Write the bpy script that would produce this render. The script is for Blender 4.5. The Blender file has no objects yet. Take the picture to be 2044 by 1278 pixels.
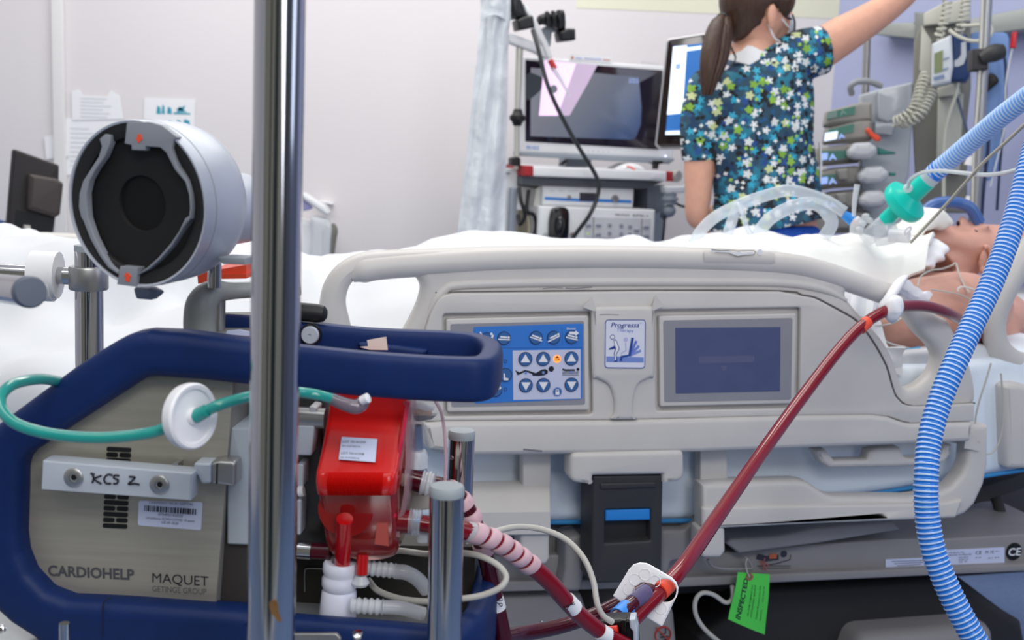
import bpy, bmesh, math, random
from mathutils import Vector, Matrix, noise
from mathutils.geometry import tessellate_polygon
random.seed(7)
scene = bpy.context.scene
COL = scene.collection
R = math.radians

# ------------------------------------------------------------------ camera
FPX, CX, CY = 2271.0, 1022.0, 639.0
PITCH, ROLL, CAMZ = R(8.5), R(2.4), 1.22
FWD = Vector((0, math.cos(PITCH), -math.sin(PITCH)))
_r0 = Vector((1, 0, 0)); _u0 = Vector((0, math.sin(PITCH), math.cos(PITCH)))
RGT = _r0 * math.cos(ROLL) + _u0 * math.sin(ROLL)
UPV = _u0 * math.cos(ROLL) - _r0 * math.sin(ROLL)
CAM = Vector((0, 0, CAMZ))
cd = bpy.data.cameras.new('camera'); cam = bpy.data.objects.new('camera', cd); COL.objects.link(cam)
cd.sensor_width = 36.0; cd.lens = FPX / 2044.0 * 36.0; cd.clip_start = .02
cd.dof.use_dof = True; cd.dof.focus_distance = 1.25; cd.dof.aperture_fstop = 8.0
cam.matrix_world = Matrix((( RGT.x, UPV.x, -FWD.x, CAM.x), (RGT.y, UPV.y, -FWD.y, CAM.y), (RGT.z, UPV.z, -FWD.z, CAM.z), (0, 0, 0, 1)))
scene.camera = cam

# ------------------------------------------------------------------ light and exposure
vs = scene.view_settings
vs.view_transform = 'Standard'; vs.look = 'None'; vs.gamma = 1.0; vs.use_curve_mapping = False
vs.exposure = -0.05
world = bpy.data.worlds.new('World'); scene.world = world; world.use_nodes = True
_bg = world.node_tree.nodes['Background']; _bg.inputs[0].default_value = (.90, .93, 1.0, 1); _bg.inputs[1].default_value = .62
def area(name, loc, size, power, col=(1, 1, 1), aim=None):
    l = bpy.data.lights.new(name, 'AREA'); l.shape = 'RECTANGLE'; l.size, l.size_y = size; l.energy = power; l.color = col
    o = bpy.data.objects.new(name, l); COL.objects.link(o); o.location = loc
    d = (Vector(aim) - Vector(loc)) if aim else Vector((0, 0, -1))
    o.rotation_euler = d.to_track_quat('-Z', 'Y').to_euler()
    return o
area('ceiling_lamp_middle', (0.2, 2.3, 2.72), (2.4, .5), 17, (1, .985, .95))
area('ceiling_lamp_wall', (-.6, 3.2, 2.72), (2.6, .4), 30, (1, .985, .95))
area('ceiling_lamp_entry', (-.5, .4, 2.72), (1.6, .4), 9, (1, .98, .95))
area('front_fill_light', (.4, -.85, 2.55), (1.8, .5), 26, (1, .985, .96), aim=(.4, 1.2, .8))  # added fill light behind the camera, brightens front faces under the rail
area('window_daylight', (1.02, -1.27, 1.45), (.62, 1.8), 20, (.84, .86, 1.0), aim=(.5, 1.7, .9))
area('window_daylight_side', (2.9, .6, 1.9), (1.6, 1.5), 16, (.70, .80, 1.0), aim=(.9, 2.2, .9))

# ------------------------------------------------------------------ geometry of the camera's view: pixel -> point at a true distance
def ray(px, py):
    return (FWD + RGT * ((px - CX) / FPX) + UPV * ((CY - py) / FPX))
def P(px, py, Y):
    d = ray(px, py); return CAM + d * (Y / d.y)
def T(l): return [P(*q) for q in l]
def zz(ox, oy, s):
    return lambda *pts: [(ox + x / s, oy + y / s) for x, y in pts]
Z1 = zz(0, 0, 2.972); Z2 = zz(0, 420, 2.972); Z3 = zz(0, 848, 2.972); Z4 = zz(560, 740, 2.375); Z5 = zz(640, 440, 2.972)
Z6 = zz(900, 0, 3.759); Z7 = zz(900, 260, 3.759); Z8 = zz(1300, 0, 3.759); Z9 = zz(1300, 300, 3.759); Z10 = zz(1640, 0, 4.26)
Z11 = zz(1600, 280, 4.259); Z12 = zz(1600, 500, 3.196); Z13 = zz(1240, 850, 2.542); Z14 = zz(880, 840, 2.9185)
K1 = zz(930, 620, 5.241); K2 = zz(1420, 1060, 3.2756); K3 = zz(580, 780, 4.916); K4 = zz(580, 1020, 4.953); K5 = zz(360, 500, 5.678)
K6 = zz(1780, 0, 3.758); K7 = zz(1140, 1100, 6.012); M1 = zz(1640, 180, 4.259); M2 = zz(580, 380, 7.1); M4 = zz(1780, 420, 3.758)

class Fr:
    """A thing's own frame: u along it, v up, n out of its face."""
    def __init__(s, O, yaw=0, tilt=0, spin=0):
        c = Matrix(((1, 0, 0), (0, 0, -1), (0, 1, 0))).to_4x4()      # u=x, v=z, n=-y
        s.M = Matrix.Translation(O) @ Matrix.Rotation(R(yaw), 4, 'Z') @ Matrix.Rotation(R(tilt), 4, 'X') @ Matrix.Rotation(R(spin), 4, 'Y') @ c
        s.I = s.M.inverted()
    def uv(s, px, py, n=0.0):
        o = s.I @ CAM; d = s.I.to_3x3() @ ray(px, py)
        t = (n - o.z) / d.z; q = o + d * t
        return (q.x, q.y)
    def q(s, px, py, n=0.0):
        a = s.uv(px, py, n); return Vector((a[0], a[1], n))
    def poly(s, pts, n=0.0): return [s.uv(x, y, n) for x, y in pts]
    def w(s, u, v, n=0.0): return s.M @ Vector((u, v, n))
    def mm(s, n=0.0, at=(1022, 639)):                               # metres per pixel near a pixel
        a = s.uv(at[0], at[1], n); b = s.uv(at[0], at[1] + 10, n); return math.hypot(a[0] - b[0], a[1] - b[1]) / 10
WORLD = None

# ------------------------------------------------------------------ materials
def lin(c):
    def f(x):
        x /= 255.0
        return x / 12.92 if x <= .04045 else ((x + .055) / 1.055) ** 2.4
    return (f(c[0]), f(c[1]), f(c[2]), 1)
MATS = {}
def mat(name, rgb, rough=.5, metal=0, coat=0, alpha=1, emit=0, noise_=None, bump=None, trans=0, ior=1.45, sss=0, aniso=None, spec=.5):
    if name in MATS: return MATS[name]
    m = bpy.data.materials.new(name); m.use_nodes = True; nt = m.node_tree; b = nt.nodes['Principled BSDF']
    b.inputs['Base Color'].default_value = lin(rgb); b.inputs['Roughness'].default_value = rough; b.inputs['Metallic'].default_value = metal
    b.inputs['Coat Weight'].default_value = coat; b.inputs['Coat Roughness'].default_value = .08
    b.inputs['Alpha'].default_value = alpha; b.inputs['Transmission Weight'].default_value = trans; b.inputs['IOR'].default_value = ior
    b.inputs['Specular IOR Level'].default_value = spec
    if sss:
        b.inputs['Subsurface Weight'].default_value = sss; b.inputs['Subsurface Radius'].default_value = (.012, .005, .003); b.inputs['Subsurface Scale'].default_value = .6
    if emit:
        b.inputs['Emission Color'].default_value = lin(rgb); b.inputs['Emission Strength'].default_value = emit
    tc = nt.nodes.new('ShaderNodeTexCoord')
    if noise_:                                                       # (scale, amount[, stretch])
        n = nt.nodes.new('ShaderNodeTexNoise'); n.inputs['Scale'].default_value = noise_[0]; n.inputs['Detail'].default_value = 4
        mp = nt.nodes.new('ShaderNodeMapping'); mp.inputs['Scale'].default_value = noise_[2] if len(noise_) > 2 else (1, 1, 1)
        nt.links.new(tc.outputs['Object'], mp.inputs[0]); nt.links.new(mp.outputs[0], n.inputs['Vector'])
        mx = nt.nodes.new('ShaderNodeMix'); mx.data_type = 'RGBA'; mx.blend_type = 'MULTIPLY'
        rp = nt.nodes.new('ShaderNodeMapRange'); rp.inputs['From Min'].default_value = .3; rp.inputs['From Max'].default_value = .7
        rp.inputs['To Min'].default_value = 1 - noise_[1]; rp.inputs['To Max'].default_value = 1 + noise_[1] * .4
        nt.links.new(n.outputs[0], rp.inputs[0]); mx.inputs[0].default_value = 1
        mx.inputs[6].default_value = lin(rgb); nt.links.new(rp.outputs[0], mx.inputs[7]); nt.links.new(mx.outputs[2], b.inputs['Base Color'])
    if bump:                                                         # (scale, strength, distance[, stretch])
        n = nt.nodes.new('ShaderNodeTexNoise'); n.inputs['Scale'].default_value = bump[0]; n.inputs['Detail'].default_value = 3
        mp = nt.nodes.new('ShaderNodeMapping'); mp.inputs['Scale'].default_value = bump[3] if len(bump) > 3 else (1, 1, 1)
        nt.links.new(tc.outputs['Object'], mp.inputs[0]); nt.links.new(mp.outputs[0], n.inputs['Vector'])
        bp = nt.nodes.new('ShaderNodeBump'); bp.inputs['Strength'].default_value = bump[1]; bp.inputs['Distance'].default_value = bump[2]
        nt.links.new(n.outputs[0], bp.inputs['Height']); nt.links.new(bp.outputs[0], b.inputs['Normal'])
    MATS[name] = m
    return m
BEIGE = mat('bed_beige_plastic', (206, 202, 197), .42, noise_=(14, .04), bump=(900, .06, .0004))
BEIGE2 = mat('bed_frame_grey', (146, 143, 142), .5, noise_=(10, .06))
STEEL = mat('polished_steel', (196, 196, 198), .11, 1, bump=(60, .03, .001, (1, 1, .02)))
STEELD = mat('dull_steel', (168, 168, 168), .36, .8)
BRUSH = mat('brushed_steel', (172, 168, 156), .42, .35, noise_=(160, .12, (.05, 1, 1)), bump=(500, .12, .0005, (.03, 1, 1)))
ALU = mat('anodised_aluminium', (192, 200, 210), .40, .15)
NAVY = mat('navy_rubber', (14, 40, 92), .5, noise_=(60, .08), bump=(700, .08, .0004), spec=.3)
GREYP = mat('grey_plastic', (150, 155, 160), .45)
CAPG = mat('grey_cap', (158, 166, 170), .5)
BLACK = mat('black_plastic', (18, 18, 19), .45)
CHAR = mat('charcoal_plastic', (52, 52, 54), .5, bump=(800, .08, .0005))
WHITE = mat('white_plastic', (236, 236, 238), .4)
FOAM = mat('white_foam', (240, 238, 240), .7, bump=(600, .15, .0004))
SILVER = mat('silver_paint', (190, 195, 205), .38, .25)
RED = mat('red_plastic', (208, 22, 18), .22, coat=.4)
REDT = mat('red_clear_plastic', (150, 22, 20), .12, coat=.5, alpha=.82)
BLOOD = mat('bright_blood_tube', (124, 6, 26), .16, coat=.3, spec=.35)
BLOODD = mat('dark_blood_tube', (70, 4, 24), .16, coat=.3, spec=.35)
CLEAR = mat('clear_plastic', (226, 230, 236), .12, coat=.5, alpha=.38)
CLEARW = mat('milky_plastic', (232, 236, 240), .25, coat=.3, alpha=.55)
TEAL = mat('teal_tubing', (38, 160, 150), .12, coat=.8, alpha=.86)
TAPE = mat('white_tape', (238, 238, 240), .65)
PINK = mat('pink_wrap', (228, 190, 197), .5, noise_=(70, .18), alpha=.93)
CLOTH = mat('white_linen', (218, 220, 223), .85, bump=(420, .12, .0006))
CLOTHB = mat('pale_blue_linen', (230, 239, 247), .85, bump=(30, .35, .006))
SKIN = mat('skin', (218, 164, 140), .5, sss=.12, noise_=(40, .06))
SKINP = mat('patient_skin', (212, 160, 142), .5, sss=.12, noise_=(30, .10))
CABLEG = mat('grey_cable', (188, 186, 178), .45)
CABLEW = mat('white_cable', (226, 226, 222), .4)
CABLEK = mat('black_cable', (22, 23, 25), .4)
ORANGE = mat('orange_plastic', (240, 84, 52), .45)
INK = mat('dark_ink', (28, 30, 44), .6)
INKB = mat('blue_ink', (28, 60, 140), .5)
PAPER = mat('paper', (240, 240, 242), .8)
LILAC = mat('pale_blue_label', (206, 214, 240), .6)

# ------------------------------------------------------------------ shape helpers: each returns (verts, faces)
def area2(p): return sum(p[i][0] * p[(i + 1) % len(p)][1] - p[(i + 1) % len(p)][0] * p[i][1] for i in range(len(p)))
def ccw(p): return list(p) if area2(p) > 0 else list(p)[::-1]
def rnd(p, r, seg=4):
    """Round the corners of a closed outline; r one radius or one for each corner."""
    out = []; n = len(p)
    for i in range(n):
        a, b, c = Vector(p[i - 1]), Vector(p[i]), Vector(p[(i + 1) % n]); rr = r[i] if isinstance(r, (list, tuple)) else r
        d1, d2 = a - b, c - b; l1, l2 = d1.length, d2.length
        if rr <= 0 or l1 < 1e-9 or l2 < 1e-9: out.append(tuple(b)); continue
        ang = d1.angle(d2); 
        if ang > 3.0: out.append(tuple(b)); continue
        t = min(rr / math.tan(ang / 2), l1 * .48, l2 * .48)
        s, e = b + d1 / l1 * t, b + d2 / l2 * t
        for k in range(seg + 1):
            f = k / seg; out.append(tuple(s * (1 - f) ** 2 + b * 2 * f * (1 - f) + e * f * f))
    return out
def cr(p, sub=5, closed=True):
    """Catmull-Rom through points of any dimension."""
    P_ = [Vector(q) for q in p]; n = len(P_); out = []
    rng = range(n) if closed else range(n - 1)
    for i in rng:
        if closed: a, b, c, d = P_[i - 1], P_[i], P_[(i + 1) % n], P_[(i + 2) % n]
        else:
            b, c = P_[i], P_[i + 1]; a = P_[i - 1] if i else b * 2 - c; d = P_[i + 2] if i + 2 < n else c * 2 - b
        for k in range(sub):
            t = k / sub
            out.append(.5 * ((2 * b) + (c - a) * t + (2 * a - 5 * b + 4 * c - d) * t * t + (3 * b - a - 3 * c + d) * t ** 3))
    if not closed: out.append(P_[-1].copy())
    return out
def inset(p, d):
    n = len(p); out = []
    for i in range(n):
        a, b, c = Vector(p[i - 1]), Vector(p[i]), Vector(p[(i + 1) % n])
        e1 = (b - a); e2 = (c - b)
        if e1.length < 1e-9: e1 = e2
        if e2.length < 1e-9: e2 = e1
        e1 = e1.normalized() if e1.length else Vector((1, 0)); e2 = e2.normalized() if e2.length else Vector((1, 0))
        n1 = Vector((-e1.y, e1.x)); n2 = Vector((-e2.y, e2.x)); m = n1 + n2
        if m.length < 1e-6: m = n1
        m.normalize(); k = d / max(.45, m.dot(n1)); out.append((b.x + m.x * k, b.y + m.y * k))
    return out
def prism(polys, n0, n1, bev=0, res=3, back=True):
    """Outline (with holes) pulled from n0 to n1, edges rounded by bev."""
    if not isinstance(polys[0][0], (list, tuple, Vector)): polys = [polys]
    loops = [ccw([tuple(q[:2]) for q in polys[0]])] + [ccw([tuple(q[:2]) for q in h])[::-1] for h in polys[1:]]
    st = []
    bev = min(bev, abs(n1 - n0) * .49)
    if bev > 0 and back: st += [(bev * (1 - math.sin(k / res * math.pi / 2)), n0 + bev * (1 - math.cos(k / res * math.pi / 2))) for k in range(res)]
    st.append((0, n0 + (bev if back else 0)))
    if bev > 0: st += [(bev * (1 - math.cos(k / res * math.pi / 2)), n1 - bev + bev * math.sin(k / res * math.pi / 2)) for k in range(res + 1)]
    else: st.append((0, n1))
    V, F = [], []; starts = []
    for ins, z in st:
        s = []
        for lp in loops:
            q = inset(lp, ins) if ins > 1e-9 else lp
            s.append(len(V)); V += [(a, b, z) for a, b in q]
        starts.append(s)
    for i in range(len(st) - 1):
        for j, lp in enumerate(loops):
            n = len(lp); A, B = starts[i][j], starts[i + 1][j]
            for k in range(n):
                k2 = (k + 1) % n; F.append((A + k, A + k2, B + k2, B + k))
    for lvl, flip in ((0, True), (len(st) - 1, False)):
        cl = []; idx = []
        for j, lp in enumerate(loops):
            A = starts[lvl][j]; cl.append([Vector((V[A + k][0], V[A + k][1], 0)) for k in range(len(lp))]); idx += list(range(A, A + len(lp)))
        for t in tessellate_polygon(cl):
            a, b, c = idx[t[0]], idx[t[1]], idx[t[2]]
            ar = (V[b][0] - V[a][0]) * (V[c][1] - V[a][1]) - (V[c][0] - V[a][0]) * (V[b][1] - V[a][1])
            if (ar < 0) != flip: b, c = c, b
            F.append((a, b, c))
    return V, F
def box(u0, u1, v0, v1, n0, n1, bev=0): return prism([(u0, v0), (u1, v0), (u1, v1), (u0, v1)], n0, n1, bev)
def loft(secs, caps=True, closed=True):
    V, F = [], []; n = len(secs[0])
    for s in secs: V += [tuple(q) for q in s]
    m = n if closed else n - 1
    for i in range(len(secs) - 1):
        for k in range(m):
            k2 = (k + 1) % n; F.append((i * n + k, i * n + k2, (i + 1) * n + k2, (i + 1) * n + k))
    if caps and closed:
        F.append(tuple(range(n))[::-1]); F.append(tuple(range((len(secs) - 1) * n, len(secs) * n)))
    return V, F
def frames(pts, closed=False, up=None):
    n = len(pts); out = []; N = None
    for i in range(n):
        if closed: t = pts[(i + 1) % n] - pts[i - 1]
        else: t = pts[min(i + 1, n - 1)] - pts[max(i - 1, 0)]
        t = t.normalized() if t.length else Vector((1, 0, 0))
        if up is not None: N = (Vector(up) - t * t.dot(Vector(up))).normalized()
        elif N is None:
            a = Vector((0, 0, 1)) if abs(t.z) < .9 else Vector((1, 0, 0)); N = (a - t * t.dot(a)).normalized()
        else: N = (N - t * t.dot(N)).normalized()
        out.append((t, N, t.cross(N)))
    return out
def tube(pts, r, seg=12, closed=False, sub=6, smooth=True, sec=None, up=None, caps=True):
    """Round (or super-elliptic: sec=(a along up, b across, exponent)) bar along a smooth path."""
    P_ = [Vector(p) for p in pts]; n = len(P_)
    rs = list(r) if isinstance(r, (list, tuple)) else [r] * n
    if smooth and n > 2:
        Q = cr([tuple(p) + (rs[i],) for i, p in enumerate(P_)], sub, closed); P_ = [Vector(q[:3]) for q in Q]; rs = [max(q[3], 1e-5) for q in Q]
    secs = []
    for p, rr, (t, N, B) in zip(P_, rs, frames(P_, closed, up)):
        s = []
        for k in range(seg):
            a = 2 * math.pi * k / seg; c, d = math.cos(a), math.sin(a)
            if sec:
                e = 2 / sec[2]; c = math.copysign(abs(c) ** e, c) * sec[0] * rr; d = math.copysign(abs(d) ** e, d) * sec[1] * rr
            else: c *= rr; d *= rr
            s.append(p + N * c + B * d)
        secs.append(s)
    if closed: secs.append(secs[0])
    return loft(secs, caps=caps and not closed)
def resample(pts, step):
    out = [Vector(pts[0])]; acc = 0
    for a, b in zip(pts, pts[1:]):
        a, b = Vector(a), Vector(b); l = (b - a).length; d = step - acc
        while d <= l: out.append(a + (b - a) * (d / l)); d += step
        acc = l - (d - step)
    return out
def lathe(prof, O, axis, seg=32, caps=True):
    """prof: (radius, distance along axis)."""
    ax = Vector(axis).normalized(); a = Vector((0, 0, 1)) if abs(ax.z) < .9 else Vector((1, 0, 0))
    N = (a - ax * ax.dot(a)).normalized(); B = ax.cross(N); O = Vector(O)
    return loft([[O + ax * h + (N * math.cos(2 * math.pi * k / seg) + B * math.sin(2 * math.pi * k / seg)) * max(r, 1e-5) for k in range(seg)] for r, h in prof], caps)
def ellipsoid(c, rx, ry, rz, rot=None, seg=24, rings=14):
    V = [];c = Vector(c)
    for i in range(rings + 1):
        a = math.pi * i / rings
        for k in range(seg):
            b = 2 * math.pi * k / seg
            q = Vector((rx * math.sin(a) * math.cos(b), ry * math.sin(a) * math.sin(b), rz * math.cos(a)))
            if rot is not None: q = rot @ q
            V.append(tuple(c + q))
    F = []
    for i in range(rings):
        for k in range(seg):
            k2 = (k + 1) % seg; F.append((i * seg + k, (i + 1) * seg + k, (i + 1) * seg + k2, i * seg + k2))
    return V, F
def circ(c, r, seg=20, ry=None): return [(c[0] + r * math.cos(2 * math.pi * k / seg), c[1] + (ry or r) * math.sin(2 * math.pi * k / seg)) for k in range(seg)]
def join(*vf):
    V, F = [], []
    for v, f in vf:
        o = len(V); V += [tuple(q) for q in v]; F += [tuple(i + o for i in g) for g in f]
    return V, F
def xf(vf, M): return [tuple(M @ Vector(v)) for v in vf[0]], vf[1]
def warp(vf, fn): return [tuple(fn(Vector(v))) for v in vf[0]], vf[1]
def sheet(grid, thick=.003):
    """A cloth from a grid of points, with real thickness."""
    nr, nc = len(grid), len(grid[0]); V = [Vector(p) for row in grid for p in row]
    N = [Vector((0, 0, 0)) for _ in V]; F = []
    for i in range(nr - 1):
        for k in range(nc - 1):
            f = (i * nc + k, i * nc + k + 1, (i + 1) * nc + k + 1, (i + 1) * nc + k); F.append(f)
            nn = (V[f[2]] - V[f[0]]).cross(V[f[3]] - V[f[1]])
            for q in f: N[q] += nn
    o = len(V); V2 = [v - n.normalized() * thick if n.length else v for v, n in zip(V, N)]
    F2 = [tuple(i + o for i in f[::-1]) for f in F]
    edge = [(0, k) for k in range(nc)] + [(i, nc - 1) for i in range(1, nr)] + [(nr - 1, k) for k in range(nc - 2, -1, -1)] + [(i, 0) for i in range(nr - 2, 0, -1)]
    e = [i * nc + k for i, k in edge]
    for a, b in zip(e, e[1:] + e[:1]): F2.append((b, a, a + o, b + o))
    return [tuple(v) for v in V + V2], F + F2
def remesh(vf, voxel=.006, smooth=4):
    """Melt overlapping closed shapes into one continuous surface."""
    me = bpy.data.meshes.new('tmp'); me.from_pydata(vf[0], [], vf[1]); ob = bpy.data.objects.new('tmp', me); COL.objects.link(ob)
    m = ob.modifiers.new('r', 'REMESH'); m.mode = 'VOXEL'; m.voxel_size = voxel
    if smooth: s = ob.modifiers.new('s', 'SMOOTH'); s.iterations = smooth; s.factor = .5
    dg = bpy.context.evaluated_depsgraph_get(); me2 = bpy.data.meshes.new_from_object(ob.evaluated_get(dg))
    V = [tuple(v.co) for v in me2.vertices]; F = [tuple(p.vertices) for p in me2.polygons]
    bpy.data.objects.remove(ob); bpy.data.meshes.remove(me); bpy.data.meshes.remove(me2)
    return V, F

# ------------------------------------------------------------------ objects
MW = {}
def _props(o, label, cat, group, kind):
    if label: o['label'] = label
    if cat: o['category'] = cat
    if group: o['group'] = group
    if kind: o['kind'] = kind
def thing(name, label, cat, fr=None, loc=None, group=None):
    """An Empty that carries the parts of one thing."""
    o = bpy.data.objects.new(name, None); COL.objects.link(o); o.empty_display_size = .05
    M = fr.M.copy() if fr else Matrix.Translation(loc or (0, 0, 0))
    o.matrix_world = M; MW[o.name] = M; _props(o, label, cat, group, None)
    return o
def mk(name, vf, material, fr=None, parent=None, label=None, cat=None, group=None, kind=None, ang=38, mids=None):
    V, F = vf; M = fr.M.copy() if fr else Matrix()
    if fr is None and parent is None:
        xs = [v[0] for v in V]; ys = [v[1] for v in V]; zs = [v[2] for v in V]
        c = Vector(((min(xs) + max(xs)) / 2, (min(ys) + max(ys)) / 2, min(zs))); V = [tuple(Vector(v) - c) for v in V]; M = Matrix.Translation(c)
    me = bpy.data.meshes.new(name); me.from_pydata([tuple(v) for v in V], [], F)
    for m in (material if isinstance(material, (list, tuple)) else [material]): me.materials.append(m)
    if mids: me.polygons.foreach_set('material_index', mids)
    bm = bmesh.new(); bm.from_mesh(me); bmesh.ops.recalc_face_normals(bm, faces=bm.faces); bm.to_mesh(me); bm.free()
    me.polygons.foreach_set('use_smooth', [True] * len(me.polygons)); me.set_sharp_from_angle(angle=R(ang)); me.update()
    o = bpy.data.objects.new(name, me); COL.objects.link(o); MW[o.name] = M
    if parent is not None:
        o.parent = parent; o.matrix_local = MW[parent.name].inverted() @ M
    else: o.matrix_world = M
    _props(o, label, cat, group, kind)
    return o
def copyof(src, M, label=None, group=None, parent=None):
    """A copy of a thing with copies of its parts and sub-parts, placed by matrix M."""
    c = src.copy(); COL.objects.link(c); MW[c.name] = M
    if parent is None: c.matrix_world = M
    else: c.parent = parent; c.matrix_local = src.matrix_local.copy()
    if label: c['label'] = label
    if group: c['group'] = group
    for ch in list(src.children): copyof(ch, M @ ch.matrix_local, parent=c)
    return c
def text(s, fr, p0, p1, cap, n=.001, th=.0003, bold=0, shear=0):
    """Lettering between two baseline pixels, cap height in pixels."""
    cu = bpy.data.curves.new('t', 'FONT'); cu.body = s; cu.offset = bold; cu.shear = shear; cu.resolution_u = 3
    ob = bpy.data.objects.new('t', cu); COL.objects.link(ob)
    dg = bpy.context.evaluated_depsgraph_get(); me = bpy.data.meshes.new_from_object(ob.evaluated_get(dg))
    V = [v.co.copy() for v in me.vertices]; F = [tuple(p.vertices) for p in me.polygons]
    bpy.data.objects.remove(ob); bpy.data.curves.remove(cu); bpy.data.meshes.remove(me)
    if not V: return [], []
    x0, x1 = min(v.x for v in V), max(v.x for v in V)
    a, b = Vector(fr.uv(*p0, n)), Vector(fr.uv(*p1, n)); d = b - a; sx = d.length / max(x1 - x0, 1e-6); d.normalize(); e = Vector((-d.y, d.x))
    sy = cap * fr.mm(n, p0) / .73
    W = [tuple(a + d * ((v.x - x0) * sx) + e * (v.y * sy)) + (n,) for v in V]
    return W, F
def boxpx(fr, x0, y0, x1, y1, n0, n1, bev=0, r=0, nref=None):
    k = n1 if nref is None else nref
    p = fr.poly([(x0, y0), (x1, y0), (x1, y1), (x0, y1)], k)
    return prism(rnd(p, r) if r else p, n0, n1, bev)
# ================================================================== the room
WALLM = mat('painted_wall', (226, 221, 222), .75, noise_=(1.2, .02), bump=(90, .05, .001))
WALLR = mat('wall_in_blue_daylight', (176, 182, 216), .6, noise_=(1.5, .04))  # blue daylight shade is put into this wall's colour
FLOORM = mat('blue_vinyl_floor', (118, 140, 176), .4, noise_=(60, .12))
YELLOW = mat('pale_yellow_paint', (228, 227, 204), .7, noise_=(2, .03))
YW = 4.1
cnr = P(1652, 300, YW); cnx = cnr.x
_d = Vector((.63, -.78))
mk('wall_back', box(-3.2, cnx, 0, 2.8, 0, .1), WALLM, Fr((0, YW + .1, 0)), kind='structure')
wr = Fr((cnx, YW, 0), yaw=-51.1)
mk('wall_right', box(0, 2.7, 0, 2.8, -.1, 0), WALLR, wr, kind='structure')
mk('wall_left', box(0, 5.2, 0, 2.8, 0, .1), WALLM, Fr((-3.2, -.9, 0), yaw=90), kind='structure')
mk('floor', box(-3.4, 3.4, -1.2, 4.4, -.06, 0), FLOORM, Fr((0, 0, 0), tilt=-90), kind='structure')
bf = Fr((0, YW, 0))
ff = Fr((0, -1.4, 0))
mk('wall_front', box(-3.2, 3.2, 0, 2.8, -.1, 0), mat('olive_wall', (168, 166, 148), .7, noise_=(2, .05)), ff, kind='structure')
mk('reflection_panel_1', box(-.42, .30, 0, 2.05, -.13, -.10, .004), mat('dark_green_panel', (40, 48, 46), .5), ff, kind='structure')  # added dark panel behind the camera, gives the steel pole a dark reflection
mk('wall_right_entry', box(0, 3.6, 0, 2.4, -.1, 0), mat('slate_wall', (112, 118, 140), .7, noise_=(2, .05)), Fr((3.1, 2.2, 0), yaw=-90), kind='structure')
mk('reflection_panel_2', box(-1.15, -.85, 0, 2.6, -.14, -.10, .004), mat('dark_brown_panel', (50, 44, 36), .5), ff, kind='structure')  # added unseen dark strip, darkens one band of the pole's reflections
mk('reflection_panel_3', box(1.75, 2.5, 0, 2.4, -.14, -.10, .004), mat('slate_panel', (58, 66, 84), .5), ff, kind='structure')  # unseen slate strip put in to darken the pole's reflections on the other side
def onwall(pts, n=0): return bf.poly(pts, n)
a = bf.uv(1400, 26, .004)
mk('trim_1', box(bf.uv(1150, 20)[0], cnx, a[1], 2.8, 0, .0015), YELLOW, bf, kind='structure')
mk('trim_2', box(bf.uv(108, 100)[0], bf.uv(131, 100)[0], .3, 2.8, 0, .025, .004), mat('trunking_plastic', (232, 230, 228), .5), bf, kind='structure')

# papers taped to the wall
def paper(pts, label, lift=.002, curl=.0, marks=None):
    t = thing('wall_notice', label, 'notice', fr=bf, group='papers taped to the wall')
    t['group'] = 'papers taped to the wall'
    mk('paper_sheet', prism(onwall(pts, lift), lift - .0015, lift), PAPER, bf, t)
    if marks: mk('printing', join(*[prism(onwall(m, lift + .0006), lift, lift + .0006) for m in marks[0]]), marks[1], bf, t)
GP = mat('grey_print', (190, 194, 200), .8); TP = mat('teal_print', (60, 156, 178), .8)
def lines(x0, x1, y0, y1, n, slope=.03):
    out = []
    for i in range(n):
        y = y0 + (y1 - y0) * i / max(1, n - 1); xe = x0 + (x1 - x0) * random.uniform(.6, 1)
        out.append([(x0, y), (xe, y + slope * (xe - x0)), (xe, y + slope * (xe - x0) + 1.6), (x0, y + 1.6)])
    return out
paper([(143, 182), (158, 178), (166, 190), (214, 192), (221, 180), (240, 192), (247, 238), (144, 240)], 'crumpled white notice taped highest on the wall', .006, marks=(lines(160, 232, 196, 232, 6), GP))
paper([(127, 236), (214, 236), (246, 240), (243, 262), (232, 345), (130, 350)], 'long white printed notice below the crumpled one', .003, marks=(lines(140, 200, 256, 330, 9), GP))
paper([(88, 272), (128, 268), (138, 312), (92, 318)], 'small blank white note stuck beside the long notice', .009)
T_ = []
for px_, w_, h_ in ((312, 8, 16), (322, 6, 18), (333, 9, 14)): T_.append([(px_, 227), (px_ + 2, 227 - h_), (px_ + w_, 227 - h_ + 3), (px_ + w_ + 1, 228)])
T_ += [[(346, 224), (380, 226), (380, 229), (346, 228)], [(350, 218), (370, 211), (366, 222)], [(358, 212), (364, 218), (374, 224), (352, 224)]]
for px_, w_, h_ in ((314, 12, 10), (333, 13, 12), (350, 12, 14), (364, 15, 15)): T_.append([(px_, 253), (px_ + 4, 253 - h_), (px_ + w_ - 1, 252 - h_ + 4), (px_ + w_, 255)])
paper([(288, 195), (390, 198), (388, 275), (286, 272)], 'poster with two rows of teal drawings behind the round drive head', .004, marks=(T_, TP))

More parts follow.
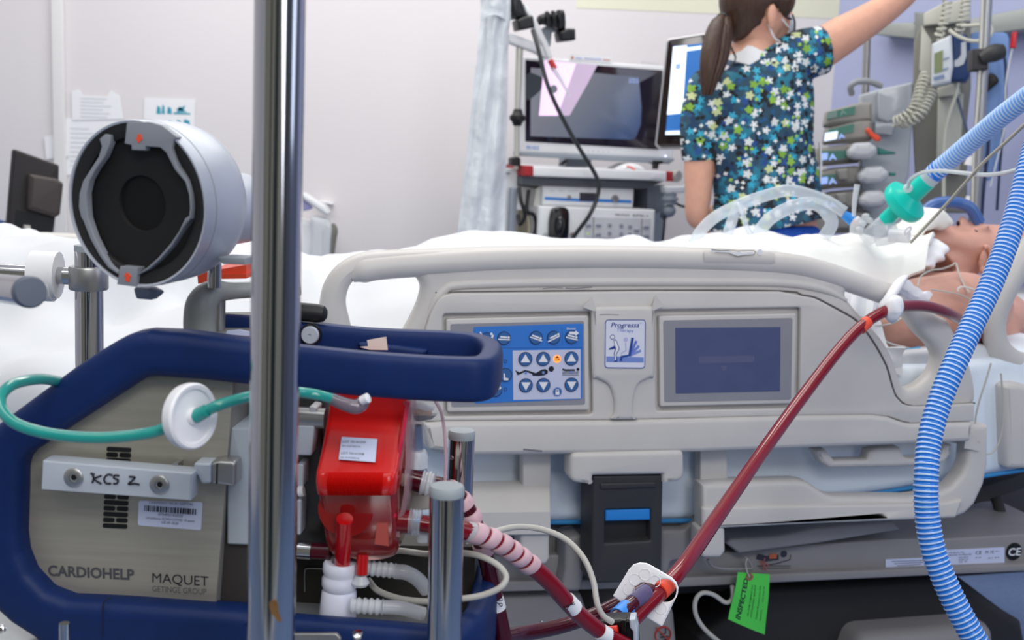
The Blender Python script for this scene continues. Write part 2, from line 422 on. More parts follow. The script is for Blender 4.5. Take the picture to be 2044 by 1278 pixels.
# ================================================================== the bed
B = Fr((P(1300, 700, 1.78).x, 1.78, 0), yaw=15)
bed = thing('hospital_bed', 'beige intensive-care bed with control rail facing the camera', 'bed', fr=B)
MIDB = lambda *p: B.uv(*p)
N0 = -.046
outer = [(640, 640), (642, 604), (648, 576), (662, 550), (684, 528), (716, 511), (760, 504), (860, 500), (1000, 495), (1200, 493), (1400, 497), (1560, 505), (1640, 521),
         (1720, 550), (1785, 575), (1840, 600), (1880, 632)] + Z12((950, 450), (1000, 540), (1060, 640), (1100, 760), (1122, 860), (1124, 960), (1100, 1000), (1102, 1100), (1094, 1215), (1070, 1228)) + \
        [(1400, 905), (948, 913), (856, 900), (846, 860), (826, 838), (760, 800), (700, 752), (662, 700)]
holeL = Z5((158, 500), (166, 430), (190, 380), (225, 352), (270, 343), (530, 330), (580, 350), (605, 392), (604, 430), (585, 500), (540, 595), (505, 660)) + [(800, 690), (778, 716), (740, 716), (712, 680), (700, 640)]
holeR = Z12((300, 300), (310, 250), (335, 228), (400, 240), (480, 270), (560, 312), (650, 375), (712, 450), (780, 545), (840, 600), (876, 650), (888, 700), (870, 765), (835, 820), (770, 870), (710, 892), (672, 885), (650, 850), (620, 755), (580, 655), (520, 560), (440, 470), (350, 370))
rail = mk('side_rail', prism([cr(B.poly(outer), 3), cr(B.poly(holeL), 3), cr(B.poly(holeR), 3)], N0, 0, .016, 4), BEIGE, B, bed)
grip = [(700, 552), (722, 541), (760, 534), (860, 527), (1000, 519), (1200, 516), (1400, 519), (1560, 527), (1640, 543), (1720, 570), (1785, 593), (1835, 618)]
mk('top_grip', tube([B.q(x, y, -.012) for x, y in grip], [.010] + [.0185] * 10 + [.012], 20, sub=5), BEIGE, B, rail)
rib = [(850, 640), (868, 600), (888, 578), (910, 570), (1000, 566), (1200, 563), (1400, 563), (1560, 565), (1640, 577), (1690, 600)]
mk('upper_rib', tube([B.q(x, y, -.003) for x, y in rib], [.003] + [.0075] * 8 + [.003], 14, sub=5), BEIGE, B, rail)
pin = [(846, 690), (851, 655), (862, 622), (874, 600), (886, 590), (905, 586), (1300, 582), (1560, 583)] + Z12((0, 291), (80, 305), (150, 338), (330, 438), (400, 510), (470, 610), (540, 740), (575, 860), (600, 930), (650, 983), (700, 998), (760, 1000), (1105, 981), (1103, 1090), (700, 1104), (640, 1090), (560, 1062), (450, 1050), (0, 1055)) + [(1225, 839), (886, 841), (850, 842)]
NP = .012
hL = rnd(B.poly([(884, 627), (1182, 622), (1184, 828), (886, 832)], NP), .006); hR = rnd(B.poly([(1307, 619), (1599, 614), (1596, 815), (1310, 821)], NP), .006)
mk('inner_panel', prism([B.poly(pin, NP), hL, hR], 0, NP, .003), BEIGE, B, rail)
seam = [(850, 660)] + [(a_, b_) for a_, b_ in pin[1:21]]
mk('seam', tube([B.q(x, y, .0006) + Vector((0, .0018, 0)) for x, y in seam], .0016, 6, sub=3), mat('seam_shadow_grey', (96, 94, 94), .7), B, rail)  # thin dark tube stands in for the shade along the panel crease
low = [(846, 846), (886, 843), (1225, 841)] + Z12((0, 1058), (450, 1053), (560, 1066), (640, 1096), (700, 1110), (1096, 1100), (1086, 1212), (1066, 1224)) + [(1400, 904), (948, 911), (858, 899)]
mk('lower_ledge', prism(rnd(B.poly(low, .018), .004), -.01, .018, .008), BEIGE, B, rail)
colm = Z5((1612, 525), (1622, 516), (1975, 512), (1986, 520), (1984, 905), (1960, 935), (1900, 965), (1872, 1010), (1860, 1080), (1862, 1150), (1880, 1182), (1730, 1184), (1744, 1150), (1746, 1080), (1730, 1010), (1700, 968), (1645, 940), (1616, 905))
mk('centre_column', prism(cr(B.poly(colm, .02), 3), NP - .004, .02, .006), BEIGE, B, rail)
# badge
BW = mat('badge_print', (222, 224, 236), .5); BB = mat('badge_blue', (34, 70, 150), .5); BL = mat('badge_pale_blue', (120, 144, 206), .5)
bad = mk('badge', prism([rnd(B.poly([(1208, 638), (1289, 638), (1288, 736), (1207, 735)], .021), .006)], .0195, .0206), BW, B, rail)
def ring(pts, w, n, r=.006): 
    p = rnd(B.poly(pts, n), r); return prism([p, inset(ccw(p), w)], n - .0004, n)
mk('badge_border', ring([(1208, 638), (1289, 638), (1288, 736), (1207, 735)], .0012, .0212), BB, B, bad)
mk('badge_floor', prism(B.poly(K1((1470, 480), (1860, 490), (1860, 545), (1470, 540)), .021), .0205, .0209), BL, B, bad)
mk('lettering', text('Progressa', B, K1((1515, 176))[0], K1((1812, 176))[0], 10, .0211, bold=.012, shear=.25), INKB, B, bad)
mk('lettering', text('Therapy', B, K1((1575, 222))[0], K1((1755, 228))[0], 7, .0211), BL, B, bad)
mk('trade_mark_sign', text('TM', B, K1((1818, 140))[0], K1((1840, 140))[0], 2, .0211), INKB, B, bad)
def stroke(fr, pts, w, n, th=.0005, sub=0):
    q = [Vector(fr.uv(x, y, n)) for x, y in pts]
    if sub: q = [Vector(v) for v in cr([tuple(v) for v in q], sub, False)]
    L, Rr = [], []
    for i, p in enumerate(q):
        d = (q[min(i + 1, len(q) - 1)] - q[max(i - 1, 0)]).normalized(); m = Vector((-d.y, d.x)) * w / 2
        L.append(tuple(p + m)); Rr.append(tuple(p - m))
    out = []
    for i in range(len(q) - 1): out.append(prism([L[i], L[i + 1], Rr[i + 1], Rr[i]], n - th, n))
    return join(*out)
def disc(fr, c, rpx, n, th=.0006, seg=22):
    u = fr.uv(*c, n); return prism(circ(u, rpx * fr.mm(n, c), seg), n - th, n)
fn = .0212
stand = K1((1545, 310), (1562, 300), (1580, 320), (1608, 395), (1600, 420), (1575, 460), (1585, 520), (1580, 540), (1540, 540), (1560, 525), (1548, 455), (1562, 400), (1500, 412), (1494, 400), (1556, 368))
mk('standing_figure', join(prism(B.poly(stand, fn), fn - .0004, fn), disc(B, K1((1534, 278))[0], 5, fn)), INKB, B, bad)
stand2 = K1((1550, 316), (1562, 310), (1574, 325), (1600, 395), (1592, 420), (1566, 458), (1574, 520), (1560, 520), (1556, 455), (1572, 400), (1564, 380))
mk('standing_figure_fill', join(prism(B.poly(stand2, fn + .0002), fn - .0002, fn + .0002), disc(B, K1((1534, 278))[0], 3.8, fn + .0002)), WHITE, B, bad)
for k, (ex, ey) in enumerate(((1832, 420), (1812, 370), (1785, 318))):
    mk('seat_back_fan', stroke(B, K1((1712, 475), (ex, ey)), .0042, fn - .0003 + k * .0001), mat('fan_blue_%d' % k, (132 - 14 * k, 150 - 14 * k, 210 - 4 * k), .5), B, bad)
mk('seat_figure', stroke(B, K1((1745, 285), (1712, 470), (1628, 485), (1622, 530)), .0042, fn + .0002), BB, B, bad)
mk('seated_figure', join(disc(B, K1((1672, 305))[0], 4.5, fn), stroke(B, K1((1672, 340), (1675, 420), (1620, 450)), .0022, fn)), mat('badge_mist', (186, 192, 222), .5), B, bad)
# control panel and display
for nm, fpts, ipts in (('control_panel', [(891, 637), (1175, 630), (1177, 819), (893, 823)], [(899, 647), (1166, 641), (1168, 808), (901, 813)]),
                       ('display', [(1316, 631), (1590, 626), (1587, 806), (1318, 812)], [(1324, 640), (1582, 635), (1579, 798), (1326, 803)])):
    f = mk(nm, prism(rnd(B.poly(fpts, .012), .004), -.002, .012, .0025), BEIGE, B, rail)
    mk('bezel', prism(rnd(B.poly(ipts, .0126), .004), .011, .0126), mat('panel_grey', (146, 146, 152), .35), B, f)
    if nm == 'control_panel': CP = f
    else: DP = f
scr = mk('screen', prism(B.poly([(1348, 655), (1558, 653), (1557, 781), (1349, 786)], .0132), .012, .0132), mat('idle_screen', (84, 92, 128), .25, noise_=(30, .05)), B, DP)
mk('screen_mark', join(prism(rnd(B.poly([(1395, 712), (1506, 710), (1506, 723), (1395, 726)], .0135), .002), .0131, .0135), prism(B.poly([(1439, 730), (1451, 730), (1448, 740), (1442, 740)], .0135), .0131, .0135)), mat('screen_ghost', (96, 100, 132), .3), B, scr)
cn = .0134
stk = mk('keypad_label', prism(rnd(B.poly([(945, 653), (1164, 646), (1162, 797), (948, 806)], cn), .003), .0125, cn), mat('keypad_blue', (58, 124, 206), .35), B, CP)
mk('keypad_field', prism(B.poly(K1((490, 420), (1200, 408), (1200, 922), (496, 936)), cn + .0004), cn - .0003, cn + .0004), mat('keypad_pale', (202, 206, 228), .4), B, stk)
mk('keypad_rule', join(stroke(B, K1((110, 395), (1220, 388)), .0012, cn + .0002), stroke(B, K1((1005, 185), (1008, 360)), .0008, cn + .0002)), mat('keypad_mid_blue', (40, 96, 176), .4), B, stk)
BTN = mat('button_blue', (60, 104, 160), .3); BTE = mat('button_edge', (30, 50, 96), .4)
def button(c, rz, arrow=None):
    cpx = K1(c)[0]; r = rz / 5.241
    b = mk('button', join(disc(B, cpx, r, cn + .0022, .0022)), BTE, B, stk)
    mk('button_face', disc(B, cpx, r * .9, cn + .003, .001), BTN, B, b)
    if arrow:
        s = arrow; x, y = c
        mk('button_arrow', prism(B.poly(K1((x - 48, y + 32 * s), (x + 48, y + 32 * s), (x, y - 52 * s)), cn + .0035), cn + .0028, cn + .0035), WHITE, B, b)
    return b
for c, s in (((624, 510), 1), ((810, 508), 1), ((1105, 503), 1), ((628, 785), -1), ((812, 782), -1), ((1106, 777), -1)): button(c, 74, s)
for c in ((400, 290), (734, 285), (920, 283), (1108, 280), (220, 300), (415, 675), (310, 835)):
    b = button(c, 70); x, y = c
    if c[1] < 400 and c[0] > 300:
        t = {734: .35, 920: -.5, 400: .05, 1108: .25}[c[0]]
        mk('bed_pictogram', join(stroke(B, K1((x - 62, y + 14 - 62 * t), (x + 62, y + 14 + 62 * t)), .0018, cn + .0036), stroke(B, K1((x - 40, y - 12 - 40 * t), (x + 30, y - 10 + 30 * t)), .0024, cn + .0036), disc(B, K1((x + 48, y - 10 + 48 * t))[0], 2.4, cn + .0036)), WHITE, B, b)
        if c[0] == 1108: mk('boost_arrow', prism(B.poly(K1((x - 25, y - 58), (x + 38, y - 56), (x + 38, y - 72), (x + 76, y - 42), (x + 38, y - 12), (x + 38, y - 28), (x - 25, y - 30)), cn + .004), cn + .003, cn + .004), WHITE, B, b)
    elif c[0] == 220:
        mk('chair_pictogram', join(stroke(B, K1((150, 225), (180, 300), (240, 310)), .0022, cn + .0038), stroke(B, K1((285, 255), (265, 310)), .003, cn + .0038), disc(B, K1((267, 245))[0], 2.5, cn + .0038)), WHITE, B, b)
    elif c[0] == 415: mk('seat_pictogram', prism(B.poly(K1((395, 660), (408, 660), (412, 705), (445, 712), (445, 730), (395, 730)), cn + .0038), cn + .003, cn + .0038), WHITE, B, b)
    else: mk('lift_pictogram', prism(B.poly(K1((320, 800), (345, 775), (370, 805), (365, 825), (325, 825)), cn + .0038), cn + .003, cn + .0038), WHITE, B, b)
mk('lettering', text('Boost', B, K1((1056, 200))[0], K1((1150, 198))[0], 4.5, cn + .0004), WHITE, B, stk)
AMB = mat('amber_lamp', (255, 140, 60), .4, emit=1.6)
lamp = mk('indicator_lamp', disc(B, K1((954, 508))[0], 7.6, cn + .001, .001), AMB, B, stk)
mk('lamp_symbol', join(prism(B.poly(K1((930, 500), (956, 472), (982, 500)), cn + .0014), cn, cn + .0014), stroke(B, K1((928, 520), (985, 518), (970, 508)), .0016, cn + .0014)), mat('lamp_ink', (128, 62, 20), .5), B, lamp)
lk = mk('lock_key', disc(B, K1((958, 852))[0], 9.4, cn + .0012, .0012), BL, B, stk)
mk('lock_key_face', disc(B, K1((958, 852))[0], 7.6, cn + .0017), BTN, B, lk)
mk('lock_symbol', join(prism(B.poly(K1((938, 850), (978, 850), (978, 884), (938, 884)), cn + .0021), cn + .001, cn + .0021), stroke(B, K1((944, 850), (944, 830), (972, 830), (972, 850)), .0012, cn + .0021)), WHITE, B, lk)
fig = K1((515, 622), (540, 636), (560, 648), (620, 622), (665, 632), (730, 655), (790, 620), (830, 612), (858, 630), (855, 660), (820, 678), (770, 686), (700, 684), (690, 664), (625, 640), (560, 672), (540, 678))
mk('lying_figure', join(prism(B.poly(fig, cn + .0008), cn, cn + .0008), disc(B, K1((893, 612))[0], 5.6, cn + .0008)), INK, B, stk)
mk('small_lying_figure', join(stroke(B, K1((1010, 615), (1040, 625), (1140, 625)), .003, cn + .0008), disc(B, K1((1172, 617))[0], 3.2, cn + .0008), stroke(B, K1((1008, 645), (1178, 645)), .0012, cn + .0008), stroke(B, K1((1008, 662), (1178, 662)), .0012, cn + .0008), stroke(B, K1((1008, 679), (1178, 679)), .0008, cn + .0008)), INK, B, stk)
for x, y in ((628, 648), (810, 644), (1104, 640)): mk('padlock_mark', prism(B.poly(K1((x - 12, y - 8), (x + 12, y - 8), (x + 12, y + 20), (x - 12, y + 20)), cn + .001), cn, cn + .001), BL, B, stk)
for x, y in ((410, 528), (413, 822)): mk('padlock_mark', stroke(B, K1((x - 12, y + 20), (x - 12, y - 6), (x, y - 18), (x + 12, y - 6), (x + 12, y + 20), (x - 12, y + 20)), .0008, cn + .0004), BTE, B, stk)
# grip sticker with a lying figure
gs = mk('grip_sticker', loft([[B.q(x, y0 + (y1 - y0) * k / 6, -.0115 + .0192 * math.sin(math.acos(max(-1, min(1, 1 - (k + .55) / 3.6))))) for k in range(7)] for x, y0, y1 in ((1405, 500, 533), (1409, 499, 535), (1470, 500, 536), (1541, 504, 538), (1547, 507, 534))], closed=False), mat('sticker_film', (196, 192, 188), .3), B, rail)
mk('sticker_figure', join(stroke(B, Z9((450, 748), (480, 758), (580, 762), (640, 785), (680, 778), (770, 772)), .004, .0095), disc(B, Z9((815, 765))[0], 6, .0095), disc(B, Z9((655, 775))[0], 5, .0098)), WHITE, B, gs)
mk('sticker_outline', join(stroke(B, Z9((455, 745), (520, 752), (600, 750), (640, 756), (770, 752), (784, 765)), .0010, .0102), stroke(B, Z9((480, 768), (580, 772), (650, 798), (700, 788), (770, 785), (784, 765)), .0010, .0102)), mat('sticker_line', (110, 108, 108), .6), B, gs)
# scuffs
SC = mat('scuff', (120, 120, 124), .7)
for pts, w_, n_ in ((Z7((690, 1190), (760, 1182), (840, 1186)), .0012, .0095), (Z7((860, 1186), (930, 1188), (1060, 1178)), .0016, .0095), (Z14((480, 168), (530, 172), (590, 178)), .0026, .0186), (K1((1400, 45), (1480, 42), (1600, 46)), .0008, .0204)):
    mk('scuff_mark', stroke(B, pts, w_, n_), SC, B, rail)

# rail carriers under the side rail
mk('hanger_strap', prism(B.poly([(1044, 895), (1100, 893), (1100, 975), (1044, 975)], -.03), -.055, -.03, .003), BEIGE, B, bed)
mk('hanger_strap', prism(B.poly([(1398, 890), (1452, 888), (1453, 970), (1398, 975)], -.03), -.055, -.03, .003), BEIGE, B, bed)
def bevel_block(p_top, p_mid, p_bot, n_top, n_mid, n_back):
    """A block whose upper face leans back: three pixel edges from top to bottom."""
    secs = []
    for k in range(len(p_top)):
        t, m, b = B.q(*p_top[k], n_top), B.q(*p_mid[k], n_mid), B.q(*p_bot[k], n_mid)
        secs.append([t + Vector((0, 0, n_back - n_top)), t, t * .7 + m * .3 + Vector((0, 0, .002)), m, b, b + Vector((0, -.004, -.006)), b + Vector((0, 0, n_back - n_mid))])
    return loft(secs)
mk('lower_rail_cover', bevel_block([(930, 972), (1096, 969)], [(930, 1024), (1098, 1022)], [(930, 1068), (1099, 1066)], -.03, .006, -.06), BEIGE, B, bed)
mk('pivot_cover', prism(rnd(B.poly([(1040, 1060), (1099, 1060), (1099, 1118), (1092, 1130), (1042, 1130)], .0), .008), -.05, -.004, .006), BEIGE, B, bed)
tp = Z14((760, 190), (1418, 174), (1420, 356), (1296, 362), (1296, 316), (888, 322), (886, 374), (756, 362))
mk('latch_plate', prism(rnd(B.poly(tp, .022), [.010, .010, .016, .001, .001, .001, .001, .016]), -.02, .022, .007), BEIGE, B, bed)
lt = mk('release_latch', prism([rnd(B.poly(Z14((886, 322), (1296, 316), (1284, 940), (880, 950)), .014), .004), rnd(B.poly(Z14((958, 520), (1222, 514), (1222, 700), (956, 716)), .014), .003)], -.05, .014, .004), CHAR, B, bed)
mk('latch_recess', prism(B.poly(Z14((940, 505), (1240, 500), (1240, 725), (940, 730)), -.006), -.02, -.006), mat('latch_recess_dark', (38, 38, 40), .6), B, lt)
mk('latch_handle', prism(rnd(B.poly(Z14((958, 522), (1220, 514), (1220, 580), (960, 586)), .012), .001), -.006, .012, .002), mat('latch_blue', (38, 128, 208), .4), B, lt)
mk('latch_ridge', prism(rnd(B.poly(Z14((930, 366), (1255, 358), (1255, 392), (930, 404)), .017), .004), .012, .017, .0025), CHAR, B, lt)
# long lower arm of the head-side rail
arm = Z13((410, 300), (500, 290), (900, 280), (950, 290), (1000, 322), (1040, 350), (1080, 362), (1480, 366), (1600, 350), (1680, 312), (1735, 250), (1758, 190), (1766, 90), (1770, 0), (1868, 0), (1866, 200), (1846, 300), (1800, 400), (1750, 450), (1690, 472), (1000, 500), (560, 520), (430, 528), (410, 515))
mk('rail_arm', prism(B.poly(arm, -.004), -.045, -.004, .010), BEIGE, B, bed)
mk('rail_arm_face', prism(rnd(B.poly(Z13((412, 418), (700, 410), (1100, 404), (1500, 398), (1640, 392), (1740, 372), (1700, 470), (1000, 498), (430, 526), (412, 514)), .004), .004), -.01, .004, .005), BEIGE, B, bed)
mk('arm_bracket', prism(rnd(B.poly(Z13((398, 520), (528, 515), (530, 640), (505, 672), (420, 672), (396, 650)), .0), .008), -.04, .0, .006), BEIGE, B, bed)
ex = Z13((985, 128), (1040, 122), (1062, 150), (1085, 178), (1250, 175), (1262, 130), (1300, 118), (1420, 112), (1440, 160), (1470, 168), (1580, 165), (1625, 150), (1640, 100), (1680, 96), (1672, 150), (1640, 190), (1590, 204), (1060, 216), (1020, 190))
mk('accessory_rail', prism(rnd(B.poly(ex, -.02), .003), -.05, -.02, .006), BEIGE, B, bed)
# head-side rail loop and post at the edge of the frame
hl = [(2075, 470), (2040, 520), (2004, 582), (1984, 640), (1990, 690), (2018, 722), (2060, 728), (2110, 715), (2150, 640)]
hr = mk('head_rail', tube([B.q(x, y, -.10) for x, y in hl], [.022, .022, .022, .021, .022, .024, .022, .022, .022], 20, sub=6), BEIGE, B, bed)
mk('head_rail_post', prism(rnd(B.poly(Z12((1292, 870), (1320, 850), (1380, 848), (1440, 860), (1560, 900), (1560, 1400), (1310, 1400)), -.05), .012), -.11, -.05, .012), BEIGE, B, bed)
# lower frame
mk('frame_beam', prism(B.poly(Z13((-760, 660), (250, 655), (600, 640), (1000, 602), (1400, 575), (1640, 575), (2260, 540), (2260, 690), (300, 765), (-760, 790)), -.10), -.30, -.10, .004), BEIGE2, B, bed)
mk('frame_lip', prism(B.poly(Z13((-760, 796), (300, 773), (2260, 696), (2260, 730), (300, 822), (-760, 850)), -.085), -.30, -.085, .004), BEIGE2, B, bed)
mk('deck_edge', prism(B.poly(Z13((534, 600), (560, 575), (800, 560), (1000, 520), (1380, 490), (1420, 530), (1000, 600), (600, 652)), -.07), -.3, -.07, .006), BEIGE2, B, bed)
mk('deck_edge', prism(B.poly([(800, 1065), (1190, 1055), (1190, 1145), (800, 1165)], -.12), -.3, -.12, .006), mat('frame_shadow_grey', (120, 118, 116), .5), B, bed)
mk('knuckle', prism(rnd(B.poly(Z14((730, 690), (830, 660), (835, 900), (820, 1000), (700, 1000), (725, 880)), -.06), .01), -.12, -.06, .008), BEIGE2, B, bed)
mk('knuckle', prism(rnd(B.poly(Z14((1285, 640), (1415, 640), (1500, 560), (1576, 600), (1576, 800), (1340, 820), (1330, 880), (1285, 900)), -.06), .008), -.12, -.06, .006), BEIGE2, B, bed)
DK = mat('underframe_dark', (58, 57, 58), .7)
u0 = B.uv(700, 1000, -.3)[0]; u1 = B.uv(2300, 1000, -.3)[0]
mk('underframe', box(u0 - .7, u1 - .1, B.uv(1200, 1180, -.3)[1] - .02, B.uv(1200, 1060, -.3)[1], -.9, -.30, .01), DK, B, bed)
v1 = B.uv(1700, 1255, -.16)[1]
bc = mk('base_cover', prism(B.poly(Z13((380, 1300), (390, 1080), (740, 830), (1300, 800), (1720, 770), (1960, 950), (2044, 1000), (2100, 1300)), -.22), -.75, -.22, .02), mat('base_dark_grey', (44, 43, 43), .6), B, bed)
v1 = B.uv(1700, 1268, -.16)[1]
mk('base_foot', prism(rnd([(B.uv(1640, 1200, -.2)[0], .1), (B.uv(2000, 1200, -.2)[0], .1), (B.uv(1960, 1200, -.2)[0], v1), (B.uv(1700, 1200, -.2)[0], v1)], .03), -.75, -.15, .03), BEIGE2, B, bed)
mk('base_foot', prism(rnd([(B.uv(1150, 1270, -.1)[0], .1), (B.uv(1400, 1270, -.1)[0], .1), (B.uv(1345, 1270, -.1)[0], B.uv(1300, 1215, -.1)[1]), (B.uv(1220, 1270, -.1)[0], B.uv(1300, 1215, -.1)[1])], .02), -.85, -.1, .02), BEIGE2, B, bed)
mk('foot_step', prism(rnd(B.poly([(900, 1195), (1160, 1185), (1200, 1300), (900, 1320)], -.12), .01), -.5, -.12, .008), BEIGE2, B, bed)
mk('step_screw', prism(circ(B.uv(1083, 1244, -.117), .004), -.121, -.117, .001), STEEL, B, bed)
for du in (-.55, .75):
    for n_ in (-.2, -.85):
        w = mk('caster', lathe([(.0, -.02), (.05, -.02), (.055, 0), (.05, .02), (0, .02)], (du, .056, n_), (0, 0, 1)), CHAR, B, bed)
        mk('caster_fork', box(du - .02, du + .02, .07, .16, n_ - .03, n_ + .03, .005), BEIGE2, B, bed)
mk('base_chassis', box(-.65, .85, .14, .26, -.9, -.16, .02), BEIGE2, B, bed)
# stickers on the beam
SN = -.098
def sticker(pts, name, m, n=SN): return mk(name, prism(B.poly(pts, n), n - .002, n), m, B, bed)
s1 = sticker(Z13((1342, 680), (1575, 670), (1575, 714), (1342, 724)), 'notice_sticker', LILAC)
mk('printed_lines', join(*[stroke(B, Z13((1372 + 14 * k, 690 + 11 * k), (1552 - 16 * k, 684 + 10 * k)), .0011, SN + .0005) for k in range(3)]), mat('grey_ink', (96, 98, 118), .6), B, s1)
s2 = sticker(Z13((1648, 632), (1945, 618), (1945, 700), (1655, 710)), 'rating_plate', LILAC)
for s, x0, y0, x1, y1, c in (('Hill-Rom, Inc.', 1662, 650, 1742, 645, 3), ('Batesville, IN 47006 USA', 1662, 661, 1778, 656, 3), ('100-240 V', 1712, 673, 1762, 670, 2.6), ('50/60 Hz', 1712, 684, 1760, 681, 2.6), ('10 A', 1715, 695, 1755, 692, 2.6), ('CE', 1798, 654, 1828, 652, 7), ('IP X4', 1798, 674, 1826, 672, 2.4), ('M 1E', 1848, 650, 1890, 647, 6), ('IEC', 1898, 640, 1920, 639, 2), ('60 C  90 %', 1862, 676, 1918, 672, 2.6)):
    mk('lettering', text(s, B, Z13((x0, y0))[0], Z13((x1, y1))[0], c, SN + .0006), INK, B, s2)
s3 = mk('round_sticker', disc(B, Z13((1994, 640))[0], 17, SN, .002, 32), BLACK, B, bed)
mk('lettering', text('CE', B, Z13((1963, 660))[0], Z13((2026, 657))[0], 15, SN + .0006, bold=.02), WHITE, B, s3)
s4 = mk('crush_warning', join(stroke(B, Z13((690, 664), (740, 676), (800, 668)), .010, SN), disc(B, Z13((826, 652))[0], 6.5, SN), stroke(B, Z13((860, 655), (858, 680), (790, 700), (700, 715)), .0014, SN), stroke(B, Z13((690, 712), (860, 712)), .0008, SN), stroke(B, Z13((700, 724), (860, 722)), .0006, SN)), mat('warning_ink', (52, 52, 66), .6), B, bed)
mk('warning_vest', stroke(B, Z13((752, 664), (790, 662)), .009, SN + .0006), mat('warning_orange', (196, 100, 70), .6), B, s4)
mk('warning_hand', join(*[stroke(B, Z13((724, 690), q), .002, SN + .0008) for q in ((700, 690), (706, 712), (720, 735), (738, 738), (752, 715), (730, 672))]), mat('warning_red', (170, 104, 96), .6), B, s4)
ns = mk('no_step_sign', prism([circ(B.uv(*Z14((1297, 1250))[0], -.096), .0155, 32), circ(B.uv(*Z14((1297, 1250))[0], -.096), .0137, 32)], -.1, -.096), mat('sign_red', (184, 62, 56), .6), B, bed)
mk('sign_slash', stroke(B, Z14((1255, 1205), (1340, 1295)), .002, -.0955), mat('sign_red', (184, 62, 56)), B, ns)
mk('sign_boot', join(stroke(B, Z14((1310, 1212), (1310, 1240), (1280, 1246)), .002, -.0957), stroke(B, Z14((1280, 1262), (1325, 1258), (1300, 1285)), .003, -.0957)), INK, B, ns)
mk('cable_hook', tube([B.q(x, y, -.07) for x, y in Z13((440, 680), (455, 705), (490, 722), (560, 728), (640, 726), (662, 722), (650, 690), (625, 665))], .0028, 8), BEIGE2, B, bed)
mk('head_frame', prism(B.poly(Z13((1760, 335), (2150, 215), (2150, 285), (1800, 400)), -.20), -.25, -.20, .004), DK, B, bed)
mk('head_frame_brace', tube([B.q(*Z13((1890, 330))[0], -.24), B.q(*Z13((1935, 470))[0], -.24), B.q(*Z13((1840, 530))[0], -.26)], .012, 10, smooth=False), DK, B, bed)
mk('head_frame_brace', tube([B.q(*Z13((2080, 460))[0], -.26), B.q(*Z13((1830, 540))[0], -.28)], .016, 10, smooth=False), DK, B, bed)
# far rail and foot end
fr_u0 = B.uv(-120, 480, -1.02)[0]
far = [B.q(x, y, -1.02) for x, y in ((-160, 478), (0, 482), (150, 486), (240, 500), (262, 560), (240, 640))]
mk('far_side_rail', tube(far, .022, 14), BEIGE, B, bed)
mk('far_rail_panel', prism(B.poly([(-160, 490), (236, 500), (230, 640), (-160, 640)], -1.02), -1.04, -1.0, .01), BEIGE, B, bed)

# ------------------------------------------------------------------ mattress, blanket
mt_v = B.uv(1800, 722, -.12)[1]
def pv(x, y, n): return B.q(x, y, n)
mb = [pv(-140, 1000, -.075), pv(950, 1048, -.075), pv(1390, 1042, -.075), pv(1760, 986, -.075), pv(2140, 925, -.075)]
mtop = [(pv(2140, 640, -.12).x, mt_v + .03), (pv(1850, 640, -.12).x, mt_v), (pv(-140, 640, -.12).x, mt_v)]
mat_t = thing('mattress', 'pale blue covered mattress between the bed rails', 'mattress', fr=B)
mk('cover', prism([(p.x, p.y) for p in mb] + mtop, -1.0, -.075, .02), CLOTHB, B, mat_t)
mk('blue_border', tube([p + Vector((0, .004, .004)) for p in mb], .004, 8, smooth=False), mat('mattress_blue_edge', (48, 136, 196), .6), B, mat_t)
peak = [(-140, 498), (-60, 494), (60, 490), (140, 487), (260, 505), (400, 520), (520, 530), (600, 533), (660, 538), (740, 520), (850, 503), (950, 490), (1100, 485), (1300, 489), (1400, 486), (1500, 476), (1640, 480), (1730, 484), (1790, 500)]
hang = [(-140, 860), (60, 862), (140, 850), (300, 760), (450, 720), (620, 720), (900, 690), (1200, 690), (1790, 690)]
def interp(tab, x):
    for (a, b), (c, d) in zip(tab, tab[1:]):
        if x <= c: return b + (d - b) * max(0, min(1, (x - a) / (c - a)))
    return tab[-1][1]
grid = []
NC = 130
